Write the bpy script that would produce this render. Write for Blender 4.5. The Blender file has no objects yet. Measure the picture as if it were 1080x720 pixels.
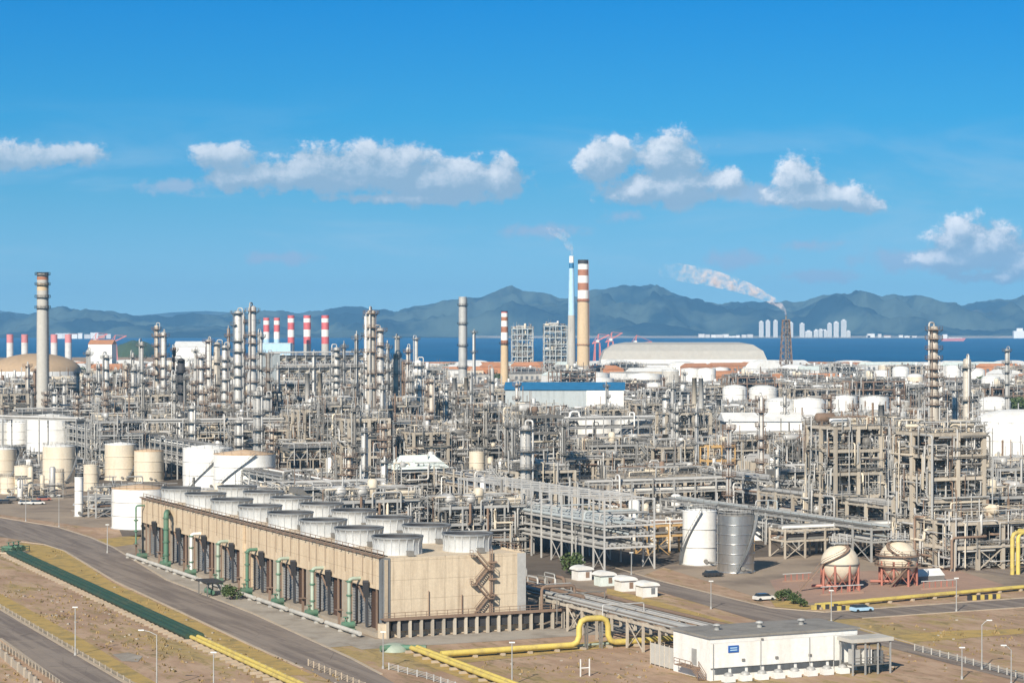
import bpy, math, random
from mathutils import Vector, Matrix
R = math.radians
sin, cos, pi = math.sin, math.cos, math.pi
scene = bpy.context.scene
COL = scene.collection

# ---------------------------------------------------------------- camera
H = 56.0            # camera height
F = 2400.0          # focal length in pixels of a 1080 px wide frame
HY = 345.0          # horizon row
cam_d = bpy.data.cameras.new("camera")
cam = bpy.data.objects.new("camera", cam_d)
COL.objects.link(cam)
cam.location = (0, 0, H)
cam.rotation_euler = (R(90) - math.atan(15 / F), 0, 0)
cam_d.lens = 36.0 * F / 1080
cam_d.clip_start = 1.0
cam_d.clip_end = 120000
scene.camera = cam

# ---------------------------------------------------------------- sun + sky
SUN_AZ, SUN_EL = 20.0, 31.0        # degrees left of straight behind the camera, elevation
sd = Vector((-sin(R(SUN_AZ)) * cos(R(SUN_EL)), -cos(R(SUN_AZ)) * cos(R(SUN_EL)), sin(R(SUN_EL))))
sl = bpy.data.lights.new("sun", 'SUN')
sl.energy = 5.0
sl.angle = R(0.5)
sl.color = (1.0, 0.91, 0.77)
so = bpy.data.objects.new("sun", sl)
so.rotation_euler = sd.to_track_quat('Z', 'Y').to_euler()
so.location = (-300, -500, 600)
COL.objects.link(so)

scene.view_settings.view_transform = 'Standard'
scene.view_settings.look = 'None'
scene.view_settings.exposure = 0.42
scene.view_settings.gamma = 1.0
scene.render.engine = 'CYCLES'
cy = scene.cycles
cy.max_bounces = 6
cy.diffuse_bounces = 3
cy.glossy_bounces = 2
cy.transparent_max_bounces = 12
cy.volume_bounces = 3
cy.use_denoising = True
cy.use_adaptive_sampling = True
cy.volume_max_steps = 128

world = bpy.data.worlds.new("World")
scene.world = world
world.use_nodes = True
wt = world.node_tree
for n in list(wt.nodes):
    wt.nodes.remove(n)


class NT:
    """tiny node-graph writer"""
    def __init__(s, t):
        s.t = t
    def n(s, typ, **kw):
        nd = s.t.nodes.new(typ)
        for k, v in kw.items():
            setattr(nd, k, v)
        return nd
    def put(s, sock, v):
        if isinstance(v, bpy.types.NodeSocket):
            s.t.links.new(v, sock)
        elif v is not None:
            sock.default_value = v
    def m(s, op, a, b=None, c=None, clamp=False):
        nd = s.n('ShaderNodeMath', operation=op, use_clamp=clamp)
        for i, v in enumerate((a, b, c)):
            if v is not None:
                s.put(nd.inputs[i], v)
        return nd.outputs[0]
    def ramp(s, x, lo, hi, to0=0.0, to1=1.0, smooth=True):
        nd = s.n('ShaderNodeMapRange')
        nd.interpolation_type = 'SMOOTHSTEP' if smooth else 'LINEAR'
        s.put(nd.inputs[0], x)
        for i, v in zip((1, 2, 3, 4), (lo, hi, to0, to1)):
            s.put(nd.inputs[i], v)
        return nd.outputs[0]
    def mix(s, f, a, b, blend='MIX'):
        nd = s.n('ShaderNodeMix', data_type='RGBA', blend_type=blend)
        s.put(nd.inputs[0], f)
        s.put(nd.inputs[6], a)
        s.put(nd.inputs[7], b)
        return nd.outputs[2]
    def noise(s, vec, scale, detail=4, rough=0.5, dist=0.0, w=None):
        nd = s.n('ShaderNodeTexNoise')
        if w is not None:
            nd.noise_dimensions = '4D'
            s.put(nd.inputs['W'], w)
        s.put(nd.inputs['Vector'], vec)
        nd.inputs['Scale'].default_value = scale
        nd.inputs['Detail'].default_value = detail
        nd.inputs['Roughness'].default_value = rough
        nd.inputs['Distortion'].default_value = dist
        return nd.outputs[0]
    def mapping(s, vec, scale=(1, 1, 1), loc=(0, 0, 0)):
        nd = s.n('ShaderNodeMapping')
        s.put(nd.inputs['Vector'], vec)
        nd.inputs['Scale'].default_value = scale
        nd.inputs['Location'].default_value = loc
        return nd.outputs[0]
    def turned(s, vec, ang, scale):
        a = s.n('ShaderNodeMapping')
        s.put(a.inputs['Vector'], vec)
        a.inputs['Rotation'].default_value = (0, 0, ang)
        return s.mapping(a.outputs[0], scale)
    def comb(s, x, y, z):
        nd = s.n('ShaderNodeCombineXYZ')
        for i, v in enumerate((x, y, z)):
            s.put(nd.inputs[i], v)
        return nd.outputs[0]


def rgb(r, g, b):
    f = lambda c: ((c / 255 + 0.055) / 1.055) ** 2.4 if c > 10 else c / 255 / 12.92
    return (f(r), f(g), f(b), 1)


CLOUD_SHADE = (3.3, 5.0, 6.8, 1)
CLOUD_WISP = (3.9, 5.5, 7.6, 1)
CLOUD_LIT = (11.8, 11.8, 12.2, 1)


def build_sky():
    g = NT(wt)
    tc = g.n('ShaderNodeTexCoord').outputs['Generated']
    sep = g.n('ShaderNodeSeparateXYZ')
    g.put(sep.inputs[0], tc)
    X, Y, Z = sep.outputs
    # the clear-air part of the sky: the lowest degrees take the colour found a little higher up
    up = g.m('ADD', g.m('MULTIPLY', g.m('MAXIMUM', Z, 0.0), 2.2), 0.14)
    vec = g.comb(X, Y, up)
    nrm = g.n('ShaderNodeVectorMath', operation='NORMALIZE')
    g.put(nrm.inputs[0], vec)
    sky = g.n('ShaderNodeTexSky', sky_type='NISHITA')
    sky.sun_disc = False
    sky.sun_elevation = R(SUN_EL)
    sky.sun_rotation = math.atan2(sd.x, sd.y)
    sky.altitude = 60
    sky.air_density = 1.0
    sky.dust_density = 0.3
    sky.ozone_density = 2.2
    g.put(sky.inputs[0], nrm.outputs[0])
    hsv = g.n('ShaderNodeHueSaturation')
    hsv.inputs['Saturation'].default_value = 1.12
    hsv.inputs['Hue'].default_value = 0.488
    g.put(hsv.inputs['Color'], sky.outputs[0])
    base = hsv.outputs[0]
    # deep blue of a polarised, clear subtropical sky a few degrees above the horizon
    cr = g.n('ShaderNodeValToRGB')
    el = cr.color_ramp.elements
    stops = [(0.0, (1.15, 1.25, 1.16)), (0.22, (0.98, 1.30, 1.25)), (0.40, (0.66, 1.30, 1.34)), (0.64, (0.22, 1.30, 1.60)), (1.0, (0.005, 1.22, 1.88))]
    el[0].position, el[1].position = 0.0, 1.0
    for q in stops[1:-1]:
        el.new(q[0])
    for e, q in zip(el, stops):
        e.color = tuple(v / 2.2 for v in q[1]) + (1,)
    g.put(cr.inputs[0], g.m('DIVIDE', Z, 0.142, clamp=True))
    tint = g.mix(g.ramp(Z, 0.16, 0.5), cr.outputs[0], (1 / 2.2, 1 / 2.2, 1 / 2.2, 1))
    base = g.mix(1.0, base, tint, 'MULTIPLY')
    sc_ = g.n('ShaderNodeVectorMath', operation='SCALE')
    g.put(sc_.inputs[0], base)
    sc_.inputs['Scale'].default_value = 2.2
    base = sc_.outputs[0]

    # cloud field over the far mountains, laid out by compass bearing and elevation
    Ys = g.m('MAXIMUM', Y, 0.02)
    bx = g.m('DIVIDE', X, Ys)
    bz = g.m('DIVIDE', Z, Ys)
    front = g.ramp(Y, 0.02, 0.2)

    def E(px, py):
        return ((px - 540) / F, (HY - py) / F)

    def field(ox, oz, blobs):
        x = g.m('ADD', bx, ox)
        z = g.m('ADD', bz, oz)
        best = None
        for (px, py, rx, ry, top) in blobs:
            cx, cz = E(px, py)
            ax = g.m('MULTIPLY_ADD', x, F / rx, -cx * F / rx)
            az = g.m('MULTIPLY_ADD', z, F / ry, -cz * F / ry)
            d2 = g.m('MULTIPLY_ADD', az, az, g.m('MULTIPLY', ax, ax))
            v = g.m('SUBTRACT', top, g.m('SQRT', d2))
            best = v if best is None else g.m('SMOOTH_MAX', best, v, 0.2)
        p = g.comb(x, 0.0, g.m('MULTIPLY', z, 1.25))
        n1 = g.noise(p, 75, 9, 0.66, 0.0)
        n0 = g.noise(p, 24, 1, 0.5, 0.0)
        n = g.m('ADD', g.m('MULTIPLY', g.m('SUBTRACT', n1, 0.5), 4.0), g.m('MULTIPLY', g.m('SUBTRACT', n0, 0.5), 0.8))
        return g.m('ADD', g.m('MULTIPLY', best, 1.75), n), n

    out = base
    # centre, radii in frame pixels, height of the blob
    blobs = [(238, 166, 34, 18, 1), (262, 186, 52, 22, 1), (330, 182, 62, 26, 1.1), (405, 178, 64, 28, 1.2), (470, 192, 74, 24, 1.2), (532, 188, 26, 26, 1.1), (440, 209, 110, 8, 1),
             (10, 166, 50, 20, 1), (75, 162, 42, 16, 1),
             (642, 172, 36, 28, 1.05), (672, 200, 52, 22, 1), (704, 168, 40, 28, 1.15), (712, 196, 54, 26, 1.15), (758, 192, 38, 20, 1), (650, 150, 18, 10, .9),
             (842, 188, 32, 26, 1.1), (864, 207, 56, 16, 1.1), (908, 215, 30, 12, 1),
             (1030, 262, 46, 32, 1.2), (1078, 278, 44, 22, 1.1), (1014, 242, 26, 20, 1), (990, 270, 40, 14, .9), (1050, 292, 64, 10, .9)]
    wisps = [(950, 275, 60, 14), (566, 243, 56, 9), (852, 258, 42, 9), (780, 274, 44, 12), (870, 291, 56, 8), (300, 272, 40, 8), (655, 228, 30, 10), (195, 197, 50, 12), (800, 205, 60, 14)]
    d, nn = field(0, 0, blobs)
    dl, _ = field(-8 / F, 14 / F, blobs)             # towards the light: up and to the left
    a = g.m('MULTIPLY', g.ramp(d, -0.05, 0.75), 0.96)
    a = g.m('MULTIPLY', a, front)
    wb = None
    for (px, py, rx, ry) in wisps:
        cx, cz = E(px, py)
        ax = g.m('MULTIPLY_ADD', bx, F / rx, -cx * F / rx)
        az = g.m('MULTIPLY_ADD', bz, F / ry, -cz * F / ry)
        v = g.m('SUBTRACT', 1.0, g.m('SQRT', g.m('MULTIPLY_ADD', az, az, g.m('MULTIPLY', ax, ax))))
        wb = v if wb is None else g.m('MAXIMUM', wb, v)
    wa = g.m('MULTIPLY', g.ramp(g.m('ADD', wb, g.m('MULTIPLY', nn, 0.8)), -0.1, 0.7), 0.85)
    out = g.mix(g.m('MULTIPLY', wa, front), out, CLOUD_WISP)
    lit = g.ramp(g.m('SUBTRACT', d, dl), -0.25, 1.95)
    lit = g.m('MULTIPLY', lit, g.ramp(d, 2.4, 0.5, 0.5, 1.0))
    lit = g.m('MULTIPLY', lit, g.ramp(bx, -0.2, 0.19, 0.60, 1.12))
    c = g.mix(lit, CLOUD_SHADE, CLOUD_LIT)
    out = g.mix(a, out, c)
    # thin high veil
    p = g.comb(g.m('MULTIPLY', bx, 1.0), 0.0, g.m('MULTIPLY', bz, 5.0))
    v = g.noise(p, 9, 5, 0.6, 0.6, w=3.0)
    veil = g.m('MULTIPLY', g.ramp(v, 0.47, 0.72), g.m('MULTIPLY', g.ramp(bz, 0.015, 0.035), g.ramp(bz, 0.11, 0.06)))
    out = g.mix(g.m('MULTIPLY', g.m('MULTIPLY', veil, front), 0.28), out, (5.5, 7.2, 8.8, 1))
    bg = g.n('ShaderNodeBackground')
    world.cycles.sampling_method = 'MANUAL'
    world.cycles.sample_map_resolution = 128
    bg.inputs['Strength'].default_value = SKY_STRENGTH
    g.put(bg.inputs['Color'], out)
    o = g.n('ShaderNodeOutputWorld')
    wt.links.new(bg.outputs[0], o.inputs[0])


SKY_STRENGTH = 0.070
build_sky()

# ---------------------------------------------------------------- materials
MATS = {}


def mat(name, col, rough=0.7, metal=0.0, dirt=None, dirt_amt=0.35, scale=0.25, var=0.12, streak=False, bump=0.0, spec=None, joints=None):
    if name in MATS:
        return MATS[name]
    m = bpy.data.materials.new(name)
    m.use_nodes = True
    g = NT(m.node_tree)
    b = m.node_tree.nodes['Principled BSDF']
    tc = g.n('ShaderNodeTexCoord').outputs['Object']
    oi = g.n('ShaderNodeObjectInfo')
    rnd = oi.outputs['Random']
    sc = (1, 1, 0.12) if streak else (1, 1, 1)
    mp = g.mapping(tc, sc)
    w = g.m('MULTIPLY', rnd, 37.0)
    n = g.noise(mp, scale * (2.2 if streak else 1), 6, 0.62, 0.2, w=w)
    n2 = g.noise(tc, scale * 6, 4, 0.6, 0, w=w)
    if dirt is None:
        dirt = tuple(c * 0.45 for c in col[:3]) + (1,)
    f = g.m('MULTIPLY', g.ramp(n, 0.42, 0.72), dirt_amt)
    c = g.mix(f, col, dirt)
    if joints:
        # cast panel joints and long run-off streaks
        sp = g.n('ShaderNodeSeparateXYZ')
        g.put(sp.inputs[0], tc)
        jl = None
        for ax_, stp, wd in ((0, joints[0], 0.012), (1, joints[0], 0.012), (2, joints[1], 0.03)):
            fr = g.m('FRACT', g.m('DIVIDE', g.m('ADD', sp.outputs[ax_], 0.37), stp))
            v_ = g.m('LESS_THAN', fr, wd)
            jl = v_ if jl is None else g.m('MAXIMUM', jl, v_)
        st_ = g.noise(g.mapping(tc, (1.0, 1.0, 0.035)), 1.5, 5, 0.65)
        c = g.mix(g.m('MULTIPLY', g.ramp(st_, 0.54, 0.72), 0.6), c, tuple(v * 0.8 for v in dirt[:3]) + (1,))
        c = g.mix(g.m('MULTIPLY', jl, 0.45), c, tuple(v * 0.6 for v in dirt[:3]) + (1,))
    k = g.m('ADD', g.m('MULTIPLY', g.m('SUBTRACT', rnd, 0.5), 2 * var), g.m('ADD', 1.0, g.m('MULTIPLY', g.m('SUBTRACT', n2, 0.5), 0.35)))
    vm = g.n('ShaderNodeVectorMath', operation='SCALE')
    g.put(vm.inputs[0], c)
    g.put(vm.inputs['Scale'], k)
    g.put(b.inputs['Base Color'], vm.outputs[0])
    b.inputs['Roughness'].default_value = rough
    b.inputs['Metallic'].default_value = metal
    if spec is not None:
        b.inputs['Specular IOR Level'].default_value = spec
    if bump:
        bp = g.n('ShaderNodeBump')
        bp.inputs['Strength'].default_value = bump
        bp.inputs['Distance'].default_value = 0.1
        g.put(bp.inputs['Height'], n2)
        g.put(b.inputs['Normal'], bp.outputs[0])
    MATS[name] = m
    return m


M = dict(
    concrete=mat('beige_concrete', (0.60, 0.50, 0.37, 1), 0.9, dirt=(0.36, 0.28, 0.20, 1), dirt_amt=0.5, scale=0.35, streak=True, var=0.05, joints=(4.7, 3.5)),
    fascia=mat('stained_concrete', (0.60, 0.48, 0.34, 1), 0.9, dirt=(0.33, 0.23, 0.14, 1), dirt_amt=0.5, scale=0.3, streak=True, var=0.04, joints=(5.0, 2.8)),
    post=mat('fireproofed_post', (0.47, 0.415, 0.34, 1), 0.85, dirt=(0.22, 0.18, 0.14, 1), dirt_amt=0.6, streak=True, scale=0.4, var=0.15),
    steel=mat('grey_steel', (0.20, 0.19, 0.175, 1), 0.6, 0.1, var=0.2),
    galv=mat('galvanised_steel', (0.41, 0.405, 0.39, 1), 0.55, 0.1, var=0.15),
    alum=mat('aluminium_cladding', (0.54, 0.525, 0.50, 1), 0.5, 0.2, dirt_amt=0.3, streak=True, var=0.12),
    shiny=mat('bright_steel_cladding', (0.55, 0.54, 0.52, 1), 0.33, 0.85, streak=True, dirt_amt=0.35, scale=0.5, var=0.05),
    white=mat('white_paint', (0.80, 0.79, 0.76, 1), 0.5, dirt=(0.55, 0.50, 0.42, 1), dirt_amt=0.35, streak=True, var=0.04),
    rwhite=mat('roof_white', (0.74, 0.74, 0.72, 1), 0.6, dirt=(0.45, 0.40, 0.34, 1), dirt_amt=0.4, var=0.06),
    cream=mat('cream_paint', (0.66, 0.58, 0.46, 1), 0.6, dirt=(0.42, 0.32, 0.2, 1), dirt_amt=0.35, streak=True, var=0.06),
    rust=mat('rusty_steel', (0.24, 0.165, 0.12, 1), 0.85, dirt=(0.11, 0.06, 0.04, 1), var=0.2),
    rustroof=mat('rusty_tank_roof', (0.50, 0.35, 0.22, 1), 0.85, dirt=(0.30, 0.2, 0.13, 1), var=0.1),
    dark=mat('dark_metal', (0.045, 0.045, 0.05, 1), 0.7, var=0.2),
    brown=mat('brown_fill', (0.085, 0.045, 0.03, 1), 0.85, dirt=(0.03, 0.02, 0.015, 1), streak=True, dirt_amt=0.6, var=0.2),
    louvre=mat('grey_louvre', (0.16, 0.17, 0.18, 1), 0.7, dirt=(0.06, 0.06, 0.06, 1), streak=True, dirt_amt=0.6, var=0.2),
    lagging=mat('greyish_lagging', (0.52, 0.475, 0.41, 1), 0.6, 0.1, dirt=(0.28, 0.23, 0.18, 1), dirt_amt=0.5, streak=True, scale=0.4, var=0.1),
    panel=mat('weathered_shade_toned_fill', (0.26, 0.265, 0.27, 1), 0.8, dirt=(0.10, 0.09, 0.08, 1), streak=True, dirt_amt=0.8, scale=0.5, var=0.25),  # streaky dirt, deepened to paint in the shade of the recessed bays
    frp=mat('fan_stack_plastic', (0.50, 0.51, 0.51, 1), 0.6, dirt=(0.28, 0.28, 0.28, 1), streak=True, dirt_amt=0.4, scale=0.6, var=0.05),
    green=mat('green_paint', (0.08, 0.18, 0.12, 1), 0.6, dirt=(0.16, 0.17, 0.12, 1), dirt_amt=0.7, scale=0.6, var=0.15),
    pgreen=mat('faded_green_paint', (0.36, 0.42, 0.34, 1), 0.6, var=0.12),
    dgreen=mat('dark_green_cover', (0.022, 0.060, 0.040, 1), 0.7, dirt=(0.07, 0.08, 0.045, 1), var=0.1, scale=0.15, dirt_amt=0.6),
    yellow=mat('yellow_paint', (0.60, 0.47, 0.12, 1), 0.65, dirt=(0.34, 0.25, 0.11, 1), dirt_amt=0.75, scale=0.5, var=0.06),
    ochre=mat('ochre_steel', (0.60, 0.38, 0.16, 1), 0.6, var=0.1),
    red=mat('red_paint', (0.40, 0.16, 0.12, 1), 0.55, dirt=(0.4, 0.15, 0.1, 1), var=0.1),
    srk_red=mat('stack_red_band', (0.60, 0.13, 0.14, 1), 0.6, var=0.03),
    orange=mat('orange_roof', (0.52, 0.24, 0.12, 1), 0.8, var=0.15),
    brick=mat('stack_brown_band', (0.38, 0.17, 0.10, 1), 0.85, var=0.03),
    tan=mat('tan_concrete', (0.58, 0.44, 0.28, 1), 0.9, dirt=(0.4, 0.3, 0.2, 1), streak=True, scale=0.08, var=0.04),
    gconc=mat('grey_concrete', (0.47, 0.45, 0.41, 1), 0.9, dirt=(0.26, 0.25, 0.23, 1), streak=True, scale=0.12, dirt_amt=0.6, var=0.06),
    slab=mat('ground_concrete', (0.36, 0.31, 0.25, 1), 0.9, dirt=(0.19, 0.16, 0.13, 1), dirt_amt=0.6, scale=0.12, var=0.05),
    broof=mat('blue_roof', (0.025, 0.16, 0.33, 1), 0.55, var=0.05),
    bwall=mat('pale_blue_wall', (0.40, 0.44, 0.45, 1), 0.7, streak=True, var=0.05),
    blue=mat('blue_paint', (0.03, 0.12, 0.40, 1), 0.5, var=0.05),
    teal=mat('pale_green_sheet', (0.68, 0.75, 0.71, 1), 0.6, var=0.05),
    roofgrey=mat('grey_roof_felt', (0.25, 0.235, 0.215, 1), 0.9, dirt=(0.13, 0.12, 0.11, 1), dirt_amt=0.6, scale=0.35, var=0.03),
    glass=mat('dark_glass', (0.03, 0.04, 0.05, 1), 0.15, var=0.1),
    tyre=mat('tyre_rubber', (0.02, 0.02, 0.02, 1), 0.9),
    dome=mat('brown_dome_sheet', (0.42, 0.30, 0.19, 1), 0.8, dirt=(0.28, 0.2, 0.13, 1), scale=0.05, var=0.02),
    bark=mat('bark', (0.10, 0.07, 0.05, 1), 0.95),
    tower=mat('pale_apartment_wall', (0.62, 0.60, 0.58, 1), 0.8, var=0.08),
    skyblue=mat('sky_blue_paint', (0.42, 0.62, 0.78, 1), 0.6, var=0.02),
    pink=mat('faded_red_crane', (0.60, 0.22, 0.22, 1), 0.7, var=0.1),
)


def leaf_mat():
    m = bpy.data.materials.new('foliage')
    m.use_nodes = True
    g = NT(m.node_tree)
    b = m.node_tree.nodes['Principled BSDF']
    tc = g.n('ShaderNodeTexCoord').outputs['Object']
    oi = g.n('ShaderNodeObjectInfo')
    n = g.noise(tc, 0.9, 4, 0.6)
    c = g.mix(g.ramp(n, 0.35, 0.65), (0.035, 0.065, 0.02, 1), (0.095, 0.13, 0.04, 1))
    g.put(b.inputs['Base Color'], c)
    b.inputs['Roughness'].default_value = 0.7
    return m


M['leaf'] = leaf_mat()

# ---------------------------------------------------------------- mesh batch builder
class MB:
    def __init__(s):
        s.v = []
        s.f = []
        s.sm = []

    def add(s, vs, fs, smooth=False):
        o = len(s.v)
        s.v.extend(vs)
        s.f.extend([tuple(i + o for i in f) for f in fs])
        s.sm.extend([smooth] * len(fs))

    def box(s, c, d, rz=0.0):
        x, y, z = d[0] / 2, d[1] / 2, d[2] / 2
        cr, sr = cos(rz), sin(rz)
        vs = []
        for dz in (-z, z):
            for dx, dy in ((-x, -y), (x, -y), (x, y), (-x, y)):
                vs.append((c[0] + dx * cr - dy * sr, c[1] + dx * sr + dy * cr, c[2] + dz))
        s.add(vs, [(3, 2, 1, 0), (4, 5, 6, 7), (0, 1, 5, 4), (1, 2, 6, 5), (2, 3, 7, 6), (3, 0, 4, 7)])
        return s

    def bx(s, x0, x1, y0, y1, z0, z1):
        return s.box(((x0 + x1) / 2, (y0 + y1) / 2, (z0 + z1) / 2), (abs(x1 - x0), abs(y1 - y0), abs(z1 - z0)))

    def frame_of(s, p, q):
        d = Vector(q) - Vector(p)
        if d.length < 1e-6:
            d = Vector((0, 0, 1e-3))
        d.normalize()
        up = Vector((0, 0, 1)) if abs(d.z) < 0.95 else Vector((1, 0, 0))
        a = d.cross(up).normalized()
        b = a.cross(d).normalized()
        return a, b

    def beam(s, p, q, w, h=None):
        h = h or w
        a, b = s.frame_of(p, q)
        vs = []
        for c in (Vector(p), Vector(q)):
            for i, j in ((-1, -1), (1, -1), (1, 1), (-1, 1)):
                vs.append(tuple(c + a * (w / 2 * i) + b * (h / 2 * j)))
        s.add(vs, [(3, 2, 1, 0), (4, 5, 6, 7), (0, 1, 5, 4), (1, 2, 6, 5), (2, 3, 7, 6), (3, 0, 4, 7)])
        return s

    def cyl(s, p, q, r0, r1=None, n=8, caps=True):
        r1 = r0 if r1 is None else r1
        a, b = s.frame_of(p, q)
        vs = []
        for c, r in ((Vector(p), r0), (Vector(q), r1)):
            for k in range(n):
                t = 2 * pi * k / n
                vs.append(tuple(c + a * (r * cos(t)) + b * (r * sin(t))))
        s.add(vs, [(k, (k + 1) % n, n + (k + 1) % n, n + k) for k in range(n)], True)
        if caps:
            s.add(vs, [tuple(range(n))[::-1], tuple(range(n, 2 * n))])
        return s

    def tube(s, pts, r, n=6):
        pts = [Vector(p) for p in pts]
        vs = []
        m = len(pts)
        pa = None
        for i, p in enumerate(pts):
            d = (pts[min(i + 1, m - 1)] - pts[max(i - 1, 0)])
            if d.length < 1e-6:
                d = Vector((1, 0, 0))
            d.normalize()
            if pa is None:
                up = Vector((0, 0, 1)) if abs(d.z) < 0.9 else Vector((1, 0, 0))
                a = d.cross(up).normalized()
            else:
                a = (pa - d * pa.dot(d))
                if a.length < 1e-4:
                    a = d.cross(Vector((0, 0, 1)) if abs(d.z) < 0.9 else Vector((1, 0, 0)))
                a.normalize()
            pa = a
            b = a.cross(d)
            for k in range(n):
                t = 2 * pi * k / n
                vs.append(tuple(p + a * (r * cos(t)) + b * (r * sin(t))))
        fs = []
        for i in range(m - 1):
            for k in range(n):
                k2 = (k + 1) % n
                fs.append((i * n + k, i * n + k2, (i + 1) * n + k2, (i + 1) * n + k))
        s.add(vs, fs, True)
        s.add(vs[:n], [tuple(range(n))])
        s.add(vs[-n:], [tuple(range(n))[::-1]])
        return s

    def route(s, pts, r, n=6, bend=None):
        """pipe polyline with mitred bends rounded by one chamfer"""
        pts = [Vector(p) for p in pts]
        bend = bend or r * 2.2
        out = [pts[0]]
        for i in range(1, len(pts) - 1):
            a, b, c = pts[i - 1], pts[i], pts[i + 1]
            k0 = min(bend, (b - a).length * 0.45)
            k1 = min(bend, (c - b).length * 0.45)
            p0 = b + (a - b).normalized() * k0
            p1 = b + (c - b).normalized() * k1
            out += [p0, (p0 + p1) / 2 * 0.6 + b * 0.4, p1]
        out.append(pts[-1])
        return s.tube(out, r, n)

    def lathe(s, prof, n=24, c=(0, 0, 0), smooth=True, a0=0.0, a1=2 * pi):
        full = abs(a1 - a0 - 2 * pi) < 1e-6
        k_n = n if full else n + 1
        vs = []
        for r, z in prof:
            for k in range(k_n):
                t = a0 + (a1 - a0) * k / n
                vs.append((c[0] + r * cos(t), c[1] + r * sin(t), c[2] + z))
        fs = []
        for i in range(len(prof) - 1):
            for k in range(n):
                k2 = (k + 1) % k_n
                fs.append((i * k_n + k, i * k_n + k2, (i + 1) * k_n + k2, (i + 1) * k_n + k))
        s.add(vs, fs, smooth)
        return s

    def drum(s, c, length, r, axis='x', n=12):
        """lying vessel with dished ends on two saddles"""
        prof = [(0.01, -length / 2 - r * 0.5), (r * 0.6, -length / 2 - r * 0.38), (r * 0.9, -length / 2 - r * 0.15), (r, -length / 2), (r, length / 2),
                (r * 0.9, length / 2 + r * 0.15), (r * 0.6, length / 2 + r * 0.38), (0.01, length / 2 + r * 0.5)]
        vs = []
        for rr, z in prof:
            for k in range(n):
                t = 2 * pi * k / n
                if axis == 'x':
                    vs.append((c[0] + z, c[1] + rr * cos(t), c[2] + rr * sin(t)))
                else:
                    vs.append((c[0] - rr * cos(t), c[1] + z, c[2] + rr * sin(t)))
        fs = []
        for i in range(len(prof) - 1):
            for k in range(n):
                k2 = (k + 1) % n
                fs.append((i * n + k, i * n + k2, (i + 1) * n + k2, (i + 1) * n + k))
        s.add(vs, fs, True)
        return s

    def rail(s, pts, h=1.1, w=0.07, close=False, gap=2.5):
        pts = [Vector(p) for p in pts]
        if close:
            pts = pts + [pts[0]]
        for a, b in zip(pts[:-1], pts[1:]):
            L = (b - a).length
            for z in (h, h * 0.5):
                s.beam(a + Vector((0, 0, z)), b + Vector((0, 0, z)), w)
            k = max(1, int(L / gap))
            for i in range(k + 1):
                p = a + (b - a) * (i / k)
                s.beam(p, p + Vector((0, 0, h)), w)
        return s

    def mesh(s, name):
        me = bpy.data.meshes.new(name)
        me.from_pydata(s.v, [], s.f)
        me.polygons.foreach_set('use_smooth', s.sm)
        me.update()
        return me

    def build(s, name, m, parent=None, loc=None):
        me = s.mesh(name)
        me.materials.append(M[m] if isinstance(m, str) else m)
        return link(name, me, parent, loc)


def link(name, me, parent=None, loc=None):
    o = bpy.data.objects.new(name, me)
    COL.objects.link(o)
    if parent is not None:
        o.parent = parent
    if loc is not None:
        o.location = loc
    return o


def lmesh(mb, name, m):
    me = mb.mesh(name)
    me.materials.append(M[m] if isinstance(m, str) else m)
    return me


def thing(name, label, cat, loc=(0, 0, 0), rz=0.0, group=None):
    o = bpy.data.objects.new(name, None)
    o.empty_display_size = 1
    COL.objects.link(o)
    o.location = loc
    o.rotation_euler = (0, 0, rz)
    return tag(o, label, cat, group)


def tag(o, label=None, cat=None, group=None, kind=None):
    if label:
        o['label'] = label
    if cat:
        o['category'] = cat
        o['kind'] = 'thing'
    if group:
        o['group'] = group
    if kind:
        o['kind'] = kind
    return o


KIDS = {}


def kids(o):
    if o.name not in KIDS:
        KIDS[o.name] = list(o.children)
    return KIDS[o.name]


def copy_tree(o, parent=None):
    c = o.copy()
    COL.objects.link(c)
    if parent is not None:
        c.parent = parent
    for ch in kids(o):
        copy_tree(ch, c)
    return c


USED = set()


def place(proto, loc, rz, label, sc=None, group=None):
    """the first placing moves the built one itself, the later ones are copies"""
    if proto.name in USED:
        o = copy_tree(proto)
    else:
        USED.add(proto.name)
        kids(proto)
        for k in proto.children:
            kids(k)
        o = proto
    o.location = loc
    o.rotation_euler = (0, 0, rz)
    o.scale = sc or (1, 1, 1)
    o['label'] = label
    if group:
        o['group'] = group
    return o


# ---------------------------------------------------------------- plant grid
GA = math.atan(1110 / F)                 # grid turned this much to the left
U = Vector((-sin(GA), cos(GA), 0))       # away from the camera along the plant's long roads
V = Vector((cos(GA), sin(GA), 0))        # to the right
RZ = GA


def at(px, py, z=0.0):
    """ground point seen at a pixel"""
    Y = F * (H - z) / (py - HY)
    return Vector(((px - 540) / F * Y, Y, z))


def atY(px, Y, z=0.0):
    return Vector(((px - 540) / F * Y, Y, z))


def hz(py, Y):
    return H - (py - HY) / F * Y


def pix(p):
    return (540 + F * p[0] / p[1], HY + F * (H - p[2]) / p[1])


O0 = at(403, 672)                        # near corner of the cooling tower


def pl(a, b, z=0.0):
    p = O0 + V * a + U * b
    return Vector((p.x, p.y, z))


def to_pl(p):
    d = Vector((p[0], p[1], 0)) - Vector((O0.x, O0.y, 0))
    return d.dot(V), d.dot(U)


OCC = []        # occupied plan rectangles in grid coordinates (a0,a1,b0,b1)


def occupy(a0, a1, b0, b1):
    OCC.append((min(a0, a1), max(a0, a1), min(b0, b1), max(b0, b1)))


PROT = []       # picture boxes of things that the photograph shows unobstructed, with their distance


def protect(x0, x1, y0, y1, D):
    PROT.append((x0, x1, y0, y1, D))


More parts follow.
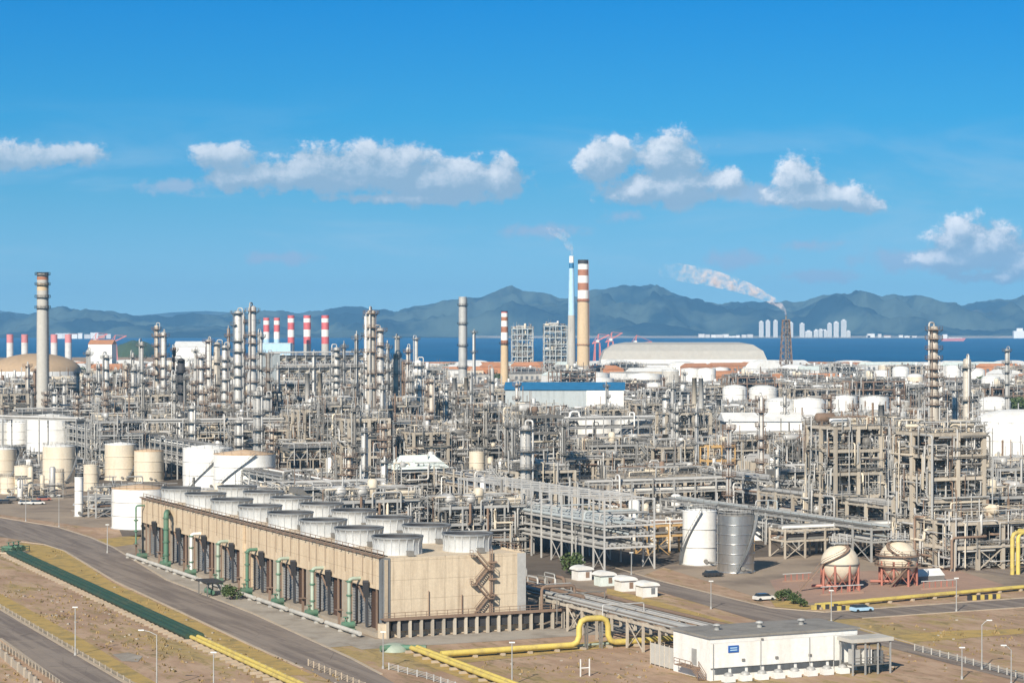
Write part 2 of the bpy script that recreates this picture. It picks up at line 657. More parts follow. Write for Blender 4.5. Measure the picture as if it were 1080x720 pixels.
def hides(p, h, hw=11.0):
    x, y = pix((p[0], p[1], 0))
    w = hw / p[1] * F
    yt = pix((p[0], p[1], h))[1]
    for x0, x1, y0, y1, D in PROT:
        if p[1] < D and x - w < x1 and x + w > x0 and yt < y1 and y > y0:
            return True
    return False


def occ_pt(p, r):
    a, b = to_pl(p)
    occupy(a - r, a + r, b - r, b + r)


def free(a0, a1, b0, b1):
    for o in OCC:
        if a0 < o[1] and a1 > o[0] and b0 < o[3] and b1 > o[2]:
            return False
    return True


LAND = []       # landmarks for describing where things stand: (phrase, point)


def landmark(phrase, p, top=None):
    LAND.append((phrase, pix((p[0], p[1], top if top is not None else 0))))
# ================================================================ SETTING
def ground_material():
    m = bpy.data.materials.new('dry_ground')
    m.use_nodes = True
    g = NT(m.node_tree)
    b = m.node_tree.nodes['Principled BSDF']
    tc = g.n('ShaderNodeTexCoord').outputs['Object']
    mv = g.turned(tc, -GA, (0.55, 0.2, 1))
    n1 = g.noise(mv, 0.09, 8, 0.62, 0.5)
    n2 = g.noise(mv, 0.35, 6, 0.6, 0.3)
    n3 = g.noise(tc, 1.3, 5, 0.6)
    soil = g.mix(g.ramp(n2, 0.35, 0.65), (0.34, 0.225, 0.155, 1), (0.46, 0.325, 0.23, 1))
    grass = g.mix(g.ramp(n3, 0.3, 0.7), (0.42, 0.30, 0.13, 1), (0.33, 0.26, 0.125, 1))
    n4 = g.noise(mv, 0.8, 8, 0.7, 0.8, w=2.0)
    c = g.mix(g.ramp(g.m('ADD', g.m('MULTIPLY', n1, 0.55), g.m('MULTIPLY', n4, 0.45)), 0.49, 0.58), soil, grass)
    c = g.mix(g.m('MULTIPLY', g.ramp(n4, 0.50, 0.64), 0.75), c, (0.20, 0.155, 0.09, 1))
    c = g.mix(g.m('MULTIPLY', g.ramp(g.noise(tc, 2.6, 5, 0.7), 0.52, 0.7), 0.45), c, (0.46, 0.36, 0.24, 1))
    c = g.mix(g.m('MULTIPLY', g.ramp(n2, 0.60, 0.72), 0.6), c, (0.40, 0.31, 0.22, 1))
    c = g.mix(g.m('MULTIPLY', g.ramp(g.noise(mv, 0.22, 5, 0.7, 1.0, w=5.0), 0.60, 0.70), 0.55), c, (0.11, 0.085, 0.055, 1))
    g.put(b.inputs['Base Color'], c)
    b.inputs['Roughness'].default_value = 0.95
    b.inputs['Specular IOR Level'].default_value = 0.1
    return m


M['earth'] = ground_material()
M['grass'] = mat('dry_yellow_grass', (0.44, 0.31, 0.12, 1), 0.95, dirt=(0.22, 0.185, 0.10, 1), dirt_amt=0.9, scale=0.35, var=0.02, spec=0.1)
def road_material():
    m = bpy.data.materials.new('worn_asphalt')
    m.use_nodes = True
    g = NT(m.node_tree)
    b = m.node_tree.nodes['Principled BSDF']
    tc = g.n('ShaderNodeTexCoord').outputs['Object']
    mv = g.turned(tc, -GA, (1.0, 0.045, 1))
    tracks = g.noise(mv, 0.55, 4, 0.6, 0.2)
    blot = g.noise(tc, 0.16, 7, 0.7, 0.6)
    grit = g.noise(tc, 1.8, 5, 0.75)
    c = g.mix(g.ramp(tracks, 0.38, 0.62), (0.185, 0.152, 0.132, 1), (0.27, 0.225, 0.19, 1))
    c = g.mix(g.m('MULTIPLY', g.ramp(blot, 0.52, 0.66), 0.55), c, (0.31, 0.255, 0.205, 1))
    c = g.mix(g.m('MULTIPLY', g.ramp(grit, 0.55, 0.72), 0.5), c, (0.10, 0.085, 0.075, 1))
    vo = g.n('ShaderNodeTexVoronoi', feature='DISTANCE_TO_EDGE')
    g.put(vo.inputs['Vector'], tc)
    vo.inputs['Scale'].default_value = 0.13
    c = g.mix(g.m('MULTIPLY', g.m('LESS_THAN', vo.outputs[0], 0.006), 0.3), c, (0.06, 0.05, 0.045, 1))
    g.put(b.inputs['Base Color'], c)
    b.inputs['Roughness'].default_value = 0.9
    b.inputs['Specular IOR Level'].default_value = 0.2
    return m


M['asphalt'] = road_material()
M['kerb'] = mat('pale_kerb_stone', (0.45, 0.37, 0.28, 1), 0.9, var=0.03, scale=0.3)
M['apron'] = mat('plant_paving', (0.33, 0.265, 0.205, 1), 0.95, dirt=(0.13, 0.105, 0.09, 1), dirt_amt=0.7, scale=0.05, var=0.02, spec=0.15)
M['gravel'] = mat('pale_gravel', (0.36, 0.32, 0.27, 1), 0.95, dirt=(0.20, 0.165, 0.13, 1), dirt_amt=0.8, scale=0.16, var=0.02)
M['redsoil'] = mat('reddish_paving', (0.36, 0.235, 0.175, 1), 0.95, dirt=(0.24, 0.16, 0.125, 1), dirt_amt=0.7, scale=0.08, var=0.02)


def sheet(name, pts, m, z, kind='structure', label=None):
    mb = MB()
    mb.add([(p[0], p[1], z) for p in pts], [tuple(range(len(pts)))])
    # face up
    a, b, c = (Vector(mb.v[i]) for i in (0, 1, 2))
    me_o = mb.build(name, m)
    if me_o.data.polygons[0].normal.z < 0:
        me_o.data.flip_normals()
    tag(me_o, kind=kind)
    return me_o


def pxs(*pp):
    return [at(x, y) for x, y in pp]


# land: one big sheet with an uneven shore
mb = MB()
random.seed(3)
shore = []
for i in range(81):
    x = -4000 + 8000 * i / 80
    y = 3700 + 40 * sin(x / 170.0) + 25 * sin(x / 61.0 + 1) + (500 if x < -420 else 0)
    shore.append((x, y, 0))
vs = [(-4000, -600, 0)] + shore + [(4000, -600, 0)]
mb.add(vs, [tuple(range(len(vs)))])
# quay face down to the water
nb = len(shore)
mb.add([(p[0], p[1], 0) for p in shore] + [(p[0], p[1] + 2, -6) for p in shore], [(k, k + 1, nb + k + 1, nb + k) for k in range(nb - 1)])
g0 = mb.build('ground', 'earth')
if g0.data.polygons[0].normal.z < 0:
    g0.data.flip_normals()
tag(g0, kind='structure')

apron_px = [(-400, 536), (0, 543), (100, 556), (150, 560), (140, 580), (180, 600)]
apron = pxs((-60, 534), (95, 556), (150, 556)) + [pl(-14, 168), pl(-5, -2), pl(44, -2), pl(44, 20)] + pxs((700, 598), (830, 640), (1090, 622), (1300, 600)) + \
    [Vector((1500, 900, 0)), Vector((1700, 3300, 0)), Vector((-1700, 3300, 0)), Vector((-900, 800, 0))]
sheet('plant_apron', apron, 'apron', 0.02)
sheet('painted_shade_floor', [pl(50, 120), pl(75, 70)] + pxs((740, 590), (860, 585), (1100, 590)) + [Vector((1100, 1000, 0)), Vector((1100, 1900, 0)), Vector((-1100, 1900, 0))] + pxs((-80, 498), (100, 500)) + [pl(10, 215), pl(45, 180)],
      mat('painted_shade_paving', (0.15, 0.125, 0.105, 1), 0.95, dirt=(0.08, 0.07, 0.06, 1), dirt_amt=0.7, scale=0.05, var=0.02, spec=0.1), 0.05)  # dark sheet that paints the shade in the gaps between plant units
sheet('gravel_yard', [pl(-16.5, -8), pl(-15.5, 165), pl(-2, 168), pl(-2, -8)], 'gravel', 0.03)
sheet('gravel_yard', [pl(-9, -13), pl(-9, -2), pl(52, -2), pl(52, -13)], 'gravel', 0.034)
sheet('road', pxs((440, 735), (402, 712), (370, 695), (267, 648), (175, 612), (118, 577), (95, 567), (60, 556), (0, 546), (-120, 530), (-120, 545), (0, 566), (45, 573), (67, 580), (120, 612), (267, 681), (320, 704), (375, 732)), 'asphalt', 0.04)
sheet('road', pxs((-80, 603), (0, 643), (117, 712), (160, 737), (90, 737), (62, 717), (0, 673), (-80, 622)), 'asphalt', 0.04)
sheet('grass_verge', pxs((-80, 590), (0, 626), (75, 667), (140, 706), (190, 735), (160, 737), (117, 711), (0, 642), (-80, 602)), 'grass', 0.03)
sheet('grass_verge', pxs((20, 572), (60, 577), (118, 614), (265, 682), (330, 712), (300, 712), (175, 655), (30, 586)), 'grass', 0.03)
sheet('grass_verge', pxs((100, 569), (150, 564), (140, 574), (118, 577)), 'grass', 0.05)
sheet('road', pxs((520, 560), (600, 585), (700, 614), (815, 642), (890, 660), (1000, 690), (1120, 722), (1180, 742), (1080, 720), (900, 673), (880, 661), (800, 655), (640, 607), (560, 583), (500, 567)), 'asphalt', 0.045)
sheet('road', pxs((810, 641), (870, 646), (1080, 631), (1300, 616), (1300, 626), (1080, 640), (905, 652), (850, 655)), 'asphalt', 0.05)
sheet('service_road', pxs((870, 583), (960, 592), (1090, 613), (1090, 606), (1000, 590), (900, 577)), 'asphalt', 0.05)
sheet('red_paving', pxs((812, 612), (850, 605), (1000, 598), (1060, 617), (1030, 624), (850, 636), (822, 630)), 'redsoil', 0.055)
sheet('grass_verge', pxs((640, 620), (700, 636), (800, 664), (795, 668), (640, 626)), 'grass', 0.055)
sheet('grass_verge', pxs((812, 632), (822, 630), (860, 640), (850, 643), (818, 640)), 'grass', 0.06)
sheet('grass_verge', pxs((925, 672), (1000, 665), (1080, 663), (1080, 668), (980, 676), (930, 682)), 'grass', 0.03)
sheet('grass_verge', pxs((420, 690), (470, 688), (690, 672), (690, 678), (480, 700), (560, 728), (520, 728)), 'grass', 0.03)
sheet('bare_patch', pxs((118, 690), (135, 688), (150, 692), (145, 698), (128, 697)), 'gravel', 0.05)


def kerb(pts, w=0.5, h=0.14):
    mb = MB()
    for a, b in zip(pts[:-1], pts[1:]):
        mb.beam((a[0], a[1], h / 2), (b[0], b[1], h / 2), w, h)
    o = mb.build('kerb', 'kerb')
    tag(o, kind='structure')


kerb(pxs((402, 711), (370, 694), (267, 647), (175, 611), (119, 577), (95, 566.5), (60, 555.5), (0, 545.5)))
kerb(pxs((20, 571), (46, 574), (68, 581), (120, 612.5), (267, 681.5), (318, 704)))
kerb(pxs((0, 642.5), (117, 711.5), (135, 722)), 0.6)
kerb(pxs((0, 673.5), (61, 718)), 0.6)
kerb(pxs((600, 584.5), (700, 613.5), (812, 641), (870, 645.5), (1080, 630.5)), 0.4)
kerb(pxs((910, 652), (1080, 640.5)), 0.4)
kerb(pxs((905, 662), (1000, 689.5), (1100, 716)), 0.4)

# ---- sea
def water_material():
    m = bpy.data.materials.new('sea_water')
    m.use_nodes = True
    g = NT(m.node_tree)
    b = m.node_tree.nodes['Principled BSDF']
    tc = g.n('ShaderNodeTexCoord').outputs['Object']
    mp = g.mapping(tc, (1.0, 0.25, 1))
    n = g.noise(mp, 0.004, 6, 0.6, 0.5)
    c = g.mix(g.ramp(n, 0.3, 0.7), (0.0015, 0.075, 0.19, 1), (0.003, 0.105, 0.25, 1))
    g.put(b.inputs['Base Color'], c)
    b.inputs['Roughness'].default_value = 0.45
    b.inputs['Specular IOR Level'].default_value = 0.12
    bp = g.n('ShaderNodeBump')
    bp.inputs['Strength'].default_value = 0.6
    bp.inputs['Distance'].default_value = 1.5
    g.put(bp.inputs['Height'], g.noise(tc, 0.08, 5, 0.65))
    g.put(b.inputs['Normal'], bp.outputs[0])
    return m


mb = MB()
mb.add([(-11000, 3600, -2), (11000, 3600, -2), (11000, 23500, -2), (-11000, 23500, -2)], [(0, 1, 2, 3)])
tag(mb.build('sea', water_material()), kind='structure')


# ---- mountains across the bay
def mountain_material():
    m = bpy.data.materials.new('forested_mountain')
    m.use_nodes = True
    g = NT(m.node_tree)
    b = m.node_tree.nodes['Principled BSDF']
    tc = g.n('ShaderNodeTexCoord').outputs['Object']
    n = g.noise(tc, 0.0016, 9, 0.62, 0.4)
    n2 = g.noise(tc, 0.0009, 6, 0.55, 0.2, w=4.0)
    c = g.mix(g.ramp(n, 0.42, 0.60), (0.006, 0.022, 0.034, 1), (0.075, 0.105, 0.09, 1))
    c = g.mix(g.m('MULTIPLY', g.ramp(n2, 0.60, 0.68), 0.8), c, (0.34, 0.27, 0.20, 1))
    g.put(b.inputs['Base Color'], c)
    b.inputs['Roughness'].default_value = 1.0
    b.inputs['Specular IOR Level'].default_value = 0.0
    return m


import mathutils
RIDGE = [(-700, 318), (-400, 312), (-200, 322), (0, 331), (35, 329), (67, 325), (85, 328), (105, 329), (140, 333), (175, 336), (190, 332), (210, 334), (240, 331), (262, 333), (285, 330),
         (297, 328), (315, 331), (332, 328), (355, 326), (380, 324), (400, 328), (420, 330), (430, 328), (450, 322), (470, 318), (490, 316), (507, 315), (520, 309), (532, 304),
         (541, 303), (552, 308), (565, 309), (582, 312), (597, 317), (610, 314), (622, 309), (640, 306), (660, 302), (675, 302), (687, 300), (700, 304), (715, 310), (730, 317),
         (742, 320), (760, 320), (790, 318), (820, 321), (835, 319), (860, 315), (880, 311), (900, 307), (915, 311), (930, 313), (950, 312), (965, 312), (985, 317), (1000, 321),
         (1015, 322), (1030, 318), (1045, 315), (1060, 314), (1080, 311), (1150, 306), (1300, 315), (1500, 305), (1800, 322)]


def ridge_y(px):
    return ridge_line(px) + 3.0 * mathutils.noise.fractal(Vector((px / 22.0, 4.0, 1.0)), 0.8, 2.1, 5)


def ridge_line(px):
    if px <= RIDGE[0][0]:
        return RIDGE[0][1]
    for (a, ya), (b, yb) in zip(RIDGE[:-1], RIDGE[1:]):
        if a <= px <= b:
            return ya + (yb - ya) * (px - a) / (b - a)
    return RIDGE[-1][1]


def terrain(name, D0, D1, Dr, hfun, x0, x1, nx, ny, mt):
    mb = MB()
    vs, fs = [], []
    for j in range(ny + 1):
        t = j / ny
        D = D0 + (D1 - D0) * t
        for i in range(nx + 1):
            px = x0 + (x1 - x0) * i / nx
            X = (px - 540) / F * D
            vs.append((X, D, hfun(px, X, D)))
    for j in range(ny):
        for i in range(nx):
            a = j * (nx + 1) + i
            fs.append((a, a + 1, a + nx + 2, a + nx + 1))
    mb.add(vs, fs, True)
    o = mb.build(name, mt)
    tag(o, kind='structure')
    return o


nz = mathutils.noise


def mount_h(px, X, D):
    # the crest stands at 17 km, spurs run down to a shore near 12 km
    zr = (HY - ridge_y(px)) / F * 17000 + H
    t = (D - 12300) / (17000 - 12300)
    shore_w = 0.06 * nz.noise(Vector((X / 900.0, 7.7, 0)))
    t -= shore_w
    if t < 0:
        return -6
    rg = 0.0
    for sx_, sy_, am, sd_ in ((1150.0, 1500.0, 1.0, 1.3), (520.0, 620.0, 0.6, 5.3), (230.0, 260.0, 0.32, 8.1), (110.0, 120.0, 0.14, 3.1)):
        rg += am * (0.55 - abs(nz.noise(Vector((X / sx_ + D / 4000.0, D / sy_, sd_)))) * 2.0)
    f = rg
    if t <= 1:
        base = zr * (t ** 1.25)
        amp = 4 * t * (1 - t)
        h = base * (1 - 0.25 * amp) + (0.10 + amp) * 230 * rg * (zr / 300)
        lim = H + (zr - H) * D / 17000 * 0.985
        h = min(h, lim + 14 * rg)
    else:
        h = (zr + 14 * rg) * (1 - (t - 1) * 0.9)
    return max(h, 0.5 if t > 0.01 else -2)


MT_ = None
terrain('mountains', 12000, 19500, 17000, mount_h, -500, 1580, 900, 130, mountain_material())


def far_h(px, X, D):
    y = 326 + 5 * sin(px / 130.0) + 3 * sin(px / 47.0) + 1.2 * sin(px / 19.0)
    zr = (HY - y) / F * 21500 + H
    t = 1 - abs(D - 21500) / 900
    return zr * t + 10 * nz.fractal(Vector((X / 300.0, D / 300.0, 9)), 0.9, 2.1, 4)


terrain('far_hills', 20700, 22200, 21500, far_h, -700, 420, 200, 10, mountain_material())

# low wooded spit on the left shore
def spit_h(px, X, D):
    u = (px - 143) / 26.0
    v = (D - 4700) / 350.0
    r = u * u + v * v
    return -3 + 30 * max(0, 1 - r) ** 0.6 + 4 * nz.noise(Vector((X / 18.0, D / 18.0, 0)))


terrain('wooded_headland', 4300, 5100, 4700, spit_h, 110, 175, 60, 26, M['leaf'])


# ---- dry tufts, stones and litter on the open ground
def inside(poly, x, y):
    c = False
    n = len(poly)
    for i in range(n):
        x0, y0 = poly[i]
        x1, y1 = poly[(i + 1) % n]
        if (y0 > y) != (y1 > y) and x < (x1 - x0) * (y - y0) / (y1 - y0) + x0:
            c = not c
    return c


M['tuft'] = mat('dry_tuft', (0.33, 0.235, 0.11, 1), 0.95, dirt=(0.15, 0.125, 0.06, 1), dirt_amt=0.9, scale=0.08, var=0.0)
FIELDS = [[(0, 627), (75, 668), (190, 722), (300, 722), (175, 662), (17, 600), (0, 592)], [(60, 579), (118, 616), (265, 684), (380, 722), (320, 722), (175, 650), (40, 586)],
          [(470, 702), (700, 684), (745, 722), (560, 722)], [(890, 660), (1080, 644), (1080, 704), (1000, 686)], [(910, 668), (960, 690), (1080, 722), (905, 722)],
          [(640, 622), (700, 637), (810, 666), (700, 664)], [(0, 684), (50, 720), (0, 720)]]
rt = random.Random(12)
tb = MB()
sb = MB()
for poly in FIELDS:
    xs_ = [p[0] for p in poly]
    ys_ = [p[1] for p in poly]
    area = (max(xs_) - min(xs_)) * (max(ys_) - min(ys_))
    clumps = [(rt.uniform(min(xs_), max(xs_)), rt.uniform(min(ys_), max(ys_))) for _ in range(max(4, area // 260))]
    for _ in range(int(area * (0.035 if max(xs_) < 500 else 0.014))):
        cx_, cy_ = rt.choice(clumps)
        x, y = cx_ + rt.gauss(0, 12), cy_ + rt.gauss(0, 3.4)
        if not inside(poly, x, y):
            continue
        q = at(x, y)
        if rt.random() < 0.88:
            hh = rt.uniform(0.15, 0.55)
            for k in range(3):
                a = rt.uniform(0, pi)
                w = rt.uniform(0.15, 0.4)
                tb.add([(q.x - w * cos(a), q.y - w * sin(a), 0.0), (q.x + w * cos(a), q.y + w * sin(a), 0.0), (q.x + rt.uniform(-.2, .2), q.y + rt.uniform(-.2, .2), hh)], [(0, 1, 2)])
        else:
            r = rt.uniform(0.1, 0.3)
            sb.box((q.x, q.y, r * 0.4), (r * 2, r * 1.5, r), rt.uniform(0, 3))
tag(tb.build('grass_tufts', 'tuft'), 'dry grass tufts scattered over the brown fields', kind='stuff')
tag(sb.build('stones', 'gravel'), 'pale stones and litter scattered over the brown fields', kind='stuff')
# ================================================================ BUILDERS
def cooling_tower():
    L, W, HT = 160.0, 28.5, 14.0
    t = thing('cooling_tower', 'long beige concrete cooling tower block with sixteen grey fan stacks on its roof', 'cooling tower', (O0.x, O0.y, 0), RZ)
    occupy(-14, 34, -14, 166)
    rnd = random.Random(5)
    # end wall facing the camera and the far end wall (solid)
    m = MB()
    m.bx(0, W, 0.0, 0.6, 0.0, HT)
    m.bx(0.4, 1.0, -0.35, -0.02, 0.0, HT)
    m.build('end_wall', 'concrete', t)
    m = MB()
    m.bx(0, W, L - 0.6, L, 0.0, HT)
    m.build('end_wall', 'concrete', t)
    # corner strips of grey sheet, as at both ends of the near wall
    m = MB()
    m.bx(-0.12, 1.5, -0.16, -0.003, 2.5, HT + 0.25)
    m.bx(-0.16, -0.003, -0.16, 1.2, 2.5, HT + 0.25)
    m.build('corner_sheet', 'louvre', t)
    m = MB()
    m.bx(W - 1.6, W + 0.12, -0.16, -0.003, 2.5, HT + 0.1)
    m.build('corner_sheet', 'galv', t)
    # roof deck
    m = MB()
    m.bx(0.0, W, 0.6, L - 0.6, HT - 0.5, HT - 0.003)
    m.build('roof', 'concrete', t)
    m = MB()
    m.bx(0.0, W, -0.02, 0.35, HT, HT + 0.25)
    m.bx(0, 0.35, 0.35, L, HT, HT + 0.3)
    m.bx(W - 0.35, W, 0.35, L, HT, HT + 0.3)
    m.build('parapet', 'concrete', t)
    # long side walls: fascia above, dark fill and louvres below
    for side in (0, 1):
        x = 0.0 if side == 0 else W
        s = 1 if side == 0 else -1
        m = MB()
        m.bx(x, x + s * 0.5, 0.6, L - 0.6, 8.4, HT - 0.5)
        m.build('fascia', 'fascia', t)
        m = MB()
        m.bx(x + s * 3.2, x + s * 3.7, 0.6, L - 0.6, 0.8, HT - 0.6)
        m.build('inner_wall', 'brown', t)
        m = MB()
        m.bx(x - s * 1.2, x + s * 3.2, 0.0, L, 0.0, 0.9)
        m.build('basin_wall', 'slab', t)
        for k in range(9):
            y = k * 20.0
            w = 1.0 if k in (4,) else 0.45
            m = MB()
            y0, y1 = max(0.0, y - w), min(L, y + w)
            m.bx(x - s * (0.55 if k == 4 else 0.1), x + s * 3.1, y0 + 0.65 * (k == 0), y1 - 0.65 * (k == 8), 0.9, 8.39)
            m.build('pier', 'fascia' if k == 4 else 'slab', t)
            if k == 4:
                m = MB()
                m.bx(x - s * 0.55, x - s * 0.003, y - 1.0, y + 1.0, 8.4, HT)
                m.build('pilaster', 'fascia', t)
    for k in range(8):
        y0 = k * 20.0 + 0.5
        # dark brown stacks of fill beside grey louvre panels, one pair per bay
        m = MB()
        m.bx(0.9, 1.9, y0 + 3.0, y0 + 7.2, 0.9, 8.39)
        m.build('fill_panel', 'brown', t)
        for q, (a, b) in enumerate(((0.3, 2.4), (9.0, 12.4), (13.0, 15.6), (16.2, 19.0))):
            m = MB()
            for i in range(14):
                z = 1.0 + i * 0.52
                m.beam((1.75, y0 + a, z), (1.75, y0 + b, z), 0.2, 0.1)
            m.bx(1.8, 2.2, y0 + a, y0 + b, 0.9, 8.3 - q * 0.4)
            m.build('louvre_panel', 'panel', t)
        # vertical timber braces
        m = MB()
        for yy in (2.7, 7.6, 12.7, 15.9):
            m.beam((0.2, y0 + yy, 0.9), (0.2, y0 + yy, 8.35), 0.28)
        m.beam((0.2, y0 + 7.6, 5.0), (0.2, y0 + 12.7, 8.6), 0.25)
        m.build('brace', 'rust', t)
        # leaning black chute at the top of each fill panel
        m = MB()
        m.beam((-0.9, y0 + 5.5, 9.6), (-0.1, y0 + 7.0, 6.6), 1.1, 0.6)
        m.beam((-0.1, y0 + 7.0, 6.7), (0.05, y0 + 7.2, 1.0), 0.9, 0.3)
        m.build('chute', 'dark', t)
        # riser pipe
        big = k == 6
        m = MB()
        yy = y0 + 10.5
        r = 0.62 if big else 0.36
        if big:
            m.route([(-2.2, yy, 0.6), (-2.2, yy, 12.4), (-2.0, yy + 0.3, 12.8), (-0.6, yy + 4.6, 12.8), (0.1, yy + 5.0, 12.4)], r, 10, 1.2)
        elif k == 7:
            m.route([(-2.2, yy + 6, 0.4), (-2.2, yy + 6, 12.7), (0.2, yy + 6, 12.7)], 0.22, 8)
        else:
            m.route([(-2.2, yy, 0.6), (-2.2, yy, 9.6), (0.1, yy, 9.6)], r, 10, bend=0.6)
        colr = ('pgreen', 'pgreen', 'pgreen', 'green', 'pgreen', 'white', 'green', 'green')[k]
        ris = m.build('riser_pipe', colr, t)
        m = MB()
        for z in ((3.2, 6.4, 9.0) if not big else (3, 6, 9, 11.5)):
            m.cyl((-2.2, yy + (6 if k == 7 else 0), z), (-2.2, yy + (6 if k == 7 else 0), z + 0.3), r + 0.2, n=10)
        m.build('flange', 'green', ris)
        # valve with handwheel at the foot
        m = MB()
        m.cyl((-3.6, yy, 1.1), (-1.2, yy, 1.1), 0.65, n=10)
        m.cyl((-2.9, yy, 1.2), (-2.9, yy, 2.6), 0.16)
        m.cyl((-2.9, yy, 2.5), (-2.9, yy, 2.62), 0.55, n=12)
        m.bx(-3.4, -1.4, yy - 1.2, yy + 1.2, 0.05, 0.5)
        m.build('valve', 'green', t)
        m = MB()
        m.bx(-2.9, -2.5, yy + 3.8, yy + 4.2, 0.04, 3.4)
        m.bx(-3.3, -2.1, yy + 3.2, yy + 4.8, 3.4, 3.5)
        m.build('valve_stand', 'rust', t)
        # small drop pipes from the roof edge
        for q in (4, 9, 14, 18):
            MB().route([(0.5, y0 + q, HT + 0.5), (-0.2, y0 + q, HT + 0.5), (-0.2, y0 + q, 10.2 - (q % 3))], 0.05, 5).build('drain_pipe', 'rust', t)
        # white header pipe length on the ground
        m = MB()
        m.cyl((-3.9, y0 + 0.6, 0.75), (-3.9, y0 + 18.2, 0.75), 0.42, n=12)
        for q in (3, 10, 17):
            m.bx(-4.5, -3.3, y0 + q - 0.25, y0 + q + 0.25, 0.0, 0.4)
        m.build('header_pipe', 'gconc', t)
    # roof edge railing with cable trays, long side
    m = MB()
    m.rail([(0.5, 0.6, HT + 0.3), (0.5, L, HT + 0.3)], 1.1, 0.10, gap=3)
    m.rail([(W - 0.5, 0.6, HT + 0.3), (W - 0.5, L, HT + 0.3)], 1.1, 0.10, gap=3)
    m.build('railing', 'rust', t)
    m = MB()
    m.bx(-0.5, 0.1, 0, L, HT + 0.36, HT + 0.6)
    for k in range(40):
        m.bx(-0.9, 0.3, k * 4 + 0.2, k * 4 + 0.4, HT + 0.3, HT + 0.5)
    m.build('cable_tray', 'rust', t)
    m = MB()
    m.cyl((0.9, 1, HT + 0.6), (0.9, L - 1, HT + 0.6), 0.16, n=6)
    m.cyl((1.4, 1, HT + 0.5), (1.4, L - 1, HT + 0.5), 0.12, n=6)
    m.build('roof_pipe', 'dark', t)
    # fan stacks
    R0 = 4.45
    prof_o = [(R0 + 0.2, 0.0), (R0 + 0.1, 0.35), (R0 + 0.02, 1.0), (R0 + 0.08, 2.0), (R0 + 0.25, 2.95), (R0 + 0.38, 2.95), (R0 + 0.38, 3.2),
              (R0 + 0.1, 3.2)]
    liner = lmesh(MB().lathe([(R0 + 0.1, 3.19), (R0 - 0.15, 2.0), (R0 - 0.3, 1.0), (R0 - 0.2, 0.1)], 40), 'liner', 'dark')
    stack = MB().lathe(prof_o, 40)
    for k in range(20):
        a = 2 * pi * k / 20
        for z0, z1, rr0, rr1 in ((0.1, 1.5, R0 + 0.13, R0 + 0.06), (1.5, 2.95, R0 + 0.06, R0 + 0.27)):
            stack.beam((rr0 * cos(a), rr0 * sin(a), z0), (rr1 * cos(a), rr1 * sin(a), z1), 0.14, 0.14)
    sm = lmesh(stack, 'fan_stack', 'frp')
    rim = lmesh(MB().lathe([(R0 + 0.44, 3.12), (R0 + 0.44, 3.32), (R0 + 0.05, 3.32), (R0 + 0.05, 3.12)], 40), 'rim', 'louvre')
    fan = MB()
    fan.cyl((0, 0, 1.2), (0, 0, 2.0), 0.7, 0.4, 12)
    for k in range(8):
        a = 2 * pi * k / 8
        fan.beam((0.5 * cos(a), 0.5 * sin(a), 1.6), ((R0 - 0.5) * cos(a), (R0 - 0.5) * sin(a), 1.6), 0.9, 0.12)
    fm = lmesh(fan, 'fan', 'dark')
    mo = MB()
    mo.bx(-0.5, 0.5, -R0 - 2.6, -R0 - 1.2, 0.1, 1.0)
    mo.cyl((0, -R0 - 1.4, 0.7), (0, 0, 1.0), 0.15)
    mm = lmesh(mo, 'motor', 'steel')
    bm = lmesh(MB().lathe([(0.01, 0.05), (R0 - 0.3, 0.05)], 40), 'fan_opening', 'dark')
    for k in range(8):
        for j, x in enumerate((7.0, 21.2)):
            p = (x, 10 + 20 * k, HT)
            o = link('fan_stack', sm, t, p)
            link('rim', rim, o)
            link('liner', liner, o)
            link('fan', fm, o)
            link('fan_opening', bm, o)
            link('motor', mm, t, p)
    # walkway in front of the near wall
    m = MB()
    m.bx(-0.6, 43, -2.4, -0.45, 3.3, 3.5)
    for a, b in ((-0.6, 43),):
        m.rail([(a, -2.35, 3.5), (b, -2.35, 3.5)], 1.1, 0.09, gap=2)
    m.bx(-0.6, 43, -2.5, -2.42, 3.2, 3.7)
    m.build('walkway', 'rust', t)
    pm = lmesh(MB().bx(-0.22, 0.22, -0.3, 0.3, 0, 3.28), 'post', 'post')
    bmm = lmesh(MB().bx(-0.2, 0.2, 0.3, 1.4, 2.6, 3.25), 'bracket', 'dark')
    for k in range(20):
        link('post', pm, t, (0.2 + k * 2.2, -2.0, 0))
        link('bracket', bmm, t, (0.2 + k * 2.2, -2.0, 0))
    m = MB()
    m.bx(1.5, W, -0.5, -0.006, 0, 1.1)
    m.bx(-1.0, 0.35, -1.8, -0.36, 0, 2.6)
    m.build('plinth', 'concrete', t)
    m = MB()
    m.bx(1.5, W + 3, -1.7, -0.55, 1.2, 2.9)
    m.build('basin_screen', 'dark', t)
    # zigzag stair on the near wall
    m = MB()
    xs = 17.2
    for i in range(4):
        z0 = 3.5 + i * 2.65
        xa, xb = (xs + 0.8, xs + 3.2) if i % 2 == 0 else (xs + 3.2, xs + 0.8)
        yb = -0.9 - 0.5 * (i % 2)
        for e in (-0.35, 0.35):
            m.beam((xa, yb + e, z0), (xb, yb + e, z0 + 2.65), 0.1, 0.2)
            m.beam((xa, yb + e, z0 + 1.0), (xb, yb + e, z0 + 3.65), 0.09)
        for q in range(9):
            f = (q + 0.5) / 9
            m.bx(xa + (xb - xa) * f - 0.15, xa + (xb - xa) * f + 0.15, yb - 0.35, yb + 0.35, z0 + 2.65 * f - 0.04, z0 + 2.65 * f + 0.02)
        m.bx(min(xb, xb + (0.9 if i % 2 == 0 else -0.9)), max(xb, xb + (0.9 if i % 2 == 0 else -0.9)), -2.0, -0.5, z0 + 2.6, z0 + 2.72)
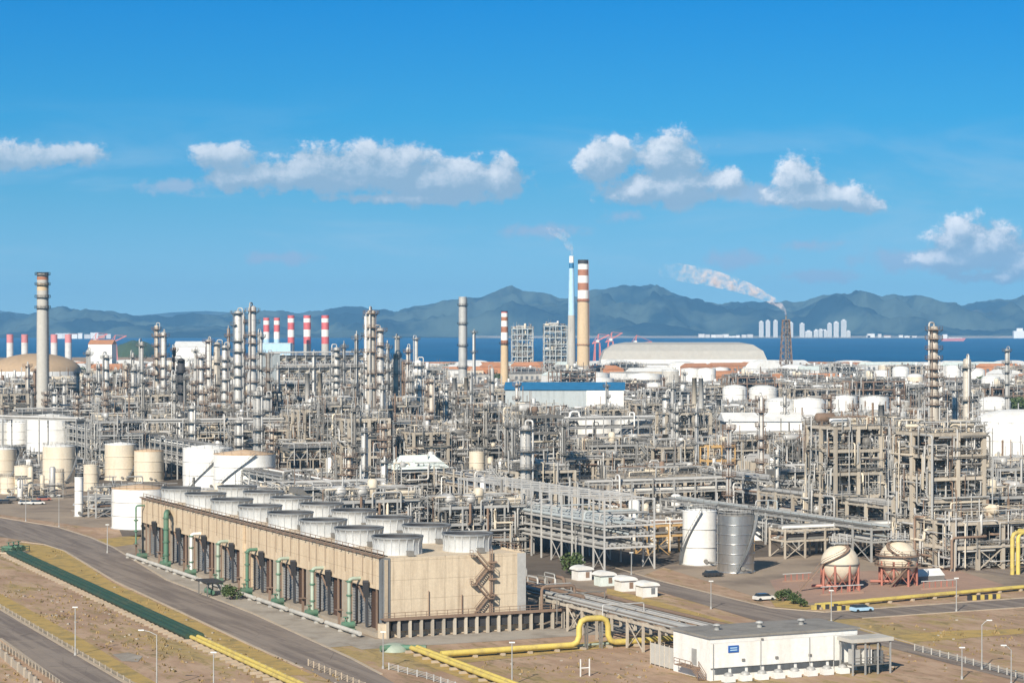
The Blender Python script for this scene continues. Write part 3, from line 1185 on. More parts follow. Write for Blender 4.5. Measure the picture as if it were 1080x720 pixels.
        m.rail([(xb + (0.9 if i % 2 == 0 else -0.9), -2.0, z0 + 2.72), (xb + (0.9 if i % 2 == 0 else -0.9), -0.55, z0 + 2.72)], 1.0, 0.08)
    m.build('stair', 'rust', t)
    m = MB()
    for x in (xs + 3.9, xs + 4.35):
        m.beam((x, -0.6, 3.5), (x, -0.6, HT + 1.2), 0.16)
    for i in range(26):
        m.beam((xs + 3.9, -0.6, 3.8 + i * 0.4), (xs + 4.35, -0.6, 3.8 + i * 0.4), 0.07)
    for z in (6.5, 9.5, 12.6):
        m.bx(xs + 3.7, xs + 5.2, -1.1, -0.2, z, z + 0.25)
    m.build('ladder', 'rust', t)
    m = MB()
    m.cyl((9.0, -0.25, 3.5), (9.0, -0.25, 8.0), 0.1)
    m.cyl((15.6, -0.25, 3.5), (15.6, -0.25, 7.0), 0.12)
    m.build('conduit', 'rust', t)
    landmark('the cooling tower', pl(12, 60, 8), 10)
    return t


# ---------------------------------------------------------------- pipe racks
def pipe_rack(name, label, p0, p1, width, zs, seed, bent=7.0, ztop=None, postmat='galv', npipe=9, pw=0.4, group='pipe racks of the plant',
              decks=True, rmax=0.5, mats=('alum', 'galv', 'steel', 'white', 'alum', 'rust'), ground=0.0, occ=True, braces=True):
    rnd = random.Random(seed)
    p0, p1 = Vector(p0), Vector(p1)
    d = p1 - p0
    d.z = 0
    L = d.length
    rz = math.atan2(d.y, d.x)
    t = thing(name, label, 'pipe rack', (p0.x, p0.y, 0), rz, group)
    n = max(1, int(round(L / bent)))
    n = min(n, 98)
    ztop = ztop or zs[-1] + 1.6
    m = MB()
    for y in (-width / 2, width / 2):
        m.bx(-pw / 2, pw / 2, y - pw / 2, y + pw / 2, ground, ztop)
    for z in zs:
        m.bx(-pw * 0.4, pw * 0.4, -width / 2 + pw / 2, width / 2 - pw / 2, z - 0.45, z)
    if ztop - zs[-1] > 3:
        m.bx(-0.1, 0.1, -width / 2 + pw / 2, width / 2 - pw / 2, ztop - 0.4, ztop - 0.1)
    me = lmesh(m, 'bent', postmat)
    for k in range(n + 1):
        link('bent', me, t, (L * k / n, 0, 0))
    # long side beams and bracing
    m = MB()
    for y in (-width / 2, width / 2):
        for z in zs:
            m.beam((0, y, z - 0.25), (L, y, z - 0.25), 0.28, 0.5)
        if ztop - zs[-1] > 3:
            m.beam((0, y, ztop - 0.3), (L, y, ztop - 0.3), 0.25, 0.3)
        if braces:
            for k in range(0, n, 4):
                x0, x1 = L * k / n, L * (k + 1) / n
                m.beam((x0, y, ground), (x1, y, zs[0] - 0.5), 0.16)
                m.beam((x1, y, ground), (x0, y, zs[0] - 0.5), 0.16)
    m.build('side_beam', postmat, t)
    tot = 0
    for li, z in enumerate(zs):
        x = -width / 2 + 0.7
        while x < width / 2 - 0.7 and tot < 70:
            r = rnd.choice((0.1, 0.15, 0.15, 0.22, 0.3, rmax * 0.85, rmax))
            gap = rnd.uniform(0.08, 0.45) + (0.9 if npipe < 7 and rnd.random() < 0.4 else 0)
            x += r
            a, b = 0.0, L
            if rnd.random() < 0.25 and L > 60:
                a = rnd.uniform(0, L * 0.5)
            if rnd.random() < 0.2 and L > 60:
                b = rnd.uniform(L * 0.55, L)
            m = MB()
            zz = z + r + 0.06
            pts = [(a, x, zz)]
            if r >= 0.15 and L > 70 and rnd.random() < 0.4:
                for q in range(int(L / 90)):
                    xx = (q + rnd.uniform(0.35, 0.65)) * 90
                    if a + 5 < xx < b - 10:
                        h = rnd.uniform(1.6, 3.0)
                        pts += [(xx, x, zz), (xx, x, zz + h), (xx + 4.5, x, zz + h), (xx + 4.5, x, zz)]
            pts.append((b, x, zz))
            m.route(pts, r, 6)
            if rnd.random() < 0.35:
                # branch dropping from or rising above the rack
                xx = rnd.uniform(a, b)
                sgn = rnd.choice((-1, 1))
                m.route([(xx, x, zz), (xx, x, zz + 1.4 + r), (xx, sgn * (width / 2 + 1.2), zz + 1.4 + r), (xx, sgn * (width / 2 + 1.2), max(1.0, zz - rnd.uniform(4, 9)))], max(0.1, r * 0.7), 6)
            m.build('pipe', rnd.choice(mats), t)
            tot += 1
            x += r + gap
            if npipe < 5 and rnd.random() < 0.3:
                x += 1.0
    if decks:
        m = MB()
        z = ztop
        m.beam((0, width / 2 - 0.6, z), (L, width / 2 - 0.6, z), 1.1, 0.1)
        m.rail([(0, width / 2, z), (L, width / 2, z)], 1.1, 0.08, gap=4)
        m.build('walkway', 'steel', t)
    if occ:
        a0, b0 = to_pl(p0)
        a1, b1 = to_pl(p1)
        w = width / 2 + 1
        occupy(min(a0, a1) - w, max(a0, a1) + w, min(b0, b1) - w, max(b0, b1) + w)
    return t


# ---------------------------------------------------------------- storage tanks
def tank(label, c, r, h, body='white', roof='rwhite', style='cone', stair=True, name='storage_tank', group=None, stair_a=None, rings=2, cat='storage tank', base=0.0, occ=True, seg=40):
    t = thing(name, label, cat, (c[0], c[1], base), 0, group)
    m = MB()
    m.lathe([(r, 0), (r, h)], seg)
    m.build('shell', body, t)
    m = MB()
    if style == 'cone':
        m.lathe([(r + 0.08, h - 0.15), (r + 0.08, h + 0.05), (0.01, h + r * 0.13)], seg)
    elif style == 'dome':
        pr = [(r + 0.08, h - 0.1)] + [(r * cos(q * pi / 2 / 7) + 0.001, h + r * 0.34 * sin(q * pi / 2 / 7)) for q in range(8)]
        m.lathe(pr, seg)
    elif style == 'open':
        m.lathe([(r + 0.15, h - 0.3), (r + 0.15, h), (r - 0.15, h), (r - 0.15, h - 2.0), (0.01, h - 1.8)], seg)
    rf = m.build('roof', roof, t)
    m = MB()
    for k in range(rings):
        z = h * (k + 1) / (rings + 1) if rings > 1 else h * 0.5
        m.lathe([(r, z - 0.08), (r + 0.14, z - 0.08), (r + 0.14, z + 0.08), (r, z + 0.08)], seg)
    m.lathe([(r, 0), (r + 0.3, 0), (r + 0.3, 0.3), (r, 0.3)], seg)
    m.build('stiffener', body if body != 'white' else 'alum', t)
    m = MB()
    pts = [((r - 0.1) * cos(2 * pi * k / 20), (r - 0.1) * sin(2 * pi * k / 20), h + 0.05) for k in range(20)]
    m.rail(pts, 1.1, 0.08, close=True, gap=6)
    m.build('railing', 'galv', rf)
    if stair:
        a0 = R(stair_a if stair_a is not None else -120)
        m = MB()
        turn = min(1.5, h * 1.35 / (r + 0.6))
        n = 14
        pr = None
        for k in range(n + 1):
            a = a0 + turn * k / n
            z = h * k / n
            p = Vector(((r + 0.55) * cos(a), (r + 0.55) * sin(a), z))
            if pr is not None:
                m.beam(pr, p, 0.75, 0.14)
                q = Vector((p.x * (r + 0.95) / (r + 0.55), p.y * (r + 0.95) / (r + 0.55), z + 1.0))
                q0 = Vector((pr.x * (r + 0.95) / (r + 0.55), pr.y * (r + 0.95) / (r + 0.55), pr.z + 1.0))
                m.beam(q0, q, 0.1)
                m.beam(q - Vector((0, 0, 1)), q, 0.07)
            pr = p
        m.build('stair', 'louvre' if body != 'dark' else 'galv', t)
    m = MB()
    a = R(-75)
    m.cyl(((r - 0.1) * cos(a), (r - 0.1) * sin(a), 1.2), ((r + 0.5) * cos(a), (r + 0.5) * sin(a), 1.2), 0.5, n=10)
    m.route([((r - .1) * cos(a + .25), (r - .1) * sin(a + .25), 0.9), ((r + 2) * cos(a + .25), (r + 2) * sin(a + .25), 0.9)], 0.25, 6)
    m.build('manhole', 'steel', t)
    if occ:
        occ_pt(c, r + 2)
    return t


# ---------------------------------------------------------------- tall columns
def column_tower(label, X, Y, d, h, body='alum', nplat=7, seed=0, top='head', name='process_column', group='tall process columns', pipe=True, platmat='steel', flare_top=False, skirt='post', occ=True, cat='process column'):
    rnd = random.Random(seed)
    t = thing(name, label, cat, (X, Y, 0), rnd.uniform(-0.3, 0.3), group)
    r = d / 2
    m = MB()
    prof = [(r * 1.02, 3.2)]
    if rnd.random() < 0.4 and nplat > 3:
        zt = h * rnd.uniform(0.3, 0.55)
        prof = [(r * 1.25, 3.2), (r * 1.25, zt), (r, zt + r * 1.2)]
    prof += [(r, h - r * 0.5), (r * 0.86, h - r * 0.2), (r * 0.5, h), (0.01, h + r * 0.12)]
    m.lathe(prof, 16)
    for k in range(int(h / 5)):
        z = 4 + k * 5
        if z < h - 3:
            rr = r * 1.27 if (len(prof) > 6 and z < zt) else r * 1.02
            m.lathe([(rr, z), (rr + 0.05, z + 0.05), (rr + 0.05, z + 0.25), (rr, z + 0.3)], 16)
    m.build('shell', body, t)
    m = MB()
    m.lathe([(prof[0][0] * 1.1, 0), (prof[0][0] * 1.02, 3.2)], 16)
    m.lathe([(prof[0][0] * 1.3, 0), (prof[0][0] * 1.3, 0.5), (prof[0][0] * 1.0, 0.5)], 16)
    m.build('skirt', skirt, t)
    zs = []
    if nplat:
        nplat = int(nplat * 1.35 + 0.5)
        for k in range(nplat):
            z = 7 + (h - 8.5) * (k + rnd.uniform(-0.18, 0.18)) / max(1, nplat - 1) if nplat > 1 else h - 1.5
            zs.append(min(max(z, 5), h - 1.0))
    pr = r * 1.3
    for z in zs:
        a0 = rnd.uniform(0, 2 * pi)
        span = rnd.choice((2 * pi, 2 * pi, 2 * pi, 3.6))
        ww = pr + 1.2
        m = MB()
        m.lathe([(r * 0.98, -0.12), (ww, -0.12), (ww, 0.1), (r * 0.98, 0.1)], 16, smooth=False, a0=a0, a1=a0 + span)
        pts = [(ww * cos(a0 + span * q / 10), ww * sin(a0 + span * q / 10), 0.1) for q in range(11)]
        m.rail(pts, 1.1, 0.1, gap=2.2)
        for q in range(5):
            a = a0 + span * (q + 0.5) / 5
            m.beam((ww * cos(a), ww * sin(a), -0.1), (r * 0.98 * cos(a), r * 0.98 * sin(a), -1.4), 0.14)
        m.build('platform', platmat, t, (0, 0, z))
    # ladder runs
    m = MB()
    al = -pi / 2 + rnd.uniform(-0.9, 0.9)
    lr = pr + 0.45
    for e in (-0.06, 0.06):
        m.beam((lr * cos(al + e), lr * sin(al + e), 0.4), (lr * cos(al + e), lr * sin(al + e), h - 0.5), 0.1)
    for k in range(int(h / 1.2)):
        z = 1 + k * 1.2
        m.beam((lr * cos(al - 0.06), lr * sin(al - 0.06), z), (lr * cos(al + 0.06), lr * sin(al + 0.06), z), 0.08)
    m.build('ladder', platmat, t)
    if pipe:
        for q in range(rnd.choice((1, 2, 2))):
            a = rnd.uniform(-2.9, -0.2)
            rp = min(0.45, 0.10 + r * 0.16) * rnd.uniform(0.7, 1.1)
            m = MB()
            rr = pr + rp + 0.2
            x, y = rr * cos(a), rr * sin(a)
            zt2 = h + 1.3 if q == 0 else h * rnd.uniform(0.4, 0.85)
            st = (0, 0, h) if q == 0 else (r * 0.9 * cos(a), r * 0.9 * sin(a), zt2)
            mid = [(0, 0, zt2)] if q == 0 else []
            zb = rnd.uniform(6, 12)
            m.route([st] + mid + [(x, y, zt2), (x, y, zb), (x + rnd.uniform(-6, 6), y + rnd.uniform(-1, 4), zb)], rp, 7)
            m.build('overhead_pipe', rnd.choice(('alum', 'galv', 'alum')), t)
    if top == 'davit':
        m = MB()
        m.route([(r * 0.6, 0, h - 0.4), (r * 0.6, 0, h + 2.6), (r + 1.6, 0, h + 2.6)], 0.12, 6)
        m.build('davit', platmat, t)
    if occ:
        occ_pt((X, Y), r + 2.5)
    return t


# ---------------------------------------------------------------- chimneys
def chimney(label, X, Y, r0, r1, h, bands, plats=(), name='chimney', group=None, cat='chimney', ladder=True, seg=24, platmat='dark', cap=None):
    """bands: list of (z fraction from, to, material)"""
    t = thing(name, label, cat, (X, Y, 0), 0, group)
    rr = lambda f: r0 + (r1 - r0) * f
    for f0, f1, mt in bands:
        m = MB()
        m.lathe([(rr(f0), h * f0), (rr(f1), h * f1)], seg)
        m.build('band' if len(bands) > 1 else 'shaft', mt, t)
    m = MB()
    m.lathe([(rr(1) + 0.12, h - 0.5), (rr(1) + 0.12, h), (rr(1) * 0.8, h), (rr(1) * 0.8, h - 4), (0.01, h - 4)], seg)
    m.build('lip', cap or 'dark', t)
    for z in plats:
        m = MB()
        ra = rr(z / h)
        m.lathe([(ra - 0.02, z - 0.15), (ra + 1.1, z - 0.15), (ra + 1.1, z + 0.1), (ra - 0.02, z + 0.1)], seg, smooth=False)
        pts = [((ra + 1.1) * cos(2 * pi * k / 12), (ra + 1.1) * sin(2 * pi * k / 12), z + 0.1) for k in range(12)]
        m.rail(pts, 1.2, 0.14, close=True, gap=4)
        m.build('platform', platmat, t)
    if ladder:
        m = MB()
        a = -0.35
        for e in (-0.25, 0.25):
            m.beam(((r0 + 0.5) * cos(a) + e, (r0 + 0.5) * sin(a), 1), ((r1 + 0.5) * cos(a) + e, (r1 + 0.5) * sin(a), h - 1), 0.14)
        for k in range(int(h / 2)):
            f = (k * 2 + 1) / h
            m.beam((rr(f) * cos(a), rr(f) * sin(a), f * h), ((rr(f) + 0.7) * cos(a), (rr(f) + 0.7) * sin(a), f * h), 0.55, 0.1)
        m.build('ladder', platmat, t)
    occ_pt((X, Y), r0 + 3)
    return t


# ---------------------------------------------------------------- multi-storey process structure
def process_frame(label, nx, ny, nl, bay, lh, postmat='post', pw=0.7, seed=0, dens=1.0, equip=1.0, name='process_structure', group='open process structures', lite=False, decks='steel', closed=False, first=None):
    rnd = random.Random(seed)
    t = thing(name, label, 'process structure', (0, 0, 0), 0, group)
    LX, LY = nx * bay, ny * bay
    x0, y0 = -LX / 2, -LY / 2
    zs = [(first or lh) + k * lh for k in range(nl)]
    top = zs[-1]
    if lite:
        m = MB()
        for i in range(nx + 1):
            for j in range(ny + 1):
                m.bx(x0 + i * bay - pw / 2, x0 + i * bay + pw / 2, y0 + j * bay - pw / 2, y0 + j * bay + pw / 2, 0, top)
        m.build('steel_frame', postmat, t)
    else:
        pm = lmesh(MB().bx(-pw / 2, pw / 2, -pw / 2, pw / 2, 0, top), 'post', postmat)
        for i in range(nx + 1):
            for j in range(ny + 1):
                link('post', pm, t, (x0 + i * bay, y0 + j * bay, 0))
    for li, z in enumerate(zs):
        m = MB()
        bw = pw * 0.7
        for j in range(ny + 1):
            for i in range(nx):
                m.bx(x0 + i * bay + pw / 2, x0 + (i + 1) * bay - pw / 2, y0 + j * bay - bw / 2, y0 + j * bay + bw / 2, z - 0.75, z - 0.01)
        for i in range(nx + 1):
            for j in range(ny):
                m.bx(x0 + i * bay - bw / 2, x0 + i * bay + bw / 2, y0 + j * bay + pw / 2, y0 + (j + 1) * bay - pw / 2, z - 0.75, z - 0.01)
        m.build('beam', postmat, t)
        m = MB()
        for i in range(nx):
            for j in range(ny):
                if rnd.random() < 0.9:
                    m.bx(x0 + i * bay + 0.02, x0 + (i + 1) * bay - 0.02, y0 + j * bay + 0.02, y0 + (j + 1) * bay - 0.02, z, z + 0.08)
        if m.v:
            m.build('deck', decks, t)
        m = MB()
        pts = [(x0 - 0.2, y0 - 0.2, z + 0.1), (x0 + LX + 0.2, y0 - 0.2, z + 0.1), (x0 + LX + 0.2, y0 + LY + 0.2, z + 0.1), (x0 - 0.2, y0 + LY + 0.2, z + 0.1)]
        m.rail(pts, 1.1, 0.09, close=True, gap=2.2)
        m.build('railing', rnd.choice(('galv', 'steel')), t)
    # vessels on the decks and the ground
    levels = [0.0] + [z + 0.1 for z in zs]
    for li, z in enumerate(levels):
        clear = (lh - 1.2) if li < len(levels) - 1 else 4.5
        for i in range(nx):
            for j in range(ny):
                if rnd.random() > (0.5 if li else 0.35) * equip:
                    continue
                cx, cy = x0 + (i + 0.5) * bay, y0 + (j + 0.5) * bay
                kind = rnd.random()
                m = MB()
                mt = rnd.choice(('alum', 'cream', 'steel', 'white', 'alum', 'galv', 'rust', 'cream'))
                if kind < 0.45:
                    r = rnd.uniform(0.5, min(1.3, clear * 0.3))
                    ln = bay * rnd.uniform(0.55, 0.9)
                    ax = rnd.choice('xy')
                    m.drum((cx, cy, z + r + 0.6), ln, r, ax)
                    for s_ in (-0.3, 0.3):
                        if ax == 'x':
                            m.bx(cx + s_ * ln - 0.2, cx + s_ * ln + 0.2, cy - r * 0.7, cy + r * 0.7, z, z + r + 0.2)
                        else:
                            m.bx(cx - r * 0.7, cx + r * 0.7, cy + s_ * ln - 0.2, cy + s_ * ln + 0.2, z, z + r + 0.2)
                    m.build('drum', mt, t)
                elif kind < 0.8:
                    r = rnd.uniform(0.6, 1.5)
                    hh = clear * rnd.uniform(0.6, 1.0) if li < len(levels) - 1 else rnd.uniform(3, 7)
                    m.lathe([(r * 0.75, z), (r * 0.75, z + 0.6), (r, z + 0.9), (r, z + hh - r * 0.4), (r * 0.7, z + hh - 0.1), (0.01, z + hh)], 12, (cx + rnd.uniform(-1, 1), cy, 0))
                    m.build('vessel', mt, t)
                else:
                    for q in range(3):
                        m.drum((cx, cy - 1.6 + q * 1.6, z + 1.3), bay * 0.7, 0.45, 'x', 8)
                    m.bx(cx - bay * 0.3, cx + bay * 0.3, cy - 2.0, cy + 2.0, z, z + 0.7)
                    m.build('exchanger', mt, t)
    # piping, by finish
    npipe = int(nx * ny * nl * (6.5 if not lite else 3.0) * dens)
    for mt, share in (('alum', 0.34), ('galv', 0.26), ('cream', 0.12), ('steel', 0.18), ('rust', 0.10)):
        m = MB()
        for q in range(max(2, int(npipe * share))):
            r = rnd.choice((0.07, 0.09, 0.12, 0.15, 0.15, 0.22, 0.32))
            if lite:
                r *= 1.4
            p = [x0 + rnd.uniform(-0.05, 1.05) * LX, y0 + rnd.choice((-1, 1)) * rnd.uniform(0.2, 0.53) * LY + LY / 2, rnd.uniform(1, top + 1)]
            pts = [tuple(p)]
            for s_ in range(rnd.choice((2, 3, 4, 5))):
                ax = rnd.choice((0, 0, 1, 2, 2))
                if ax == 2:
                    p[2] = min(max(0.8, p[2] + rnd.choice((-1, 1)) * rnd.uniform(2, lh * 1.6)), top + 2.5)
                elif ax == 0:
                    p[0] = min(max(x0 - 1, p[0] + rnd.choice((-1, 1)) * rnd.uniform(2, bay * 2)), x0 + LX + 1)
                else:
                    p[1] = min(max(y0 - 1, p[1] + rnd.choice((-1, 1)) * rnd.uniform(1, bay * 1.2)), y0 + LY + 1)
                if (Vector(p) - Vector(pts[-1])).length > 0.5:
                    pts.append(tuple(p))
            if len(pts) > 1:
                m.route(pts, r, 5 if lite else 6)
        if m.v:
            m.build('pipework', mt, t)
    for q in range(nx + 1):
        m = MB()
        xx, yy = x0 + rnd.uniform(0, LX), y0 + rnd.uniform(0, LY)
        hh = rnd.uniform(3, 9)
        m.cyl((xx, yy, top - 2), (xx, yy, top + hh), rnd.choice((0.1, 0.14, 0.2, 0.3)), n=6)
        m.build('vent_pipe', rnd.choice(('galv', 'alum', 'steel', 'rust')), t)
    if not lite:
        m = MB()
        xs = x0 + LX + 1.2
        zz = 0.0
        k = 0
        while zz < top - 0.5:
            z1 = min(zz + lh / 2, top)
            ya, yb = (y0, y0 + min(LY, 5)) if k % 2 == 0 else (y0 + min(LY, 5), y0)
            for e in (-0.5, 0.5):
                m.beam((xs + e, ya, zz), (xs + e, yb, z1), 0.12, 0.3)
                m.beam((xs + e, ya, zz + 1), (xs + e, yb, z1 + 1), 0.08)
            for q in range(8):
                f = (q + 0.5) / 8
                m.bx(xs - 0.5, xs + 0.5, ya + (yb - ya) * f - 0.14, ya + (yb - ya) * f + 0.14, zz + (z1 - zz) * f - 0.03, zz + (z1 - zz) * f + 0.03)
            m.bx(xs - 1.1, xs + 0.6, min(yb, yb + (1.2 if k % 2 == 0 else -1.2)), max(yb, yb + (1.2 if k % 2 == 0 else -1.2)), z1 - 0.1, z1)
            zz = z1
            k += 1
        for yy in (y0 - 1.0, y0 + min(LY, 5) + 1.0):
            m.beam((xs + 0.6, yy, 0), (xs + 0.6, yy, top + 1), 0.22)
        m.build('stair_tower', 'galv', t)
        m = MB()
        for q in range(nx):
            if rnd.random() < 0.5:
                a, b = x0 + q * bay, x0 + (q + 1) * bay
                z0, z1 = rnd.choice([(0, zs[0])] + list(zip(zs[:-1], zs[1:])))
                m.beam((a, y0, z0), (b, y0, z1 - 0.7), 0.22)
                m.beam((b, y0, z0), (a, y0, z1 - 0.7), 0.22)
        if m.v:
            m.build('brace', postmat, t)
    return t


def air_cooler(label, n, lh=11.0, seed=0, lite=False, group='air cooler banks'):
    rnd = random.Random(seed)
    t = thing('air_cooler_bank', label, 'air cooler', (0, 0, 0), 0, group)
    w, dp = 6.0, 10.0
    LX = n * w
    m = MB()
    for i in range(n + 1):
        for y in (-dp / 2, dp / 2):
            m.bx(-LX / 2 + i * w - 0.2, -LX / 2 + i * w + 0.2, y - 0.2, y + 0.2, 0, lh)
    m.bx(-LX / 2, LX / 2, -dp / 2 - 0.15, -dp / 2 + 0.15, lh, lh + 0.4)
    m.bx(-LX / 2, LX / 2, dp / 2 - 0.15, dp / 2 + 0.15, lh, lh + 0.4)
    m.build('leg_frame', 'post', t)
    m = MB()
    for i in range(n):
        x = -LX / 2 + i * w
        for y in (-dp / 2, dp / 2):
            m.beam((x + 0.3, y, lh + 0.4), (x + w / 2, y, lh + 3.4), 0.25)
            m.beam((x + w - 0.3, y, lh + 0.4), (x + w / 2, y, lh + 3.4), 0.25)
    m.build('brace', 'galv', t)
    hm = lmesh(MB().bx(-w / 2 + 0.15, w / 2 - 0.15, -dp / 2, dp / 2, lh + 3.5, lh + 4.9), 'tube_bundle', 'steel')
    fm = MB()
    fm.lathe([(2.5, lh + 3.5), (2.3, lh + 2.6), (2.5, lh + 2.5), (2.6, lh + 3.5)], 12, (0, -2.5, 0))
    fm.lathe([(2.5, lh + 3.5), (2.3, lh + 2.6), (2.5, lh + 2.5), (2.6, lh + 3.5)], 12, (0, 2.5, 0))
    fm = lmesh(fm, 'fan_ring', 'cream')
    for i in range(n):
        link('tube_bundle', hm, t, (-LX / 2 + (i + 0.5) * w, 0, 0))
        link('fan_ring', fm, t, (-LX / 2 + (i + 0.5) * w, 0, 0))
    m = MB()
    m.rail([(-LX / 2, -dp / 2 - 0.8, lh + 4.9), (LX / 2, -dp / 2 - 0.8, lh + 4.9)], 1.1, 0.1)
    m.bx(-LX / 2, LX / 2, -dp / 2 - 1.0, -dp / 2 - 0.02, lh + 4.8, lh + 4.9)
    for i in range(n):
        x = -LX / 2 + (i + 0.5) * w
        m.route([(x, -dp / 2 - 0.5, lh - 2), (x, -dp / 2 - 0.5, lh + 6.2), (x, 0, lh + 6.2)], 0.22, 6)
    m.cyl((-LX / 2, 0, lh + 6.2), (LX / 2, 0, lh + 6.2), 0.4, n=8)
    m.build('header', 'alum', t)
    for k in range(8 if not lite else 4):
        m = MB()
        z = rnd.uniform(2, lh - 1)
        y = rnd.uniform(-dp / 2, dp / 2)
        m.route([(-LX / 2 - 2, y, z), (rnd.uniform(-LX / 2, LX / 2), y, z), ], rnd.choice((0.2, 0.3, 0.4)), 6) if rnd.random() < 0.3 else m.cyl((-LX / 2 - 2, y, z), (LX / 2 + 2, y, z), rnd.choice((0.15, 0.25, 0.35)), n=6)
        m.build('pipe', rnd.choice(('alum', 'galv', 'rust', 'steel')), t)
    return t


def vessel_group(label, kind, seed, group='ground level equipment skids'):
    """one skid: vessels on a common base with their piping"""
    rnd = random.Random(seed)
    t = thing('vessel_skid', label, 'vessel skid', (0, 0, 0), 0, group)
    m = MB().bx(-10, 10, -7, 7, 0, 0.3)
    m.build('base_slab', 'slab', t)
    if kind == 0:
        for i in range(4):
            m = MB()
            r = rnd.uniform(0.9, 1.6)
            h = rnd.uniform(6, 13)
            m.lathe([(r * 0.9, 0.3), (r * 0.9, 1.8), (r, 2.0), (r, h - r * 0.4), (r * 0.6, h - 0.1), (0.01, h)], 14, (-7.5 + i * 5, rnd.uniform(-2, 2), 0))
            m.build('vessel', rnd.choice(('alum', 'cream', 'white', 'steel')), t)
    elif kind == 1:
        for i in range(3):
            m = MB()
            r = rnd.uniform(1.0, 1.6)
            y = -4.5 + i * 4.5
            m.drum((0, y, 2.2 + r), 13, r, 'x', 14)
            for x in (-4.5, 4.5):
                m.bx(x - 0.3, x + 0.3, y - r * 0.8, y + r * 0.8, 0.3, 2.2 + r * 0.6)
            m.build('drum', rnd.choice(('alum', 'cream', 'white', 'cream')), t)
    else:
        for i in range(5):
            m = MB()
            x = -8 + i * 4
            for z in (1.5, 3.4):
                m.drum((x, 0, z), 9, 0.7, 'y', 10)
            m.bx(x - 0.5, x + 0.5, -3, -2.4, 0.3, 3.4)
            m.bx(x - 0.5, x + 0.5, 2.4, 3, 0.3, 3.4)
            m.build('exchanger', rnd.choice(('alum', 'galv', 'rust', 'cream')), t)
    for mt in ('alum', 'galv', 'steel'):
        m = MB()
        for q in range(9):
            r = rnd.choice((0.1, 0.15, 0.2, 0.3))
            p = [rnd.uniform(-10, 10), rnd.uniform(-7, 7), rnd.uniform(0.8, 6)]
            pts = [tuple(p)]
            for s_ in range(4):
                ax = rnd.choice((0, 0, 1, 2))
                p[ax] = p[ax] + rnd.choice((-1, 1)) * rnd.uniform(2, 8 if ax < 2 else 4)
                p[2] = min(max(0.6, p[2]), 10)
                p[0] = min(max(-11, p[0]), 11)
                p[1] = min(max(-8, p[1]), 8)
                if (Vector(p) - Vector(pts[-1])).length > 0.5:
                    pts.append(tuple(p))
            if len(pts) > 1:
                m.route(pts, r, 6)
        m.build('pipework', mt, t)
    m = MB()
    m.rail([(-10, -7, 5.0), (10, -7, 5.0)], 1.1, 0.09)
    m.bx(-10, 10, -7, -5.8, 4.9, 5.0)
    for x in (-10, -3.3, 3.3, 10):
        m.beam((x, -7, 0), (x, -7, 5), 0.22)
    m.build('access_platform', 'galv', t)
    return t


def furnace(label, seed, nst=2, group='process furnaces'):
    rnd = random.Random(seed)
    t = thing('furnace', label, 'furnace', (0, 0, 0), 0, group)
    m = MB()
    m.bx(-9, 9, -4.5, 4.5, 2.6, 14)
    m.build('firebox', 'post', t)
    m = MB()
    for x in (-9, -4.5, 0, 4.5, 9):
        m.bx(x - 0.15, x + 0.15, -4.75, -4.52, 0, 14.2)
        m.bx(x - 0.15, x + 0.15, 4.52, 4.75, 0, 14.2)
    for z in (5, 8, 11):
        m.bx(-9.1, 9.1, -5.6, -4.78, z, z + 0.12)
    m.rail([(-9, -5.6, 5.1), (9, -5.6, 5.1)], 1.1, 0.1)
    m.rail([(-9, -5.6, 11.1), (9, -5.6, 11.1)], 1.1, 0.1)
    m.build('steel_frame', 'steel', t)
    m = MB()
    m.add([(-7, -3, 14), (7, -3, 14), (7, 3, 14), (-7, 3, 14), (-5, -2, 19), (5, -2, 19), (5, 2, 19), (-5, 2, 19)],
          [(0, 1, 5, 4), (1, 2, 6, 5), (2, 3, 7, 6), (3, 0, 4, 7), (4, 5, 6, 7)])
    m.build('convection_section', 'alum', t)
    for i in range(nst):
        m = MB()
        x = 0 if nst == 1 else -3.2 + i * 6.4
        m.lathe([(1.3, 19), (1.1, 34), (1.15, 34), (1.15, 34.4), (0.9, 34.4), (0.9, 33)], 14, (x, 0, 0))
        m.build('stack', rnd.choice(('alum', 'galv', 'post')), t)
    return t


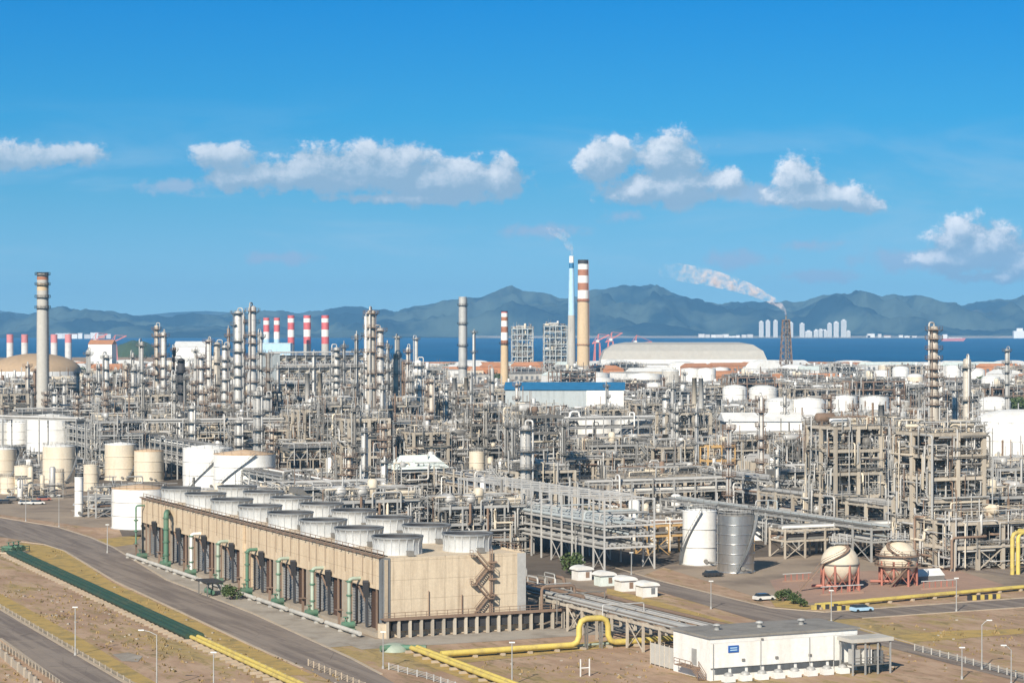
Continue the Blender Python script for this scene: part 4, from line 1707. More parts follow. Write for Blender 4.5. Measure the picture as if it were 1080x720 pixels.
# ---------------------------------------------------------------- spheres
def sphere_tank(label, px, py, r, zc, banded):
    p = at(px, py)
    t = thing('sphere_tank', label, 'sphere tank', (p.x, p.y + r, 0), 0, 'spherical tanks')
    m = MB()
    prof = [(max(0.01, r * sin(pi * k / 16)), zc - r * cos(pi * k / 16)) for k in range(17)]
    m.lathe(prof, 32)
    m.build('shell', 'cream', t)
    lg = MB()
    lg.cyl((0, 0, 0), (0, 0, zc), 0.26, n=8)
    lm = lmesh(lg, 'leg', 'red')
    for k in range(8):
        a = 2 * pi * (k + 0.5) / 8
        link('leg', lm, t, (r * 0.98 * cos(a), r * 0.98 * sin(a), 0))
    m = MB()
    for k in range(8):
        a, b = 2 * pi * (k + 0.5) / 8, 2 * pi * (k + 1.5) / 8
        m.beam((r * cos(a), r * sin(a), 0.4), (r * cos(b), r * sin(b), zc - 1.2), 0.12)
        m.beam((r * cos(b), r * sin(b), 0.4), (r * cos(a), r * sin(a), zc - 1.2), 0.12)
    m.build('brace', 'red', t)
    m = MB()
    if banded:
        for z, mm in ((zc - 1.0, 0), (zc + 1.2, 0)):
            rr = math.sqrt(r * r - (z - zc) ** 2)
            m.lathe([(rr - 0.05, z - 0.15), (rr + 1.0, z - 0.15), (rr + 1.0, z + 0.1), (rr - 0.05, z + 0.1)], 28, smooth=False)
            m.rail([((rr + 1) * cos(2 * pi * k / 16), (rr + 1) * sin(2 * pi * k / 16), z + 0.1) for k in range(16)], 1.0, 0.09, close=True)
        m.build('ring_platform', 'rust', t)
    else:
        m.lathe([(r * 0.999, zc - 0.2), (r + 0.12, zc - 0.2), (r + 0.12, zc + 0.1), (r * 0.999, zc + 0.1)], 32)
        m.build('ring', 'steel', t)
    m = MB()
    m.bx(-2.2, 2.2, -1.6, 1.6, zc + r + 0.2, zc + r + 0.35)
    m.rail([(-2.2, -1.6, zc + r + .35), (2.2, -1.6, zc + r + .35), (2.2, 1.6, zc + r + .35), (-2.2, 1.6, zc + r + .35)], 1.1, 0.1, close=True, gap=1.2)
    for x in (-1.5, 0, 1.5):
        m.cyl((x, 0, zc + r * 0.85), (x, 0, zc + r + 2.2), 0.18)
    m.build('top_platform', 'galv', t)
    m = MB()
    n = 14
    pr = None
    for k in range(n + 1):
        a = R(-150 if not banded else -60) - 1.9 * k / n * (1 if banded else -1)
        zz = zc + r * 0.99 * k / n + 0.0
        rr = math.sqrt(max(0.5, r * r - (zz - zc) ** 2)) + 0.5
        q = Vector((rr * cos(a), rr * sin(a), zz))
        if pr is not None:
            m.beam(pr, q, 0.7, 0.15)
            m.beam(pr + Vector((0, 0, 1)), q + Vector((0, 0, 1)), 0.09)
        pr = q
    q0 = Vector(((r + .5) * cos(R(-150 if not banded else -60)), (r + .5) * sin(R(-150 if not banded else -60)), zc))
    m.beam(q0, (q0.x - 5, q0.y - 0.5, 0), 0.8, 0.2)
    m.beam(q0 + Vector((0, 0, 1)), (q0.x - 5, q0.y - 0.5, 1), 0.1)
    m.build('stair', 'rust', t)
    m = MB()
    m.route([(0, 0, zc - r), (0, 0, 0.8), (-6, 0.5, 0.8)], 0.3, 8)
    m.route([(1, 0, zc - r * .98), (1, 0, 1.6), (5, 4, 1.6)], 0.18, 8)
    m.build('drain_pipe', 'red', t)
    occ_pt((p.x, p.y + r), r + 3)
    return t


def building(label, p, w, d, h, wall='white', roof='roofgrey', rz=RZ, name='building', cat='building', group=None, style='flat', windows=0, winmat='glass', rows=1, doors=0, over=0.4, base=0.0):
    """p = near left corner; w along the local x axis, d backwards"""
    t = thing(name, label, cat, (p[0], p[1], base), rz, group)
    m = MB()
    m.bx(0, w, 0, d, 0, h)
    m.build('wall', wall, t)
    m = MB()
    if style == 'flat':
        m.bx(-over, w + over, -over, d + over, h, h + 0.35)
    elif style == 'gable':
        rh = d * 0.16
        o = over
        m.add([(-o, -o, h), (w + o, -o, h), (w + o, d + o, h), (-o, d + o, h), (-o, d / 2, h + rh), (w + o, d / 2, h + rh)],
              [(0, 1, 5, 4), (2, 3, 4, 5), (1, 2, 5), (3, 0, 4), (0, 3, 2, 1)])
    elif style == 'gable_y':
        rh = w * 0.16
        o = over
        m.add([(-o, -o, h), (w + o, -o, h), (w + o, d + o, h), (-o, d + o, h), (w / 2, -o, h + rh), (w / 2, d + o, h + rh)],
              [(0, 1, 4), (2, 3, 5), (1, 2, 5, 4), (3, 0, 4, 5), (0, 3, 2, 1)])
    elif style == 'vault':
        n = 14
        rh = w * 0.28 if w < d else d * 0.28
        vs = []
        for yy in (-over, d + over):
            for k in range(n + 1):
                a = pi * k / n
                vs.append((w / 2 - (w / 2 + over) * cos(a), yy, h + rh * sin(a)))
        fs = [(k, k + 1, n + 2 + k, n + 1 + k) for k in range(n)] + [tuple(range(n + 1)), tuple(range(2 * n + 1, n, -1))]
        m.add(vs, fs, False)
    m.build('roof', roof, t)
    if windows:
        for r_ in range(rows):
            z0 = h * (r_ + 0.35) / rows
            for k in range(windows):
                x = w * (k + 0.5) / windows
                m = MB()
                ww = w / windows * 0.5
                m.bx(x - ww / 2, x + ww / 2, -0.06, -0.004, z0, z0 + h / rows * 0.4)
                m.build('window', winmat, t)
    for k in range(doors):
        m = MB()
        x = w * (k + 0.5) / doors
        m.bx(x - 1.4, x + 1.4, -0.08, -0.004, 0.02, 3.2)
        m.build('door', 'louvre', t)
    return t


def lamp_post(label, px, py, h, arm=0, head=True):
    p = at(px, py)
    t = thing('street_lamp', label, 'street lamp', (p.x, p.y, 0), 0, 'lamp posts along the roads')
    m = MB()
    m.cyl((0, 0, 0), (0, 0, h), 0.13, 0.08, 8)
    m.cyl((0, 0, 0), (0, 0, 0.5), 0.25, 0.2, 8)
    if arm:
        m.route([(0, 0, h - 0.1), (arm * 0.5, 0, h + 0.5), (arm, 0, h + 0.7)], 0.07, 6)
    m.build('pole', 'galv', t)
    if head:
        m = MB()
        x = arm or 0.0
        m.box((x, 0, h + (0.7 if arm else 0.05)), (0.9, 0.35, 0.18))
        m.build('lamp_head', 'rwhite', t)
    return t


def tree(label, p, h, r, seed, group='trees among the tanks'):
    rnd = random.Random(seed)
    t = thing('tree', label, 'tree', (p[0], p[1], 0), 0, group)
    m = MB()
    m.cyl((0, 0, 0), (0, 0, h * 0.5), 0.35, 0.2, 7)
    for k in range(5):
        a = rnd.uniform(0, 6.28)
        m.cyl((0, 0, h * 0.35), (r * 0.6 * cos(a), r * 0.6 * sin(a), h * rnd.uniform(0.6, 0.85)), 0.16, 0.06, 5)
    m.build('trunk', 'bark', t)
    m = MB()
    cl = [(rnd.uniform(-.6, .6) * r, rnd.uniform(-.6, .6) * r, h * rnd.uniform(0.45, 0.85), r * rnd.uniform(.35, .6)) for _ in range(9)]
    for k in range(520):
        cx, cy, cz, cr = rnd.choice(cl)
        v = Vector((rnd.gauss(0, 1), rnd.gauss(0, 1), rnd.gauss(0, 0.8)))
        v = v.normalized() * cr * rnd.uniform(0.6, 1.05)
        c = Vector((cx, cy, cz)) + v
        a = Vector((rnd.uniform(-1, 1), rnd.uniform(-1, 1), rnd.uniform(-1, 1))).normalized() * 0.11 * r
        b = a.cross(Vector((rnd.uniform(-1, 1), rnd.uniform(-1, 1), rnd.uniform(-1, 1)))).normalized() * 0.10 * r
        m.add([tuple(c - a), tuple(c - b), tuple(c + a), tuple(c + b)], [(0, 1, 2, 3)])
    m.build('crown', 'leaf', t)
    return t


def car(label, px, py, colr, rz=RZ, big=False, van=False):
    p = at(px, py)
    t = thing('parked_car' if not big else 'truck', label, 'car' if not big else 'truck', (p.x, p.y, 0), rz, 'vehicles on the plant roads')
    k = 1.6 if big else 1.0
    L, W = 4.5 * k, 1.85 * k
    m = MB()
    prof = [(-L / 2, 0.35), (-L / 2, 0.9), (-L / 2 + 0.3, 1.0), (L / 2 - 0.4, 0.95), (L / 2, 0.75), (L / 2, 0.35)]
    vs = [(x, y, z * k) for y in (-W / 2, W / 2) for x, z in prof]
    n = len(prof)
    m.add(vs, [tuple(range(n)), tuple(range(2 * n - 1, n - 1, -1))] + [(i, n + i, n + (i + 1) % n, (i + 1) % n) for i in range(n)])
    m.build('body', colr, t)
    m = MB()
    prof = [(-L * 0.42, 0.98), (-L * 0.33, 1.5), (L * 0.12, 1.5), (L * 0.28, 0.98)] if not van else [(-L * 0.48, 0.98), (-L * 0.47, 1.8), (L * 0.2, 1.8), (L * 0.38, 0.98)]
    vs = [(x, y * (0.93 if z < 1.2 else 0.84), z * k) for y in (-W / 2, W / 2) for x, z in prof]
    n = 4
    m.add(vs, [tuple(range(n)), tuple(range(2 * n - 1, n - 1, -1))] + [(i, n + i, n + (i + 1) % n, (i + 1) % n) for i in range(n)])
    m.build('cabin', 'glass' if not van else colr, t)
    wm = lmesh(MB().cyl((0, -0.12, 0), (0, 0.12, 0), 0.34 * k, n=14), 'wheel', 'tyre')
    for x in (-L * 0.32, L * 0.32):
        for y in (-W / 2 + 0.05, W / 2 - 0.05):
            link('wheel', wm, t, (x, y, 0.34 * k))
    return t
# ================================================================ FOREGROUND
cooling_tower()

# ---- pipelines on the ground
def pipeline(name, label, pts, r, n, m, spacing=4.0, gap=0.25, group='ground pipelines', sleeper='kerb', slip=0.6):
    t = thing(name, label, 'pipeline', (pts[0][0], pts[0][1], 0), 0, group)
    o = Vector((pts[0][0], pts[0][1], 0))
    P = [Vector((p[0], p[1], p[2] if len(p) > 2 else 0)) - o for p in pts]
    d = (P[-1] - P[0])
    d.z = 0
    side = Vector((d.y, -d.x, 0)).normalized()
    for k in range(n):
        off = (k - (n - 1) / 2) * (2 * r + gap)
        mb = MB()
        mb.route([p + side * off + Vector((0, 0, r + 0.45)) for p in P], r, 12, bend=r * 2.4)
        mb.build('pipe', m, t)
    Ltot = d.length
    sm = MB()
    w = n * (2 * r + gap) / 2 + slip
    a = math.atan2(side.y, side.x)
    sm.box((0, 0, 0.22), (2 * w, 0.45, 0.44), a)
    me = lmesh(sm, 'sleeper', sleeper)
    ns = min(98, int(Ltot / spacing))
    for k in range(ns + 1):
        q = P[0] + (P[-1] - P[0]) * ((k + 0.02) / max(1, ns + 0.04))
        link('sleeper', me, t, (q.x, q.y, 0))
    return t


pipeline('pipeline', 'dark green pipes side by side along the left main road, on pale sleepers', pxs((14, 586), (205, 676)), 0.5, 3, 'dgreen', 3.4, 0.3, slip=1.1)
pipeline('pipeline', 'yellow pipes beyond the green pipes, running out at the bottom left', pxs((205, 676), (300, 720), (345, 741)), 0.36, 2, 'yellow', 3.4, 0.5, slip=1.2)
mb = MB()
pg = at(14, 583)
t = thing('valve_station', 'green valve station at the far end of the dark green pipes', 'valve station', (pg.x, pg.y, 0), R(60))
mb.bx(-3, 3, -2.5, 2.5, 0, 0.4)
mb.build('base_slab', 'kerb', t)
for k in range(3):
    mb = MB()
    x = -1.8 + k * 1.8
    mb.cyl((x, -1.5, 1.2), (x, 1.5, 1.2), 0.7, n=12)
    mb.cyl((x, 0, 1.6), (x, 0, 2.8), 0.18)
    mb.cyl((x, 0, 2.7), (x, 0, 2.8), 0.6, n=12)
    mb.build('valve', 'green', t)
mb = MB()
mb.rail([(-3, -2.5, .4), (3, -2.5, .4), (3, 2.5, .4), (-3, 2.5, .4)], 1.2, 0.12, close=True, gap=1.5)
mb.build('railing', 'green', t)

# big yellow line in front of the near wall with its expansion loop
pa, pb = at(465, 695), at(697, 679)
dv = (pb - pa).normalized()
L1 = (pb - pa).length
s0 = (at(611, 685) - pa).dot(dv)
s1 = (at(642, 683) - pa).dot(dv)
mid0, mid1 = pa + dv * s0, pa + dv * s1
t = thing('pipeline', 'thick yellow pipe with a raised square loop in front of the cooling tower', 'pipeline', (pa.x, pa.y, 0), math.atan2(dv.y, dv.x), 'ground pipelines')
mb = MB()
mb.route([(0, 0, 0.9), (s0, 0, 0.9), (s0, 0, 5.3), (s1, 0, 5.3), (s1, 0, 0.9), (L1 + 3, 0, 0.9)], 0.52, 14, bend=1.4)
mb.build('pipe', 'yellow', t)
mb = MB()
mb.cyl((0, 0.95, 0.6), (L1 + 3, 0.95, 0.6), 0.22, n=8)
mb.build('side_pipe', 'pgreen', t)
me = lmesh(MB().bx(-0.3, 0.3, -0.9, 1.4, 0, 0.4), 'sleeper', 'kerb')
for k in range(9):
    link('sleeper', me, t, (1 + k * (L1 - 1) / 8, 0, 0))
me = lmesh(MB().bx(-0.12, 0.12, -0.5, -0.3, 0, 5.0).bx(-0.12, 0.12, 0.3, 0.5, 0, 5.0), 'loop_support', 'steel')
for k in (0.25, 0.75):
    link('loop_support', me, t, (s0 + (s1 - s0) * k, 0, -0.3))
pipeline('pipeline', 'yellow pipe pair leaving the tower corner toward the bottom centre', pxs((437, 688), (560, 735)), 0.42, 2, 'yellow', 4.0)
# covered pipe hump at the tower corner
p = at(416, 686)
t = thing('pipe_cover', 'low dark green humped cover at the near corner of the cooling tower', 'pipe cover', (p.x, p.y, 0), RZ)
mb = MB()
mb.lathe([(2.6, 0), (2.4, 0.7), (1.8, 1.1), (1.0, 1.3), (0.01, 1.35)], 18)
mb.build('cover', 'pgreen', t)
mb = MB()
mb.route([(-3, -1, 0.7), (0, -1, 0.7), (4.5, -3.5, 0.7)], 0.5, 10)
mb.build('pipe', 'green', t)

# yellow line and barriers at the right
pipeline('pipeline', 'yellow pipes beside the right-hand road, in front of the spherical tanks', pxs((862, 642), (1084, 622), (1180, 613)), 0.33, 2, 'yellow', 6.0, slip=0.3)
for px, py, lb in ((896, 643.5, 'yellow and black road barrier beside the small blue vehicle'), (1038, 632, 'yellow and black road barrier beyond the right-hand road')):
    p = at(px, py)
    t = thing('road_barrier', lb, 'barrier', (p.x, p.y, 0), RZ)
    for k in range(8):
        MB().bx(-4 + k, -3.02 + k, -0.25, 0.25, 0, 1.0).build('block', 'yellow' if k % 2 else 'dark', t)
p = at(870, 642)
t = thing('road_barrier', 'black and yellow low barrier left of the small blue vehicle', 'barrier', (p.x, p.y, 0), RZ)
for k in range(6):
    MB().bx(-3 + k, -2.02 + k, -0.25, 0.25, 0, 0.9).build('block', 'dark' if k % 2 else 'yellow', t)

# ---- white equipment building, bottom right
W0 = at(749, 718)
t = building('white equipment building with flat grey roof and small blue sign, bottom right', W0, 27.6, 12.0, 6.7, 'white', 'roofgrey', name='equipment_building', over=0.35)
landmark('the white equipment building', W0, 5)
MB().bx(-0.05, 27.65, -0.05, -0.004, 5.9, 6.66).build('cornice', 'rwhite', t)
mb = MB().bx(3.3, 5.2, -0.14, -0.006, 4.3, 5.4)
mb.build('sign', 'blue', t)
mb = MB()
mb.bx(3.6, 4.9, -0.17, -0.145, 4.95, 5.1)
mb.bx(3.6, 4.9, -0.17, -0.145, 4.6, 4.75)
mb.build('sign_bar', 'skyblue', t)
for k in range(8):
    mb = MB()
    for q in range(5):
        mb.bx(0.9 + k * 3.05, 3.2 + k * 3.05, -0.16, -0.01, 1.0 + q * 0.17, 1.1 + q * 0.17)
    mb.bx(0.8 + k * 3.05, 3.3 + k * 3.05, -0.05, -0.006, 0.95, 1.85)
    mb.build('vent', 'louvre', t)
for x in (5.8, 12.0, 18.3):
    MB().bx(x, x + 0.5, -0.2, -0.006, 2.8, 3.2).build('wall_lamp', 'steel', t)
MB().bx(9.3, 9.7, -0.25, -0.052, 6.0, 6.25).build('floodlight', 'steel', t)
mb = MB().bx(-0.08, -0.006, 4.2, 5.8, 1.9, 4.5)
mb.build('door', 'galv', t)
mb = MB()
mb.bx(-1.8, -0.02, 3.0, 8.5, 1.6, 1.75)
for i in range(8):
    mb.bx(-1.7, -0.2, 2.8 - i * 0.3, 3.1 - i * 0.3, 1.5 - i * 0.2, 1.6 - i * 0.2)
mb.rail([(-1.8, 8.5, 1.75), (-1.8, 3.0, 1.75), (-1.8, 0.7, 0.2)], 1.0, 0.09, gap=1.4)
mb.rail([(-0.4, 3.0, 1.75), (-0.4, 0.7, 0.2)], 1.0, 0.08, gap=1.4)
mb.build('entrance_stair', 'rust', t)
mb = MB().bx(0.3, 27.3, 0.3, 11.7, 6.75, 6.95)
for k, x in enumerate((5.0, 13.0, 21.0)):
    mb = MB()
    mb.lathe([(0.45, 7.05), (0.45, 7.7), (0.75, 7.75), (0.5, 8.0), (0.01, 8.1)], 12, (x, 6.5, 0))
    mb.build('roof_vent', 'galv', t)
for x in (0.5, 9.2, 18.4, 23.0):
    MB().cyl((x, -0.16, 0.2), (x, -0.16, 5.9), 0.07, n=6).build('downpipe', 'galv', t)
mb = MB()
mb.cyl((0, -0.2, 1.95), (23, -0.2, 1.95), 0.06, n=6)
mb.build('cable_duct', 'steel', t)
# air conditioning units in front
for k in range(8):
    q = W0 + V * (2.1 + k * 3.05) - U * 2.2
    a = thing('air_conditioner', 'white roof-domed air conditioning unit before the white building, %s' % ('first from the left', 'second from the left', 'third from the left', 'fourth from the left', 'fourth from the right', 'third from the right', 'second from the right', 'last on the right')[k], 'air conditioner', (q.x, q.y, 0), RZ, 'air conditioning units before the white building')
    MB().bx(-0.9, 0.9, -0.7, 0.7, 0.05, 1.0).build('case', 'rwhite', a)
    mb = MB()
    mb.lathe([(0.75, 1.0), (0.75, 1.15), (0.6, 1.4), (0.3, 1.5), (0.01, 1.52)], 16)
    mb.build('fan_cowl', 'galv', a)
# steel platform with a cabinet, right end of the building
q = W0 + V * 23.5 - U * 5.0
t = thing('equipment_platform', 'grey steel platform with cabinets and grey canopy against the white building', 'platform', (q.x, q.y, 0), RZ)
mb = MB()
for x in (0, 2.4, 4.8, 7.2):
    for y in (0, 3.6):
        mb.bx(x - 0.12, x + 0.12, y - 0.12, y + 0.12, 0, 5.3)
mb.build('post_frame', 'galv', t)
MB().bx(-0.4, 7.6, -0.4, 4.0, 5.3, 5.9).build('canopy', 'gconc', t)
mb = MB().bx(0, 7.2, 0, 3.6, 1.5, 1.65)
mb.rail([(0, 0, 1.65), (7.2, 0, 1.65), (7.2, 3.6, 1.65)], 1.1, 0.09, gap=1.2)
mb.build('deck', 'steel', t)
MB().bx(0.7, 1.9, 0.8, 2.4, 1.66, 4.0).build('cabinet', 'galv', t)
MB().bx(3.0, 4.2, 0.8, 2.4, 1.66, 3.9).build('cabinet', 'rwhite', t)
MB().bx(5.2, 6.4, 0.8, 2.4, 1.66, 3.6).build('cabinet', 'louvre', t)
mb = MB()
mb.route([(1.2, 1, 3.9), (1.2, 1, 4.8), (6, 1, 4.8), (6, 1, 3.5)], 0.15, 6)
mb.route([(3.5, 0.5, 0.2), (3.5, 0.5, 4.9), (5.1, 0.5, 4.9)], 0.12, 6)
mb.build('cable_duct', 'steel', t)
# grey fence panels left of the building
q0, q1 = at(686, 700), at(711, 707)
mb = MB()
t = thing('fence', 'short grey sheet fence just left of the white building', 'fence', (q0.x, q0.y, 0), 0)
mb.beam((0, 0, 1.9), (q1.x - q0.x, q1.y - q0.y, 1.9), 0.12, 3.4)
mb.build('panel', 'gconc', t)
mb = MB()
for k in range(6):
    f = k / 5
    mb.beam(((q1.x - q0.x) * f, (q1.y - q0.y) * f - 0.12, 0), ((q1.x - q0.x) * f, (q1.y - q0.y) * f - 0.12, 3.9), 0.15)
mb.build('post', 'post', t)
# small goal-post frame on the dirt
q = at(617, 713)
t = thing('pipe_stand', 'small pale H shaped frame standing on bare soil below the yellow loop', 'stand', (q.x, q.y, 0), RZ)
for x in (-0.8, 0.8):
    MB().bx(x - 0.08, x + 0.08, -0.08, 0.08, 0, 2.8).build('post', 'rwhite', t)
MB().bx(-0.72, 0.72, -0.06, 0.06, 1.3, 1.45).build('crossbar', 'rwhite', t)

# ---- low pipe trestle running from the tower to the white building
pipe_rack('pipe_trestle', 'low pipe trestle running from the cooling tower down to the white building', pl(39.5, 64), pl(39.5, -54) , 11.0, [5.0], 11, bent=6.0, ztop=5.1,
          postmat='post', pw=0.4, rmax=0.45, mats=('alum', 'galv', 'steel', 'alum', 'galv', 'rust', 'steel'), decks=False)
for k in range(4):
    px, py = ((617, 612), (641, 618), (663, 623.5), (686, 629.5))[k]
    q = at(px, py)
    t = building('small white cabin with a curved roof behind the trestle, %s' % ('farthest from the white building', 'second farthest from the white building', 'second nearest the white building', 'nearest the white building')[k],
                 q - V * 1.7, 3.4, 3.2, 2.3, 'rwhite' if k != 1 else 'teal', 'rwhite', style='vault', name='cabin', cat='cabin', group='white cabins behind the trestle')
    MB().bx(1.9, 2.8, -0.06, -0.004, 0.6, 1.9).build('door', 'rust' if k != 3 else 'louvre', t)
    occ_pt(q, 3)

# ---- fences and wall by the roads
def fence(label, pts, h, m, pm, solid=False, name='fence', gap=3.0, group=None):
    o = Vector((pts[0][0], pts[0][1], 0))
    t = thing(name, label, 'fence' if not solid else 'wall', o, 0, group)
    P = [Vector((p[0], p[1], 0)) - o for p in pts]
    mb = MB()
    for a, b in zip(P[:-1], P[1:]):
        if solid:
            mb.beam(a + Vector((0, 0, h / 2)), b + Vector((0, 0, h / 2)), 0.25, h)
        else:
            for z in (0.25, 0.5, 0.75, 0.98):
                mb.beam(a + Vector((0, 0, h * z)), b + Vector((0, 0, h * z)), 0.07)
    mb.build('panel' if solid else 'rail', m, t)
    me = lmesh(MB().bx(-0.09, 0.09, -0.09, 0.09, 0, h + 0.15) if not solid else MB().bx(-0.25, 0.25, -0.25, 0.25, 0, h + 0.3), 'post', pm)
    tot = sum((b - a).length for a, b in zip(P[:-1], P[1:]))
    g = max(gap, tot / 95)
    for a, b in zip(P[:-1], P[1:]):
        L = (b - a).length
        n = max(1, int(L / g))
        for k in range(n):
            q = a + (b - a) * (k / n)
            link('post', me, t, (q.x, q.y, 0))
    return t


fence('pale roadside railing at the bottom left corner', pxs((-60, 645), (0, 682), (52, 716), (80, 737)), 0.9, 'slab', 'slab', gap=2.5)
fence('low grey wall outside the bottom left road railing', pxs((-40, 665), (0, 692), (26, 714), (60, 745)), 1.3, 'slab', 'slab', solid=True, name='boundary_wall', gap=5)
fence('pale roadside railing above the bottom left road', pxs((0, 641), (117, 710), (165, 738)), 0.7, 'slab', 'slab', gap=4)
fence('white railing along the lower right road', pxs((965, 686), (1010, 697), (1100, 722)), 1.0, 'galv', 'gconc', gap=2.5)
fence('thin pale railing on the verge between main road and yellow pipes', pxs((325, 702), (385, 727), (410, 738)), 1.0, 'kerb', 'kerb', gap=2.5)
fence('thin railing on the right verge of the main road, bottom centre', pxs((410, 706), (450, 716), (520, 740)), 1.0, 'galv', 'galv', gap=2.5)

for a in [('thin lamp post on the field left of the green pipes', 79, 691, 8.2, 0), ('bent-arm lamp post on the field near the bottom edge', 165, 727, 8.5, -2.4),
          ('short lamp post above the left road, farthest left', 27, 550, 7.5, 0), ('lamp post above the left road, between two others', 62, 556, 9.0, 0),
          ('lamp post on the corner before the rusty-roofed white tank', 113, 583, 7.0, 0), ('lamp post before the near corner of the cooling tower', 404, 705, 6.0, 0),
          ('twin-armed lamp post on the right-hand brown field', 1036, 706, 7.4, 1.2), ('lamp post at the right edge, bottom corner', 1067, 722, 5.5, -1.2),
          ('lamp post on the roadside before the banded spherical tank', 1009, 645, 6.6, 0), ('lamp post behind the white building roof', 877, 656, 6.0, 0),
          ('short lamp post on the lower right railing', 1015, 716, 5.0, 0), ('lamp post at the bottom edge, lower left field', 225, 737, 7.0, 0),
          ('lamp post on the brown field left of the H frame', 540, 722, 6.6, 0), ('lamp post behind the trestle on the brown road', 750, 642, 5.5, 0),
          ('lamp post before the tall white tank', 666, 606, 5.0, 0)]:
    lamp_post(*a)

for a in [('blue and white pickup beside the yellow barrier on the right-hand road', 909, 645, 'skyblue'), ('white car on the paving right of the metal tank', 806, 633, 'rwhite'),
          ('white pickup below the beige tanks at the left', 27, 532, 'rwhite'), ('dark teal car below the beige tanks, far left', 5, 531, 'dark'),
          ('dark car right of the dark teal car, far left', 13, 528, 'steel'), ('red vehicle among the stanchions below the beige tanks', 46, 528, 'red'),
          ('small white car beside the red vehicle, left yard', 39, 532, 'white'), ('dark car on the road before the metal tank', 752, 608, 'dark')]:
    car(a[0], a[1], a[2], a[3])
p = at(975, 612)
t = thing('tarpaulin_stack', 'white and grey covered pile right of the banded spherical tank', 'covered pile', (p.x, p.y, 0), RZ)
MB().bx(-4, 4, -2, 2, 0, 1.2).build('load', 'steel', t)
mb = MB()
mb.add([(-4.1, -2.1, 1.2), (4.1, -2.1, 1.2), (4.1, 2.1, 1.2), (-4.1, 2.1, 1.2), (-4.1, 0, 2.6), (4.1, 0, 2.6)], [(0, 1, 5, 4), (2, 3, 4, 5), (1, 2, 5), (3, 0, 4), (0, 3, 2, 1)])
mb.build('tarpaulin', 'rwhite', t)

# bushes
for k, (px, py, r, lb) in enumerate([(604, 606, 3.2, 'bright green bush by the upper end of the trestle'), (826, 634, 1.7, 'green bush at the left end of the yellow pipes'),
                                     (838, 637, 1.6, 'low green bush beside the road bend before the spheres'), (846, 640, 1.3, 'smallest green bush at the road bend'),
                                     (244, 632, 2.2, 'bush by the pump house before the cooling tower'), (618, 563, 5.0, 'dark green bush under the long multi-level rack'),
                                     (604, 566, 4.0, 'dark green bush under the long rack, left one')]):
    q = at(px, py)
    o = tree(lb, (q.x, q.y), r * 1.3, r, 50 + k, 'bushes')
    o.name = 'bush'
    o['category'] = 'bush'

# pump house on the strip before the tower
q = pl(-10.5, 72)
t = thing('pump_shelter', 'small dark-roofed pump shelter before the middle of the cooling tower', 'shelter', q, RZ)
for x, y in ((0, 0), (3, 0), (0, 6), (3, 6)):
    MB().bx(x - 0.12, x + 0.12, y - 0.12, y + 0.12, 0, 3.0).build('post', 'steel', t)
MB().bx(-0.5, 3.5, -0.6, 6.6, 3.0, 3.2).build('roof', 'dark', t)
mb = MB()
mb.cyl((1.5, 1.2, 0.8), (1.5, 3.2, 0.8), 0.5)
mb.cyl((1.5, 3.6, 0.9), (1.5, 5.2, 0.9), 0.7)
mb.build('pump', 'green', t)
mb = MB()
mb.route([(1.5, 4.4, 1.2), (1.5, 4.4, 2.4), (3.5, 4.4, 2.4), (4.5, 4.4, 0.6)], 0.25, 8)
mb.build('pipe', 'galv', t)

# ================================================================ TANKS
def tnk(px, gy, wpx, ytop, label, **kw):
    """tank whose front foot is seen at (px, gy), wpx wide, its rim at ytop"""
    D = F * H / (gy - HY)
    r = wpx / 2 / F * D
    r = wpx / 2 / F * (D + r)
    Dc = D + r
    X = (px - 540) / F * Dc
    h = hz(ytop, Dc)
    if wpx > 13:
        protect(px - wpx / 2 + 1, px + wpx / 2 - 1, ytop, ytop + (gy - ytop) * 0.72, D)
    return tank(label, (X, Dc), r, h, **kw)


tnk(738, 597, 36, 538, 'tall white tank standing left of the shiny metal tank', stair_a=-175, style='cone')
tnk(776, 605, 39, 542, 'shiny bare metal tank right of the tall white tank', body='shiny', roof='steel', stair_a=-95, rings=5)
landmark('the shiny metal tank', at(776, 605), 8)
tnk(799, 570, 20, 537, 'narrow white tank behind the shiny metal tank', stair=False)
tnk(147, 559, 58, 514, 'white tank with a rusty roof at the far end of the cooling tower', roof='rustroof', stair=False)
landmark('the rusty-roofed tank', at(147, 559), 8)
tnk(219, 516, 52, 472, 'white tank with pale roof, left of the pair behind the cooling tower', stair_a=-128, roof='rwhite')
tnk(258, 520, 65, 478, 'white tank with brownish roof, right of the pair behind the cooling tower', stair_a=-150, roof='rustroof')
landmark('the pair of white tanks', at(240, 518), 8)
tnk(53, 481, 49, 439, 'large white tank behind the beige tanks, far left', stair=False, style='cone')
tnk(19, 472, 24, 446, 'white dome-topped tank left of the large white tank', style='dome', stair=False)
tnk(-6, 472, 30, 446, 'white dome-topped tank cut by the left edge', style='dome', stair=False)
tnk(36, 480, 12, 468, 'small white drum tank at the foot of the large white tank', stair=False)
tnk(62, 510, 34, 470, 'beige tank with stair, second of the four large beige tanks', body='cream', roof='rwhite', stair_a=-60)
tnk(2, 508, 30, 473, 'beige tank cut by the left edge', body='cream', roof='rwhite', stair_a=-60)
tnk(127, 507, 33, 468, 'beige tank with rusty roof, third of the four large beige tanks', body='cream', roof='rwhite', stair_a=-60)
tnk(157, 508, 31, 475, 'beige tank with pale ribs, last of the four large beige tanks', body='cream', roof='rustroof', stair=False)
tnk(25, 521, 20, 491, 'small beige tank below the gap between two large beige tanks', body='cream', roof='cream', stair=False)
tnk(61, 516, 13, 498, 'small beige tank under the second large beige tank', body='cream', roof='cream', stair=False)
tnk(8, 521, 16, 503, 'smallest beige tank near the left edge', body='cream', roof='cream', stair=False)
